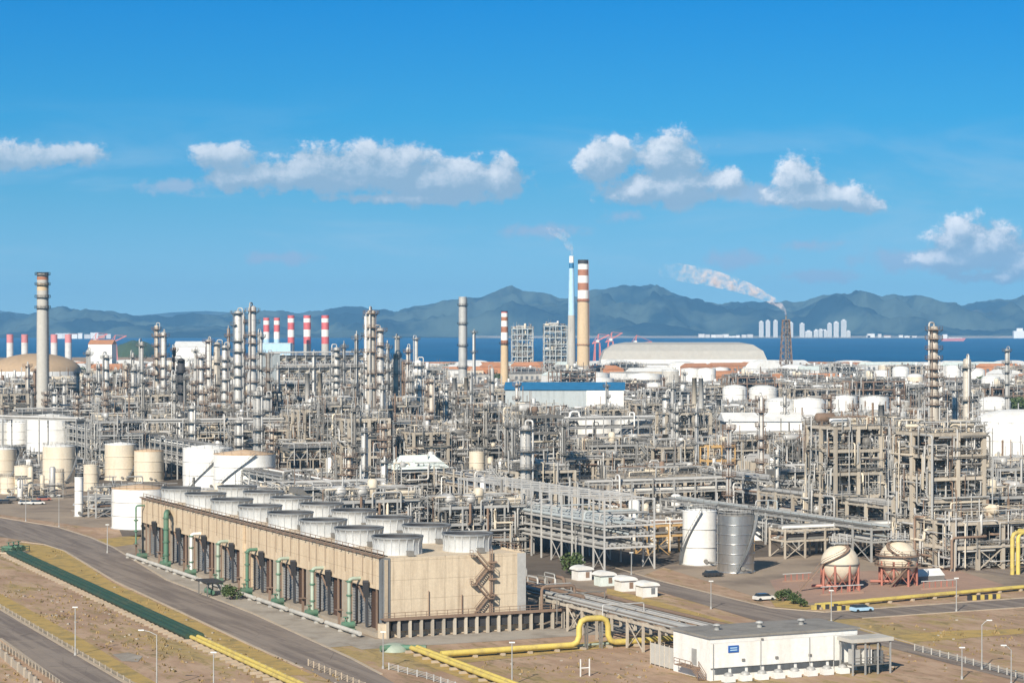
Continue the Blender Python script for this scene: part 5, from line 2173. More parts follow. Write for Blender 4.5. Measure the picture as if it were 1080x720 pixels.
tnk(96, 518, 16, 490, 'small beige tank with a frame, under the third large beige tank', body='cream', roof='cream', stair=False)
landmark('the beige tanks', at(80, 515), 8)
tnk(83, 545, 9, 503, 'slender upright white tank in the left yard', stair=False, seg=20)
tnk(503, 521, 17, 476, 'upright beige drum tank behind the near fan stacks', body='cream', roof='cream', stair=False, rings=3)
tnk(1072, 499, 92, 447, 'very large white dome-roofed tank at the right edge', style='dome', stair=False)
landmark('the very large dome-roofed tank', at(1065, 497), 10)
tnk(1048, 443, 36, 424, 'white dome-roofed tank behind the very large one', style='dome', stair=False)
tnk(853, 446, 36, 421, 'white tank behind the flat-roofed white hall', style='cone', stair=False)
tnk(891, 441, 27, 418, 'pale grey tank right of the white tank, fourth row back', body='rwhite', stair=False)
tnk(922, 443, 31, 419, 'pale grey ribbed tank at the middle right', body='rwhite', stair=False, rings=4)
tnk(950, 438, 22, 423, 'grey blue tank right of the pale grey ribbed tank', body='gconc', stair=False)
tnk(822, 446, 30, 424, 'low white tank left of the taller white tank', style='dome', stair=False)
tnk(805, 425, 30, 411, 'white dome-topped tank behind the low white tank', style='dome', stair=False)
tnk(775, 428, 26, 410, 'white tank beyond the flat-roofed hall', style='dome', stair=False)
tnk(728, 409, 20, 389, 'white tank before the vaulted warehouse, left of two', stair=False)
tnk(745, 409, 20, 389, 'white tank before the vaulted warehouse, right of two', stair=False)
tnk(707, 409, 18, 391, 'grey tank before the vaulted warehouse', body='gconc', stair=False)
tnk(628, 472, 44, 440, 'white tank behind the concrete pipe deck, left of two', stair=False)
tnk(668, 474, 40, 443, 'pinkish white tank behind the concrete pipe deck, right of two', body='rwhite', stair=False)
for k, (px, gy, w, yt, b) in enumerate([(760, 398, 18, 388, 'white'), (790, 397, 14, 388, 'white'), (930, 402, 16, 391, 'white'), (950, 399, 18, 389, 'rwhite'), (1005, 398, 17, 386, 'white'),
                                        (1030, 402, 18, 391, 'white'), (1060, 397, 17, 387, 'white'), (965, 408, 18, 397, 'cream'), (905, 394, 12, 387, 'white'), (1045, 412, 20, 399, 'white'),
                                        (690, 414, 16, 404, 'white'), (880, 402, 15, 392, 'cream')]):
    tnk(px, gy, w, yt, 'small %s tank of the shore tank farm, %s from the left' % ('white' if b == 'white' else 'pale' if b == 'rwhite' else 'cream', ('fourth', 'fifth', 'eighth', 'ninth', 'eleventh', 'twelfth', 'last', 'tenth', 'seventh', 'next to last', 'third', 'sixth')[k]), body=b,
        style='dome' if k % 2 else 'cone', stair=False, group='far tank farm', rings=1, seg=20)

sphere_tank('cream spherical tank on red legs, left of the banded one', 889, 624, 4.1, 5.6, False)
sphere_tank('cream spherical tank ringed by brown platforms, right of the plain one', 951, 619, 4.2, 5.4, True)
landmark('the spherical tanks', at(915, 620), 6)
# red stanchions and low red wall beside the spheres
for k, (px, py, n, lb) in enumerate([(866, 628, 7, 'red pipe stanchions before the plain spherical tank'), (826, 614, 5, 'red low wall left of the plain spherical tank'), (972, 622, 6, 'red stanchions right of the banded spherical tank')]):
    q = at(px, py)
    t = thing('red_stanchion_row', lb, 'stanchions', (q.x, q.y, 0), RZ)
    MB().bx(0, n * 1.5, -0.2, 0.2, 0, 0.4).build('kerb_wall', 'redsoil', t)
    for j in range(n):
        MB().bx(0.5 + j * 1.5, 0.7 + j * 1.5, -0.1, 0.1, 0.4, 1.7).build('post', 'red', t)
    MB().cyl((0, 0, 1.8), (n * 1.5, 0, 1.8), 0.12).build('pipe', 'alum', t)
# brown storage dome far left
p = at(40, 414)
Dd = p.y + 40
protect(0, 85, 374, 402, p.y)
t = thing('storage_dome', 'wide brown storage dome on a white ring wall, far left', 'storage dome', ((38 - 540) / F * Dd, Dd, 0), 0)
r = 47 / F * Dd
zt = hz(391, Dd)
mb = MB()
mb.lathe([(r, 0), (r, zt)], 48)
mb.build('ring_wall', 'white', t)
mb = MB()
zc = hz(372.5, Dd) - zt
mb.lathe([(r * cos(q * pi / 2 / 10) + 0.01, zt + zc * sin(q * pi / 2 / 10)) for q in range(11)], 48)
mb.build('dome', 'dome', t)
occ_pt((t.location.x, Dd), r + 3)
landmark('the brown storage dome', t.location, 20)

# ================================================================ CHIMNEYS
def st(px, gy, ytop):
    D = F * H / (gy - HY)
    return (px - 540) / F * D, D, hz(ytop, D)


X, D, h = st(45, 458, 287.5)
chimney('tall grey concrete stack with dark platforms near its top, far left', X, D, 3.4, 2.9, h, [(0, 0.89, 'gconc'), (0.89, 0.93, 'tan'), (0.93, 0.955, 'gconc'), (0.955, 0.975, 'brick'), (0.975, 1, 'gconc')],
        (h * 0.78 + 0.0, h - 13, h - 6.5, h - 1.2), name='concrete_stack', cat='stack')
landmark('the tall grey concrete stack', (X, D), 60)
X, D, h = st(488, 428, 313)
chimney('grey metal stack left of the striped orange chimney', X, D, 3.1, 2.8, h, [(0, 1, 'galv')], (h * 0.35, h * 0.55, h * 0.75, h * 0.92), name='steel_stack', cat='stack', cap='galv')
landmark('the grey metal stack', (X, D), 50)
X, D, h = st(532, 430, 328)
chimney('slim chimney with red and white bands over a tan lower half, at centre', X, D, 3.1, 2.2, h,
        [(0, 0.66, 'tan'), (0.66, 0.70, 'brick'), (0.70, 0.78, 'white'), (0.78, 0.84, 'brick'), (0.84, 0.90, 'white'), (0.90, 0.94, 'brick'), (0.94, 0.98, 'white'), (0.98, 1.0, 'srk_red')], (h * 0.66,), name='striped_chimney')
landmark('the slim striped chimney', (X, D), 50)
X, D, h = st(615, 402, 274)
chimney('tallest chimney, tan with brown and white bands near its dark top', X, D, 6.6, 5.4, h,
        [(0, 0.66, 'tan'), (0.66, 0.68, 'brick'), (0.68, 0.75, 'white'), (0.75, 0.81, 'brick'), (0.81, 0.87, 'white'), (0.87, 0.92, 'brick'), (0.92, 0.965, 'white'), (0.965, 1.0, 'dark')], (h * 0.66, h * 0.3), name='striped_chimney', platmat='brick')
landmark('the tallest banded chimney', (X, D), 60)
X, D, h = st(602.7, 400, 270)
chimney('slender white and sky-blue chimney with grey base, left of the tallest one', X, D, 5.0, 2.4, h, [(0, 0.52, 'gconc'), (0.52, 0.90, 'skyblue'), (0.90, 0.945, 'broof'), (0.945, 1.0, 'white')], (), name='white_chimney', cap='white', ladder=False)
PLUME1 = (X, D, h)
for k, (px, w, gy) in enumerate([(281, 6.4, 397), (292, 6.4, 397), (307, 7.2, 396), (324, 7.8, 395), (343, 8.0, 395)]):
    X, D, h = st(px, gy, 332.5 if k > 1 else 335)
    r = w / 2 / F * D
    chimney('power station stack with red and white bands, %s in the row of five' % ('leftmost', 'second from left', 'middle', 'second from right', 'rightmost')[k], X, D, r, r, h,
            [(0, 0.52, 'skyblue' if k < 2 else 'gconc'), (0.52, 0.64, 'srk_red' if k > 1 else 'skyblue'), (0.64, 0.76, 'white'), (0.76, 0.88, 'srk_red' if k < 9 else 'white'), (0.88, 0.95, 'white'), (0.95, 1.0, 'srk_red')],
            (), name='power_station_stack', group='row of red and white stacks', cap='srk_red', ladder=False, seg=16)
landmark('the row of red and white stacks', at(312, 396), 60)
# four red stacks low at the far left
for k, px in enumerate((10.5, 26, 57, 72)):
    X, D, h = st(px, 384, 352.5)
    r = 3.6 / F * D
    chimney('short red and white stack by the far left shore, %s of four' % ('leftmost', 'second from left', 'third from left', 'rightmost')[k], X, D, r, r, h, [(0, 0.72, 'tower'), (0.72, 1.0, 'pink')], (), name='short_stack', group='short red stacks at the far left', ladder=False, seg=12, cap='pink')

# ================================================================ COLUMNS
cols = [
    # px, ytop, foot row, width px, shell, platforms, platform colour, label
    (251, 328, 478, 8.2, 'alum', 8, 'steel', 'tall pale column, left of the two tallest at the centre left'),
    (266, 322.5, 482, 8.4, 'alum', 9, 'rust', 'tall column with rusty platforms, right of the two tallest at the centre left'),
    (257, 333, 470, 3.5, 'steel', 5, 'rust', 'thin dark column squeezed between the two tall pale ones'),
    (220, 358, 462, 6.5, 'alum', 6, 'rust', 'column left of a pair before the power station'),
    (229, 361, 458, 7, 'lagging', 4, 'steel', 'thick beige column between grey ones, centre left'),
    (237, 364, 470, 6, 'alum', 7, 'steel', 'grey column just left of the two tallest'),
    (241, 346, 462, 3.2, 'rust', 3, 'rust', 'very thin brown column left of the two tallest'),
    (212, 375, 464, 5, 'alum', 5, 'rust', 'short grey column at the left of the centre-left cluster'),
    (275, 350, 470, 4.0, 'galv', 5, 'steel', 'slim grey column right of the two tallest'),
    (172.5, 350, 459, 6.5, 'alum', 7, 'rust', 'column with rusty platforms, right of a close pair'),
    (165, 343, 458, 4.5, 'lagging', 8, 'rust', 'slim column with rusty platforms, left of a close pair'),
    (149, 360, 460, 5, 'alum', 5, 'steel', 'slim pale column left of the close pair'),
    (112, 374, 458, 6.5, 'alum', 5, 'steel', 'pale column midway between concrete stack and the close pair'),
    (104, 384, 452, 3.5, 'galv', 3, 'steel', 'thin column beside the midway pale column'),
    (93, 369, 451, 4.8, 'galv', 5, 'steel', 'slim column right of the concrete stack'),
    (29, 384, 455, 4.5, 'lagging', 4, 'rust', 'beige column left of the concrete stack'),
    (37, 389, 452, 3, 'rust', 3, 'rust', 'thin rusty column beside the concrete stack'),
    (191, 378, 462, 8, 'dark', 5, 'dark', 'thick black column left of the centre-left cluster'),
    (131, 383, 456, 4, 'lagging', 4, 'rust', 'small beige column between two pale ones on the left'),
    (391.5, 327, 492, 8.6, 'lagging', 9, 'rust', 'tall beige column with rusty platforms, biggest at centre'),
    (386, 333, 484, 4.2, 'alum', 7, 'steel', 'slim column touching the biggest centre column on its left'),
    (401, 346, 480, 7.2, 'alum', 7, 'rust', 'pale column just right of the biggest centre column'),
    (355, 366, 476, 6.2, 'alum', 9, 'steel', 'thick pale column before the air coolers'),
    (363, 362, 470, 3, 'galv', 6, 'steel', 'thin column beside the thick one before the air coolers'),
    (417.5, 373, 488, 5.5, 'lagging', 5, 'steel', 'slim beige column right of centre cluster, lower'),
    (424, 381, 470, 3.5, 'rust', 4, 'rust', 'short rusty column right of the slim beige column'),
    (441, 380, 490, 7.5, 'white', 6, 'steel', 'whitish column farther right of the centre cluster'),
    (439, 356, 440, 3.6, 'galv', 3, 'steel', 'thin distant column behind the whitish one'),
    (419, 354, 425, 5.4, 'gconc', 1, 'steel', 'distant pale stack-like column at centre'),
    (500, 349, 432, 3.4, 'alum', 3, 'steel', 'distant slim column right of the grey metal stack'),
    (497, 392, 480, 3.0, 'galv', 4, 'steel', 'thin grey column below the grey metal stack'),
    (519, 388, 474, 4.2, 'galv', 5, 'steel', 'thin galvanised column left of the striped chimney base'),
    (455, 400, 480, 4.5, 'lagging', 4, 'rust', 'short beige column right of the whitish one'),
    (874, 416, 520, 5.6, 'post', 6, 'rust', 'slim concrete-coloured column behind the right-hand pipe bridges'),
    (985, 344, 516, 9.0, 'lagging', 12, 'rust', 'tallest right-hand column with many rusty platforms'),
    (970.5, 438, 583, 4.8, 'galv', 5, 'steel', 'slim galvanised column standing before the right concrete structure'),
    (1020, 378, 520, 8.6, 'lagging', 3, 'steel', 'smooth beige column right of the tallest right-hand column'),
    (1062, 368, 455, 4.2, 'galv', 5, 'steel', 'thin grey column near the right edge'),
    (1026, 440, 560, 6.2, 'alum', 6, 'steel', 'thick grey column inside the right concrete structure'),
    (828, 412, 480, 3.4, 'alum', 4, 'steel', 'thin column beyond the white hall'),
    (803, 418, 520, 4.4, 'alum', 5, 'rust', 'thin column right of the concrete pipe deck'),
    (769, 447, 545, 5, 'alum', 4, 'rust', 'stout column right of the ochre frame'),
    (820, 474, 556, 5.6, 'alum', 4, 'steel', 'short stout column behind the narrow white tank'),
    (735, 430, 520, 4.0, 'alum', 4, 'steel', 'slim column above the concrete pipe deck'),
    (680, 425, 470, 3, 'galv', 3, 'steel', 'thin column behind the pinkish white tank'),
    (568, 442, 492, 5.6, 'tan', 2, 'rust', 'tan column below the blue-roofed hall, right of two'),
    (556, 444, 492, 5, 'tan', 2, 'rust', 'tan column below the blue-roofed hall, left of two'),
    (640, 405, 452, 3, 'galv', 3, 'steel', 'thin column at the right end of the blue-roofed hall'),
    (700, 398, 440, 3, 'rust', 3, 'rust', 'thin rusty column before the vaulted warehouse, left'),
    (722, 392, 436, 2.8, 'galv', 3, 'steel', 'thin grey column before the vaulted warehouse, right'),
    (68, 400, 458, 4, 'alum', 4, 'steel', 'short pale column below the brown dome'),
    (82, 392, 455, 3.6, 'galv', 3, 'rust', 'short thin column right of the brown dome'),
    (283, 372, 470, 4.4, 'steel', 5, 'rust', 'dark grey column left of the air coolers'),
    (206, 368, 458, 3.2, 'galv', 4, 'steel', 'thin galvanised column left of the centre-left cluster'),
    (184, 366, 456, 3.2, 'rust', 5, 'rust', 'thin rusty column right of the close pair'),
    (471, 408, 486, 3.6, 'alum', 4, 'steel', 'thin pale column left of the grey metal stack, lower'),
    (545, 404, 470, 3.4, 'alum', 4, 'rust', 'thin pale column at the left end of the blue-roofed hall'),
    (900, 424, 510, 3.8, 'galv', 5, 'rust', 'thin column left of the right concrete structure'),
    (948, 412, 500, 4.2, 'alum', 5, 'rust', 'slim column behind the right concrete structure'),
    (140, 372, 455, 3.6, 'galv', 5, 'steel', 'thin galvanised column among the left-hand group'),
    (121, 390, 456, 4.0, 'steel', 4, 'steel', 'short dark grey column in the left-hand group'),
    (331, 372, 472, 4.0, 'alum', 5, 'steel', 'slim column in front of the air coolers, left one'),
    (376, 352, 478, 4.2, 'galv', 6, 'steel', 'slim galvanised column left of the biggest centre column'),
    (409, 362, 470, 4.0, 'galv', 6, 'steel', 'slim galvanised column right of the centre pair'),
    (430, 366, 474, 3.4, 'alum', 5, 'rust', 'very slim tall column between the beige and whitish ones'),
]
for k, (px, yt, gy, w, body, npl, pm, lb) in enumerate(cols):
    X, D, h = st(px, gy, yt)
    column_tower(lb, X, D, w / F * D * 1.0, h, body, npl, 100 + k, platmat=pm)
landmark('the two tallest centre-left columns', at(258, 480), 40)
landmark('the biggest centre column', at(391, 492), 40)
landmark('the tallest right-hand column', at(985, 516), 40)
landmark('the slim concrete-coloured column', at(874, 520), 30)

# flare tower: open lattice mast with stack
X, D, h = st(829, 400, 333)
t = thing('flare_tower', 'dark lattice flare tower with a steam plume, standing before the sea', 'flare tower', (X, D, 0), 0)
mb = MB()
w0, w1 = 7.0, 3.6
nlev = 9
cn = [(-1, -1), (1, -1), (1, 1), (-1, 1)]
for k in range(nlev):
    za, zb = h * 0.93 * k / nlev, h * 0.93 * (k + 1) / nlev
    wa, wb = w0 + (w1 - w0) * k / nlev, w0 + (w1 - w0) * (k + 1) / nlev
    for i in range(4):
        c0, c1 = cn[i], cn[(i + 1) % 4]
        mb.beam((c0[0] * wa, c0[1] * wa, za), (c0[0] * wb, c0[1] * wb, zb), 0.8)
        mb.beam((c0[0] * wa, c0[1] * wa, za), (c1[0] * wb, c1[1] * wb, zb), 0.4)
        mb.beam((c1[0] * wa, c1[1] * wa, za), (c0[0] * wb, c0[1] * wb, zb), 0.4)
        mb.beam((c0[0] * wb, c0[1] * wb, zb), (c1[0] * wb, c1[1] * wb, zb), 0.5)
mb.build('lattice', 'rust', t)
mb = MB()
mb.cyl((0, 0, 0), (0, 0, h), 1.3, 0.9, 10)
mb.cyl((2.6, 0, 0), (2.6, 0, h * 0.95), 0.7, 0.7, 8)
mb.build('flare_stack', 'steel', t)
mb = MB()
mb.bx(-4.2, 4.2, -4.2, 4.2, h * 0.93, h * 0.94)
mb.bx(-4.6, 4.6, -4.6, 4.6, h * 0.72, h * 0.73)
mb.build('platform', 'rust', t)
PLUME2 = (X, D, h)
landmark('the lattice flare tower', (X, D), 50)

# ================================================================ RACKS
RA = at(664, 601)
pipe_rack('pipe_rack', 'tall multi-level pipe rack with many posts, right of the cooling tower', RA, RA + U * 84, 13, [5.5, 8.0, 10.5], 21, bent=5.6, ztop=16.5, postmat='alum', pw=0.34, rmax=0.5, decks=False, mats=('galv', 'steel', 'galv', 'alum', 'bwall'))
pipe_rack('pipe_rack', 'low long pipe rack passing right behind the fan stacks', RA + U * 86, RA + U * 318, 11, [4.5, 7.5], 36, bent=8, ztop=7.8, postmat='galv', pw=0.4, rmax=0.5)
pipe_rack('pipe_rack', 'long pipe rack receding behind the pair of white tanks, left', RA + U * 322, RA + U * 590, 12, [6.0, 9.5, 12.8], 37, bent=7.5, ztop=14.5, postmat='galv', pw=0.4, rmax=0.5)
landmark('the long multi-level rack', at(640, 590), 10)
pipe_rack('pipe_rack', 'second long pipe rack, right behind the long multi-level one', at(612, 560) + V * 12, at(612, 560) + V * 12 + U * 120, 10, [6, 9], 22, bent=8, ztop=11, postmat='post')
pipe_rack('pipe_bridge', 'high pale pipe bridge crossing the far left above the white tanks', atY(-30, 905), atY(85, 875), 5, [20.5], 23, bent=18, ztop=21, postmat='galv', rmax=0.5, occ=False, braces=False, mats=('white', 'alum'))
pipe_rack('pipe_bridge', 'long high pale pipe bridge before the left-hand columns', atY(70, 880), atY(310, 905), 5, [19.2], 24, bent=16, ztop=19.8, postmat='galv', rmax=0.6, occ=False, braces=False, mats=('white', 'alum'))
pipe_rack('pipe_rack', 'open concrete pipe rack below the pale right-hand columns', at(962, 577) - V * 2, at(962, 577) - V * 2 + U * 62, 12, [5.5, 10.5], 26, bent=9, ztop=10.8, postmat='post', pw=0.7, rmax=0.5)
pipe_rack('pipe_rack', 'blue grey pipe rack behind the narrow white tank', at(936, 592), at(936, 592) + U * 105, 9, [5.0, 8.0], 27, bent=8, ztop=8.2, postmat='galv', rmax=0.35, mats=('galv', 'bwall', 'galv', 'steel'))
pipe_rack('pipe_rack', 'pipe rack running sideways behind the spherical tanks', at(820, 588), at(820, 588) + V * 40, 7, [4.5, 7.0], 28, bent=6, ztop=7.2, postmat='post')
pipe_rack('pipe_rack', 'sideways pipe rack before the concrete pipe deck', at(552, 545) + V * 22 + U * 5, at(552, 545) + V * 88 + U * 5, 8, [6, 9], 29, bent=7, ztop=9.5, postmat='galv')
pipe_rack('pipe_rack', 'sideways pipe rack with ochre posts left of the tall white tank', at(655, 590) + V * 10 + U * 8, at(655, 590) + V * 40 + U * 8, 6, [5, 7.5], 30, bent=6, ztop=7.6, postmat='ochre')
pipe_rack('pipe_rack', 'far sideways pipe rack behind the two tan columns', at(480, 480), at(480, 480) + V * 150, 9, [7, 11, 15], 31, bent=9, ztop=16, postmat='galv')
pipe_rack('pipe_rack', 'high sideways pipe rack before the air coolers', at(275, 492), at(275, 492) + V * 95, 9, [8, 12, 16], 32, bent=8, ztop=17, postmat='post', pw=0.6)
pipe_rack('pipe_rack', 'far right sideways pipe rack before the very large tank', at(985, 535) + V * 25, at(985, 535) + V * 110, 8, [6, 10], 33, bent=9, ztop=10.5, postmat='post')
pipe_rack('pipe_rack', 'pipe rack running away beyond the shiny metal tank', at(845, 545), at(845, 545) + U * 95, 9, [6, 10], 34, bent=9, ztop=10.5, postmat='galv')
pipe_rack('pipe_rack', 'low pipe rack in the left yard beside the slender white tank', at(90, 546) + V * 2, at(90, 546) + V * 22 + U * 4, 5, [3.0, 5.4], 35, bent=5, ztop=7.5, postmat='galv')

for k, (px, py, lb) in enumerate([(44, 527, 'small equipment skid between the beige tanks and the left yard'), (112, 541, 'equipment skid beside the slender upright white tank'), (128, 527, 'equipment skid behind the slender upright white tank')]):
    q = at(px, py) + U * 8
    vg = vessel_group(lb, (0, 2, 2)[k], 300 + k)
    vg.location = q
    vg.rotation_euler = (0, 0, RZ)
    vg.scale = (0.75, 0.8, 0.85)
    occ_pt(q, 9)
# concrete pipe deck with dark openings
pr = process_frame('low concrete pipe deck with dark openings between its pale posts', 6, 3, 1, 6.6, 9.6, 'post', 1.2, 61, 2.2, 1.3, name='pipe_deck', decks='slab')
q = at(722, 533) + U * 10
place(pr, q, RZ, pr['label'])
occ_pt(q, 24)
landmark('the concrete pipe deck', q, 10)
protect(664, 795, 490, 522, q.y - 8)
pr = process_frame('small ochre steel frame beside the concrete pipe deck', 2, 1, 4, 5, 4.5, 'ochre', 0.4, 62, 1.0, 0.8)
q = at(757, 528)
place(pr, q, RZ, pr['label'])
occ_pt(q, 7)
# right-hand concrete structures
pr = process_frame('tall beige concrete structure with drums on its floors, right of the slim galvanised column', 2, 2, 6, 7.5, 5.2, 'post', 0.95, 63, 2.6, 1.4, name='concrete_structure', decks='slab')
q = at(1014, 597) + U * 9
place(pr, q, RZ, pr['label'])
occ_pt(q, 16)
landmark('the tall beige concrete structure', q, 15)
pr = process_frame('tall beige concrete structure left of the slim galvanised column', 2, 2, 5, 7.0, 6.0, 'post', 0.8, 64, 2.6, 1.3, name='concrete_structure', decks='slab')
q = at(935, 575) + U * 20
place(pr, q, RZ, pr['label'])
occ_pt(q, 15)
pr = process_frame('low concrete pipe structure at the right edge beside the yellow risers', 4, 2, 2, 7.0, 5.6, 'post', 0.8, 65, 2.2, 1.0, name='concrete_structure', decks='slab')
q = at(1072, 602) + U * 12
place(pr, q, RZ, pr['label'])
occ_pt(q, 17)
# yellow vertical risers at the right edge
q = at(1068, 606)
t = thing('yellow_riser', 'pair of tall yellow riser pipes at the right edge', 'riser pipe', (q.x, q.y, 0), RZ)
for k in range(2):
    mb = MB()
    mb.route([(k * 1.6, 0, 0), (k * 1.6, 0, 9.5), (k * 1.6 + 5, 0, 9.5), (k * 1.6 + 5, 4, 9.5)], 0.5, 10, 1.2)
    mb.build('pipe', 'yellow', t)
# canopy structure
pr = process_frame('frame building under a pale green canopy roof behind the fan stacks', 4, 2, 2, 4.4, 4.4, 'galv', 0.4, 66, 1.2, 1.0, name='canopy_structure')
mb = MB()
mb.add([(-10, -5.5, 9.2), (10, -5.5, 9.2), (10, 5.5, 9.2), (-10, 5.5, 9.2), (-6, 0, 13.6), (6, 0, 13.6)], [(0, 1, 5, 4), (2, 3, 4, 5), (1, 2, 5), (3, 0, 4), (0, 3, 2, 1)])
mb.build('canopy', 'teal', pr)
q = at(447, 524) + U * 6
place(pr, q, RZ, pr['label'])
occ_pt(q, 12)
landmark('the pale green canopy', q, 12)
protect(420, 476, 487, 505, q.y)

# air coolers on their high rack, in front of the power station stacks
ac = air_cooler('high air cooler bank with v-shaped braces, lowest of the stepped group', 12, 22, 1)
for k, (px, gy, lbl, sc) in enumerate([(338, 459, 'high air cooler bank with v-shaped braces, nearest of the stepped group', (1, 1, 1)), (350, 447, 'high air cooler bank with v-shaped braces, middle of the stepped group', (1.05, 1, 1.22)),
                                       (345, 437, 'high air cooler bank, farthest of the stepped group before the red and white stacks', (1.1, 1, 1.42)), ]):
    q = at(px, gy)
    place(ac, q, RZ if k else RZ, lbl, sc)
    occ_pt(q, 24)
protect(302, 372, 356, 402, 1300)
landmark('the stepped air coolers', at(338, 458), 28)

# ================================================================ BUILDINGS OF THE PLANT
q = at(535, 437)
Dq = q.y
t = building('long blue-roofed hall with pale blue walls at the centre', atY(533, 1290), 67, 26, 20.5, 'bwall', 'broof', rz=R(-3), name='blue_roofed_hall', cat='hall', style='gable', over=0.8)
MB().bx(46, 67.05, -0.3, -0.004, 0, 20.4).build('end_panel', 'rwhite', t)
for k in range(16):
    MB().bx(2 + k * 4, 4.2 + k * 4, -0.2, -0.01, 2, 4.2).build('opening', 'dark', t)
occ_pt((t.location.x + 33, 1300), 36)
protect(536, 660, 403, 430, 1290)
landmark('the blue-roofed hall', (t.location.x + 33, 1290), 16)
t = building('flat white-roofed hall behind the concrete pipe deck', atY(766, 985), 33, 22, 15.2, 'gconc', 'rwhite', rz=R(2), name='white_roofed_hall', cat='hall', style='gable', over=1.0)
MB().bx(0, 33, -0.2, -0.004, 7.5, 15.1).build('wall_band', 'rwhite', t)
occ_pt((t.location.x + 16, 995), 20)
protect(767, 845, 437, 460, 985)
landmark('the white-roofed hall', (t.location.x + 16, 985), 12)
# huge vaulted warehouse
D1 = 2900.0
protect(640, 805, 361, 384, 2900)
w = 175 / F * D1
p = atY(634, D1)
t = thing('vaulted_warehouse', 'huge pale warehouse with a rounded hipped roof near the shore', 'warehouse', (p.x, p.y, 0), 0)
zt, ze = hz(361, D1), hz(379, D1)
MB().bx(0, w, 0, 70, 0, ze).build('wall', 'rwhite', t)
mb = MB()
rings = []
n = 3
for k in range(n + 1):
    a = pi / 2 * k / n
    f = 1 - cos(a)
    ins = f * 34
    z = ze + (zt - ze) * sin(a)
    rings.append([(ins * 0.95, ins, z), (w - ins * 0.95, ins, z), (w - ins * 0.95, 70 - ins, z), (ins * 0.95, 70 - ins, z)])
vs = [p for r_ in rings for p in r_]
fs = []
for k in range(n):
    for i in range(4):
        a, b = k * 4 + i, k * 4 + (i + 1) % 4
        fs.append((a, b, b + 4, a + 4))
fs.append(tuple(range(n * 4, n * 4 + 4)))
mb.add(vs, fs)
mb.build('roof', mat('warehouse_roof', (0.40, 0.385, 0.35, 1), 0.8, dirt=(0.38, 0.34, 0.3, 1), scale=0.03, var=0.01), t)
MB().bx(-0.5, w + 0.5, -0.6, -0.01, ze * 0.55, ze * 0.62).build('wall_band', 'steel', t)
occ_pt((p.x + w / 2, D1 + 30), 110)
landmark('the vaulted warehouse', (p.x + w / 2, D1), 30)

# power station boiler houses
for k, (px, w_, yt, lb) in enumerate([(540, 22, 343, 'left grey boiler house of the power station on the shore'), (574, 24, 340, 'right grey boiler house of the power station, left of the slender white chimney')]):
    D = 2750.0
    p = atY(px, D)
    hh = hz(yt, D)
    ww = w_ / F * D
    t = process_frame(lb, 4, 3, 8, ww / 4, hh / 8.6, 'bwall', 0.9, 400 + k, 1.2, 1.2, name='boiler_house', group='boiler houses of the power station', lite=True, decks='teal')
    t['category'] = 'boiler house'
    t.location = (p.x + ww / 2, D + 12, 0)
    MB().bx(-ww * 0.36, ww * 0.3, -6, 8, 0.5, hh * 0.62).build('boiler_casing', 'steel', t)
    MB().bx(-ww * 0.30, ww * 0.1, -4, 4, hh * 0.93, hh * 1.0).build('roof_tank', 'galv', t)
landmark('the boiler houses', atY(570, 2750), 50)
# light blue power hall under the five stacks
p = atY(274, 2380)
t = building('pale sky-blue power hall under the two leftmost red and white stacks', p, 32, 24, hz(362, 2380), 'skyblue', 'teal', rz=0, name='power_hall', cat='hall')
MB().bx(0.2, 31.8, -0.3, -0.01, 20, 23).build('wall_band', 'broof', t)
p = atY(272, 1180)
building('pale blue box building left of the air coolers', p, 12, 14, hz(373, 1180), 'bwall', 'rwhite', rz=RZ, name='equipment_tower', cat='building')
occ_pt((p.x + 6, 1187), 10)
# white hall at the left
building('long white-roofed hall on the left shore', atY(183, 2600), 36, 40, hz(365, 2600) - 1, 'rwhite', 'rwhite', rz=0, name='shore_hall', cat='hall', style='gable')
building('whitish hall with turret at the far left', atY(93, 2500), 26, 30, hz(363, 2500), 'rwhite', 'orange', rz=0, name='turret_hall', cat='hall', style='gable')

# cranes at the quay
for k, (px, yt) in enumerate([(630, 353), (644, 351), (670, 354), (100, 352), (120, 354)]):
    D = 3250.0
    p = atY(px, D)
    hh = hz(yt, D)
    t = thing('quay_crane', 'red quay crane on the shore, %s' % ('first right of the tallest chimney', 'second right of the tallest chimney', 'third right of the tallest chimney, jib lowered', 'left one behind the turret hall', 'right one behind the turret hall')[k], 'crane', (p.x, D, 0), R(20), 'quay cranes')
    mb = MB()
    for x in (-5, 5):
        mb.beam((x, -4, 0), (x * 0.7, 0, hh * 0.75), 1.4)
        mb.beam((x, 4, 0), (x * 0.7, 0, hh * 0.75), 1.4)
    mb.beam((-3.5, 0, hh * 0.75), (3.5, 0, hh * 0.75), 1.6)
    mb.build('portal', 'pink', t)
    mb = MB()
    j = 18 if k != 2 else 26
    mb.beam((-8, 0, hh * 0.72), (j, 0, hh * (1.0 if k != 2 else 0.8)), 1.5)
    mb.beam((0, 0, hh * 0.75), (2, 0, hh * 1.02), 1.2)
    mb.beam((2, 0, hh * 1.02), (j, 0, hh * (1.0 if k != 2 else 0.8)), 0.5)
    mb.beam((2, 0, hh * 1.02), (-8, 0, hh * 0.72), 0.5)
    mb.build('jib', 'pink', t)
    MB().bx(-2, 2, -2, 2, hh * 0.76, hh * 0.84).build('cab', 'rwhite', t)
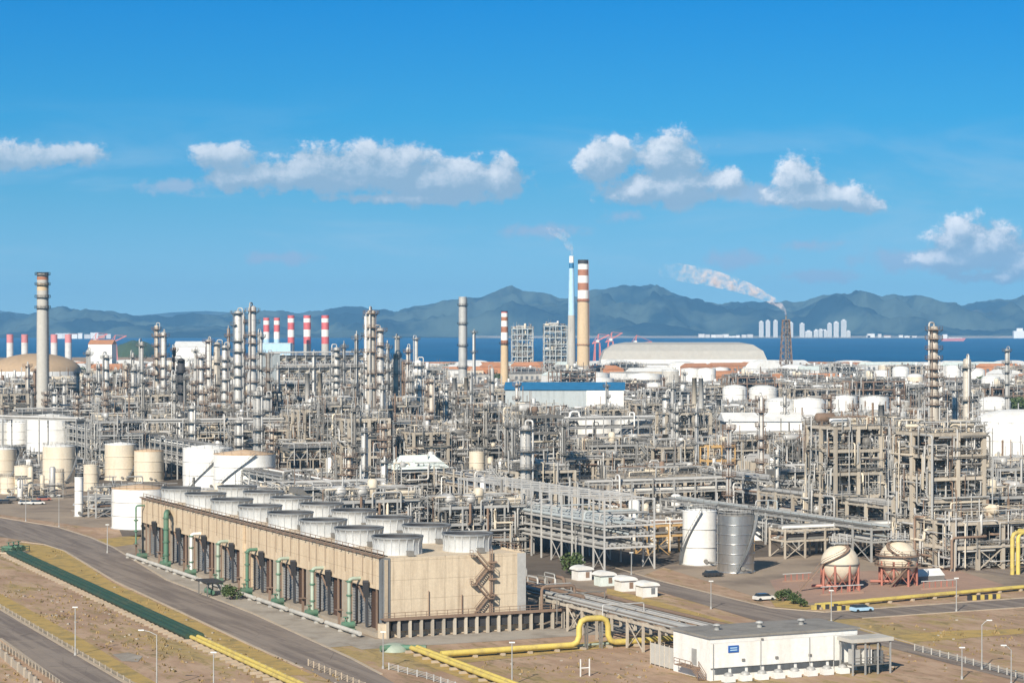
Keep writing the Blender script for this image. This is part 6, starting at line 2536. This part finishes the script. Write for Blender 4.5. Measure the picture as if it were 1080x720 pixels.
# ================================================================ ACROSS THE BAY
def ordinal(n):
    one = ['first', 'second', 'third', 'fourth', 'fifth', 'sixth', 'seventh', 'eighth', 'ninth', 'tenth', 'eleventh', 'twelfth', 'thirteenth', 'fourteenth', 'fifteenth', 'sixteenth',
           'seventeenth', 'eighteenth', 'nineteenth', 'twentieth']
    if n <= 20:
        return one[n - 1]
    tens = {2: 'twenty', 3: 'thirty', 4: 'forty', 5: 'fifty', 6: 'sixty'}[n // 10]
    return tens + ('-' + one[n % 10 - 1] if n % 10 else 'th')


rnd = random.Random(77)
towers = [(803, 339, 4.5), (810, 338, 4.5), (818, 338, 4.5), (834, 340, 5), (846, 341, 5), (853, 349, 7), (861, 348, 5), (866, 347.5, 6), (875, 341, 4.5), (882, 339.5, 5), (890, 337.5, 5.5), (895, 349, 4), (870, 348, 5)]
for k, (px, yt, w) in enumerate(sorted(towers)):
    D = 12150.0
    hh = hz(yt, D)
    ww = w / F * D
    p = atY(px, D)
    ords = ('first', 'second', 'third', 'fourth', 'fifth', 'sixth', 'seventh', 'eighth', 'ninth', 'tenth', 'eleventh', 'twelfth', 'thirteenth')
    t = thing('apartment_tower', '%s pale apartment tower across the bay, %s counting from the left' % ('tall' if hh > 65 else 'low', ords[k]), 'apartment tower', (p.x, D, -1), 0, 'apartment towers across the bay')
    MB().bx(-ww / 2, ww / 2, 0, 18, 0, hh).build('wall', 'tower', t)
    MB().bx(-ww / 4, ww / 4, 4, 14, hh, hh + 5).build('roof_house', 'rwhite', t)
    mb = MB()
    for q in range(int(hh / 6)):
        mb.bx(-ww / 2 + 2, ww / 2 - 2, -0.5, -0.05, 3 + q * 6, 5.4 + q * 6)
    mb.build('window_band', 'bwall', t)
k = 0
lowords = []
for k in range(26):
    px = (740 + k * 6.4) if k < 9 else rnd.uniform(905, 1000) if k < 18 else (62 + (k - 18) * 7.5)
    lowords.append(px)
lowords.sort()
for k, px in enumerate(lowords):
    D = 12100.0 if px > 400 else 11300
    p = atY(px, D)
    ww, hh = rnd.uniform(18, 42), rnd.uniform(8, 22) if px > 400 else rnd.uniform(16, 34)
    t = thing('shore_building', 'low pale building on the far shore, %s counting from the left' % ordinal(k + 1), 'building', (p.x, D, -1), 0, 'low buildings on the far shore')
    MB().bx(-ww / 2, ww / 2, 0, 20, 0, hh).build('wall', rnd.choice(('tower', 'rwhite', 'orange' if px < 400 else 'tower')), t)
    MB().bx(-ww / 2 - 1, ww / 2 + 1, -1, 21, hh, hh + 2).build('roof', rnd.choice(('tower', 'orange', 'rwhite')), t)
p = atY(1075, 11800)
t = thing('terminal_building', 'large white building on the far shore at the right edge', 'building', (p.x, 11800, -1), 0)
MB().bx(-28, 40, 0, 30, 0, 38).build('wall', 'white', t)
MB().bx(-10, 20, 5, 25, 38, 52).build('upper_block', 'white', t)
# far beach line under the mountains
mb = MB()
for k in range(60):
    px = 500 + k * 12
    x0, x1 = (px - 540) / F * 11990, (px + 12.2 - 540) / F * 11990
    mb.add([(x0, 11990, -1.5), (x1, 11990, -1.5), (x1, 12350, 9), (x0, 12350, 9)], [(0, 1, 2, 3)])
tag(mb.build('far_beach', mat('pale_shore', (0.42, 0.38, 0.32, 1), 0.9, dirt=(0.1, 0.13, 0.08, 1), scale=0.01, dirt_amt=0.9)), kind='structure')

# ship on the bay
p = atY(1005, 9300)
t = thing('cargo_ship', 'cargo ship with red hull and white bridge on the bay', 'ship', (p.x, 9300, -2), R(8))
mb = MB()
L, B, Hh = 95, 15, 11
prof = [(-L / 2, 1), (-L / 2 - 3, Hh), (L / 2 + 6, Hh + 3), (L / 2 - 4, 1)]
vs = [(x, y * (0.75 if i in (0, 3) else 1), z) for y in (-B / 2, B / 2) for i, (x, z) in enumerate(prof)]
mb.add(vs, [(0, 1, 2, 3), (7, 6, 5, 4)] + [(i, 4 + i, 4 + (i + 1) % 4, (i + 1) % 4) for i in range(4)])
mb.build('hull', 'pink', t)
MB().bx(-L / 2 + 4, -L / 2 + 22, -6, 6, Hh, Hh + 18).build('bridge', 'rwhite', t)
for k in range(4):
    MB().bx(-L / 2 + 28 + k * 15, -L / 2 + 40 + k * 15, -5.5, 5.5, Hh + 0.5, Hh + 4).build('hatch', 'rwhite', t)
MB().bx(L / 2 + 14, L / 2 + 50, -5, 5, 1, 9).build('deck_cargo', 'white', t) if False else None

# ================================================================ FAR ZONE AND FILL
RELATION = []


def near_phrase(p, top, used_kind):
    x, y = pix((p[0], p[1], top))
    best = None
    for ph, (lx, ly) in LAND:
        d = math.hypot((x - lx), (y - ly) * 1.6)
        if best is None or d < best[0]:
            best = (d, ph, lx, ly)
    d, ph, lx, ly = best
    dx, dy = x - lx, y - ly
    if abs(dx) > abs(dy) * 1.3:
        rel = 'right of' if dx > 0 else 'left of'
    else:
        rel = 'before' if dy > 0 else 'beyond'
    return rel, ph, x


PENDING = []


def later(o, look, kind, p, top):
    rel, ph, x = near_phrase(p, top, kind)
    PENDING.append((look, kind, rel, ph, x, o))


ORD = ['first', 'second', 'third', 'fourth', 'fifth', 'sixth', 'seventh', 'eighth', 'ninth', 'tenth', 'eleventh', 'twelfth', 'thirteenth', 'fourteenth', 'fifteenth', 'sixteenth', 'seventeenth', 'eighteenth', 'nineteenth', 'twentieth']


def finish_labels():
    groups = {}
    for e in PENDING:
        groups.setdefault(e[:4], []).append(e)
    for (look, kind, rel, ph), es in groups.items():
        es.sort(key=lambda e: e[4])
        n = len(es)
        for i, e in enumerate(es):
            if n == 1:
                s = f'{look} {kind} {rel} {ph}'
            else:
                if i == 0:
                    w = 'leftmost'
                elif i == n - 1:
                    w = 'rightmost'
                else:
                    w = ordinal(i + 1) + ' from left'
                s = f'{look} {kind} {rel} {ph}, {w} such one'
            e[5]['label'] = s


def ytop_limit(px):
    T = [(-200, 395), (0, 395), (60, 402), (120, 398), (200, 384), (240, 372), (280, 378), (300, 368), (380, 366), (400, 374), (440, 388), (470, 404), (530, 412), (600, 428), (680, 415),
         (740, 402), (800, 396), (870, 398), (930, 402), (1080, 404), (1300, 404)]
    for (a, ya), (b, yb) in zip(T[:-1], T[1:]):
        if a <= px <= b:
            return ya + (yb - ya) * (px - a) / (b - a)
    return 410


protos = []
random.seed(9)
specs = [
    ('grey four-level', dict(nx=3, ny=2, nl=4, bay=6, lh=4.8, postmat='galv', pw=0.4, seed=1, dens=1.5)),
    ('beige three-level', dict(nx=3, ny=2, nl=3, bay=6.5, lh=5.6, postmat='post', pw=0.8, seed=2, dens=1.6)),
    ('beige two-level', dict(nx=4, ny=2, nl=2, bay=6, lh=6.2, postmat='post', pw=0.9, seed=3, dens=1.8)),
    ('dark grey five-level', dict(nx=2, ny=2, nl=5, bay=6, lh=4.5, postmat='steel', pw=0.45, seed=4, dens=1.5)),
    ('pale grey three-level', dict(nx=4, ny=2, nl=3, bay=5.5, lh=4.6, postmat='galv', pw=0.35, seed=5, dens=1.7)),
    ('pinkish concrete four-level', dict(nx=2, ny=2, nl=4, bay=7, lh=5.4, postmat='post', pw=0.9, seed=6, dens=1.6)),
]
heights = [19.5, 17, 12.5, 23, 14, 22]
near = []
for lk, kw in specs:
    near.append((lk, process_frame(lk, **kw)))
skids = [('upright vessel', vessel_group('x', 0, 1)), ('beige drum', vessel_group('x', 1, 2)), ('stacked exchanger', vessel_group('x', 2, 3)), ('mixed upright vessel', vessel_group('x', 0, 4))]
furn = [('twin-stack', furnace('x', 1, 2)), ('single-stack', furnace('x', 2, 1))]
acl = air_cooler('x', 5, 10, 3, True)
far_specs = [
    ('grey', dict(nx=4, ny=3, nl=4, bay=8, lh=5.5, postmat='galv', pw=0.7, seed=11, lite=True, dens=1.3)),
    ('beige', dict(nx=5, ny=3, nl=3, bay=8, lh=6, postmat='post', pw=1.0, seed=12, lite=True, dens=1.3)),
    ('brownish', dict(nx=4, ny=3, nl=4, bay=8, lh=5, postmat='rust', pw=0.7, seed=13, lite=True, dens=1.3)),
    ('pale', dict(nx=5, ny=2, nl=2, bay=9, lh=6, postmat='post', pw=0.9, seed=14, lite=True, dens=1.6)),
]
farp = [(lk, process_frame(lk, name='distant_process_structure', group='distant process structures', **kw)) for lk, kw in far_specs]
for _, pr in near + farp:
    pr['category'] = 'process structure'

rnd = random.Random(2024)
# --- near field: grid cells in plan
cnt = dict(frame=0, skid=0, furnace=0, cooler=0, far=0)


def in_plant(p):
    x, y = pix(p)
    if p[1] < 545 or p[1] > 3300:
        return False
    if x < -25 or x > 1105:
        return False
    # left yard edge and right boundary
    if x < 150 and y > 522:
        return False
    a, b = to_pl(p)
    if a < 46 and b < 170:
        return False
    # stay above the boundary line at the lower right
    yl = 600 if x < 860 else 600 - (x - 860) * 0.02
    if x > 620 and y > min(yl, 596 - max(0, (700 - x)) * 0.05):
        return False
    return True


CW, CD = 25.0, 21.0
for ib in range(0, 76):
    for ia in range(-34, 66):
        a = ia * CW + rnd.uniform(-2, 2)
        b = 6 + ib * CD + rnd.uniform(-2, 2)
        p = pl(a, b)
        if p.y > 1150 or not in_plant(p):
            continue
        if ib % 5 == 4 and rnd.random() < 0.5:
            continue
        if not free(a - 9.5, a + 9.5, b - 7, b + 7):
            if free(a - 6, a + 6, b - 5, b + 5) and rnd.random() < 0.7 and not hides(p, 8, 6):
                lk, pr = rnd.choice(skids)
                o = place(pr, p, RZ + rnd.choice((0, pi)), 'x', (0.55, 0.65, rnd.uniform(0.8, 1.1)))
                later(o, lk, 'skid', p, 3)
                cnt['skid'] += 1
            continue
        x, y = pix(p)
        yl = ytop_limit(x)
        hmax = H - (yl - HY) / F * p.y
        u = rnd.random()
        near_row = p.y < 640
        if hides(p, 13):
            if not hides(p, 5) and free(a - 10, a + 10, b - 7, b + 7):
                lk, pr = rnd.choice(skids)
                o = place(pr, p, RZ, 'x', (1, 1, 0.55))
                later(o, 'low ' + lk, 'skid', p, 3)
                cnt['skid'] += 1
            continue
        while hmax > 14 and hides(p, hmax):
            hmax -= 2
        if u < 0.60:
            k = rnd.randrange(len(near))
            if near_row and rnd.random() < 0.6:
                k = rnd.choice((2, 4, 1))
            lk, pr = near[k]
            sz = rnd.uniform(0.85, 1.2)
            if heights[k] * sz > hmax:
                sz = max(0.5, hmax / heights[k])
            o = place(pr, p, RZ + rnd.choice((0, pi)), 'x', (rnd.uniform(0.9, 1.08), rnd.uniform(0.9, 1.1), sz))
            later(o, lk, 'structure', p, heights[k] * sz * 0.6)
            cnt['frame'] += 1
        elif u < 0.84:
            lk, pr = rnd.choice(skids)
            o = place(pr, p, RZ + rnd.choice((0, pi)), 'x', (1, 1, rnd.uniform(0.8, 1.25)))
            later(o, lk, 'skid', p, 5)
            cnt['skid'] += 1
        elif u < 0.90 and not near_row and 300 < x < 1080:
            lk, pr = rnd.choice(furn)
            sz = min(1.0, hmax / 30)
            o = place(pr, p, RZ + rnd.choice((0, pi / 2)), 'x', (1, 1, max(0.5, sz)))
            later(o, lk, 'furnace', p, 15)
            cnt['furnace'] += 1
        else:
            o = place(acl, p, RZ, 'x', (0.8, 1.1, rnd.uniform(0.9, 1.15)))
            later(o, 'short', 'air cooler', p, 14)
            cnt['cooler'] += 1

# --- slim columns among the units
slim = [('pale slim', column_tower('x', 0, 0, 1.9, 30, 'alum', 4, 501, occ=False)), ('rust-ringed slim', column_tower('x', 0, 0, 1.6, 28, 'lagging', 5, 502, platmat='rust', occ=False)),
        ('grey slim', column_tower('x', 0, 0, 1.3, 32, 'galv', 5, 503, occ=False)), ('thick pale', column_tower('x', 0, 0, 3.0, 27, 'alum', 4, 504, occ=False)), ('dark thin', column_tower('x', 0, 0, 1.0, 30, 'steel', 4, 505, occ=False))]
hs = (30, 28, 32, 27, 30)
for q in range(520):
    Y = rnd.uniform(600, 1250)
    x = rnd.uniform(-10, 1090)
    p = atY(x, Y)
    if not in_plant(p):
        continue
    yt = ytop_limit(x) - rnd.uniform(-14, 12)
    h = hz(yt, Y)
    if h < 14:
        continue
    h = min(h, rnd.uniform(18, 40))
    a, b = to_pl(p)
    if hides(p, h, 3) or not free(a - 2.5, a + 2.5, b - 2.5, b + 2.5):
        continue
    if cnt.get('slim', 0) >= 120:
        break
    k = rnd.randrange(5)
    o = place(slim[k][1], p, rnd.uniform(-0.5, 0.5), 'x', (1, 1, h / hs[k]), 'slim columns among the process units')
    later(o, slim[k][0], 'column', p, h * 0.8)
    occ_pt(p, 3)
    cnt['slim'] = cnt.get('slim', 0) + 1
# --- middle distance
for ib in range(0, 80):
    for ia in range(-40, 80):
        a = ia * 43 + rnd.uniform(-4, 4)
        b = ib * 46 + rnd.uniform(-5, 5)
        p = pl(a, b)
        if p.y <= 1165 or p.y > 2150 or not in_plant(p):
            continue
        if not free(a - 18, a + 18, b - 13, b + 13):
            continue
        x, y = pix(p)
        hmax = H - (ytop_limit(x) - HY) / F * p.y
        if hides(p, 8, 20):
            continue
        while hmax > 8 and hides(p, hmax, 20):
            hmax -= 1.5
        k = rnd.randrange(4)
        hh = (22, 18, 20, 12)[k]
        lk, pr = farp[k]
        dens = 0.85 if x < 560 else 0.55
        if rnd.random() > dens:
            continue
        sz = min(rnd.uniform(0.7, 1.25), max(0.35, hmax / hh))
        o = place(pr, p, RZ + rnd.choice((0, pi)), 'x', (1, 1, sz))
        later(o, lk, 'distant structure', p, hh * sz * 0.6)
        cnt['far'] += 1

# --- far strip: halls, tanks, trees
hall_specs = [('brick orange', 'orange', 'orange', 'gable'), ('white', 'rwhite', 'rwhite', 'gable'), ('orange-roofed', 'cream', 'orange', 'gable'), ('grey', 'gconc', 'roofgrey', 'flat'), ('green-roofed', 'rwhite', 'teal', 'gable'),
              ('long pale', 'rwhite', 'gconc', 'flat'), ('cream', 'cream', 'rwhite', 'gable'), ('white-domed', 'white', 'rwhite', 'vault')]
halls = []
for lk, wl, rf, stl in hall_specs:
    t = building(lk, (0, 0), 34, 20, 9, wl, rf, name='distant_hall', cat='hall', group='distant halls near the shore', style=stl, windows=6, winmat='louvre')
    halls.append((lk, t))
ftanks = []
for lk, b, stl, r_ in (('white domed', 'white', 'dome', 14), ('white flat', 'rwhite', 'cone', 17), ('cream', 'cream', 'cone', 11)):
    t = tank(lk, (0, 0), r_, 13, body=b, style=stl, stair=False, group='distant tanks near the shore', rings=1, occ=False, name='distant_tank', seg=20)
    ftanks.append((lk, t))
trees = [tree('x', (0, 0), 11, 7, 5 + k) for k in range(3)]
for ib in range(0, 60):
    for ia in range(-30, 60):
        Y = 1900 + ib * 62 + rnd.uniform(-14, 14)
        X = ia * 62 + rnd.uniform(-16, 16)
        p = Vector((X, Y, 0))
        x, y = pix(p)
        if Y > 3560 or x < -20 or x > 1100:
            continue
        a, b = to_pl(p)
        if not free(a - 12, a + 12, b - 12, b + 12):
            continue
        if (Y < 2150 and x < 600) or hides(p, 9, 20):
            continue
        u = rnd.random()
        cap = H - 36.5 / F * Y
        if cap < 4:
            continue
        if u < 0.50:
            lk, pr = rnd.choice(halls)
            o = place(pr, p, RZ + rnd.choice((0, 0, pi / 2)), 'x', (rnd.uniform(0.7, 1.5), rnd.uniform(0.8, 1.3), min(rnd.uniform(0.8, 1.6), cap / 12.5)))
            later(o, lk, 'hall', p, 8)
        elif u < 0.64 and x > 600:
            lk, pr = rnd.choice(ftanks)
            s_ = rnd.uniform(0.8, 1.3)
            o = place(pr, p, 0, 'x', (s_, s_, min(rnd.uniform(0.8, 1.2), cap / 17)))
            later(o, lk, 'distant tank', p, 8)
        elif u < 0.74:
            o = place(rnd.choice(trees), p, rnd.uniform(0, 6), 'x', (1.3, 1.3, min(1, cap / 12)))
            later(o, 'dark green', 'tree', p, 6)
        elif u < 0.92:
            k = rnd.randrange(4)
            lk, pr = farp[k]
            o = place(pr, p, RZ, 'x', (1, 1, min(rnd.uniform(0.6, 1.0), cap / 25)))
            later(o, lk, 'distant structure', p, 10)
# a few named trees seen on the right
for k, (px, py, lb) in enumerate([(1003, 440, 'dark green tree beside the tallest right-hand column'), (995, 441, 'dark green tree left of the one beside the tallest right-hand column'), (1071, 442, 'dark green tree above the very large tank'),
                                  (471, 398, 'green tree below the power station hall')]):
    q = at(px, py)
    tree(lb, (q.x, q.y), 13, 8, 70 + k)
for _, pr in slim + near + farp + skids + furn + halls + ftanks + [('', acl)] + [('', t_) for t_ in trees]:
    if pr.name not in USED:
        for ch in list(pr.children_recursive):
            bpy.data.objects.remove(ch)
        bpy.data.objects.remove(pr)
finish_labels()
print('COUNTS', cnt, len(bpy.data.objects))

# ================================================================ SMOKE AND HAZE
def plume(name, label, pts, rads, dens, col, seed):
    o0 = Vector(pts[0])
    mb = MB()
    P = [Vector(p) - o0 for p in pts]
    n = 12
    vs, fs = [], []
    for i, (p, r) in enumerate(zip(P, rads)):
        d = (P[min(i + 1, len(P) - 1)] - P[max(0, i - 1)]).normalized()
        a = d.cross(Vector((0, 1, 0))).normalized()
        b = a.cross(d)
        for k in range(n):
            t_ = 2 * pi * k / n
            vs.append(tuple(p + a * r * cos(t_) + b * r * sin(t_)))
    for i in range(len(P) - 1):
        for k in range(n):
            k2 = (k + 1) % n
            fs.append((i * n + k, i * n + k2, (i + 1) * n + k2, (i + 1) * n + k))
    fs.append(tuple(range(n))[::-1])
    fs.append(tuple(range((len(P) - 1) * n, len(P) * n)))
    mb.add(vs, fs)
    m = bpy.data.materials.new(name)
    m.use_nodes = True
    nt = m.node_tree
    for nd in list(nt.nodes):
        nt.nodes.remove(nd)
    g = NT(nt)
    out = g.n('ShaderNodeOutputMaterial')
    pv = g.n('ShaderNodeVolumePrincipled')
    pv.inputs['Color'].default_value = col
    pv.inputs['Anisotropy'].default_value = -0.1
    tc = g.n('ShaderNodeTexCoord').outputs['Object']
    nn = g.noise(tc, 0.11, 6, 0.66, 0.8, w=seed)
    sx = g.n('ShaderNodeSeparateXYZ')
    g.put(sx.inputs[0], tc)
    Lx = abs(P[-1].x) or 1
    fade = g.ramp(g.m('ABSOLUTE', sx.outputs[0]), Lx * 0.25, Lx * 1.0, 1.0, 0.04)
    dd = g.m('MULTIPLY', g.m('MULTIPLY', g.ramp(nn, 0.46, 0.68), fade), dens)
    g.put(pv.inputs['Density'], dd)
    nt.links.new(pv.outputs[0], out.inputs['Volume'])
    m.cycles.volume_step_rate = 2.0
    ob = mb.build(name, m)
    import bmesh
    bm_ = bmesh.new()
    bm_.from_mesh(ob.data)
    bmesh.ops.recalc_face_normals(bm_, faces=bm_.faces)
    bm_.to_mesh(ob.data)
    bm_.free()
    ob.location = o0
    tag(ob, label, 'smoke', None, 'stuff')


x, y, h = PLUME2
pp = [(829, 332), (827, 327), (823, 321.5), (815, 317), (803, 311), (790, 305), (775, 300), (757, 295), (740, 291), (715, 287), (695, 285)]
plume('steam_plume', 'pinkish white steam curling left from the flare tower', [tuple(atY(a, y, hz(b, y))) for a, b in pp], [0.8, 2.0, 3.2, 4.4, 5.4, 6.6, 8, 9, 10, 10, 7], 0.42, (1.0, 0.92, 0.92, 1), 1.0)
x, y, h = PLUME1
pp = [(602.7, 269), (602, 264), (600, 258), (597, 252), (592, 247), (584, 244), (570, 242)]
plume('smoke_plume', 'thin grey smoke rising from the slender white chimney', [tuple(atY(a, y, hz(b, y))) for a, b in pp], [1.5, 3, 5, 6, 6, 5, 3], 0.2, (0.85, 0.85, 0.9, 1), 2.0)

mb = MB().bx(-10500, 10500, -900, 22600, -7, 460)
m = bpy.data.materials.new('haze_air')
m.use_nodes = True
nt = m.node_tree
for nd in list(nt.nodes):
    nt.nodes.remove(nd)
out = nt.nodes.new('ShaderNodeOutputMaterial')
pv = nt.nodes.new('ShaderNodeVolumePrincipled')
pv.inputs['Color'].default_value = (0.28, 0.63, 1.0, 1)
pv.inputs['Density'].default_value = 4.9e-5
pv.inputs['Anisotropy'].default_value = 0.0
nt.links.new(pv.outputs[0], out.inputs['Volume'])
hb = mb.build('haze', m)
tag(hb, 'pale blue haze over the bay and the mountains', None, None, 'stuff')
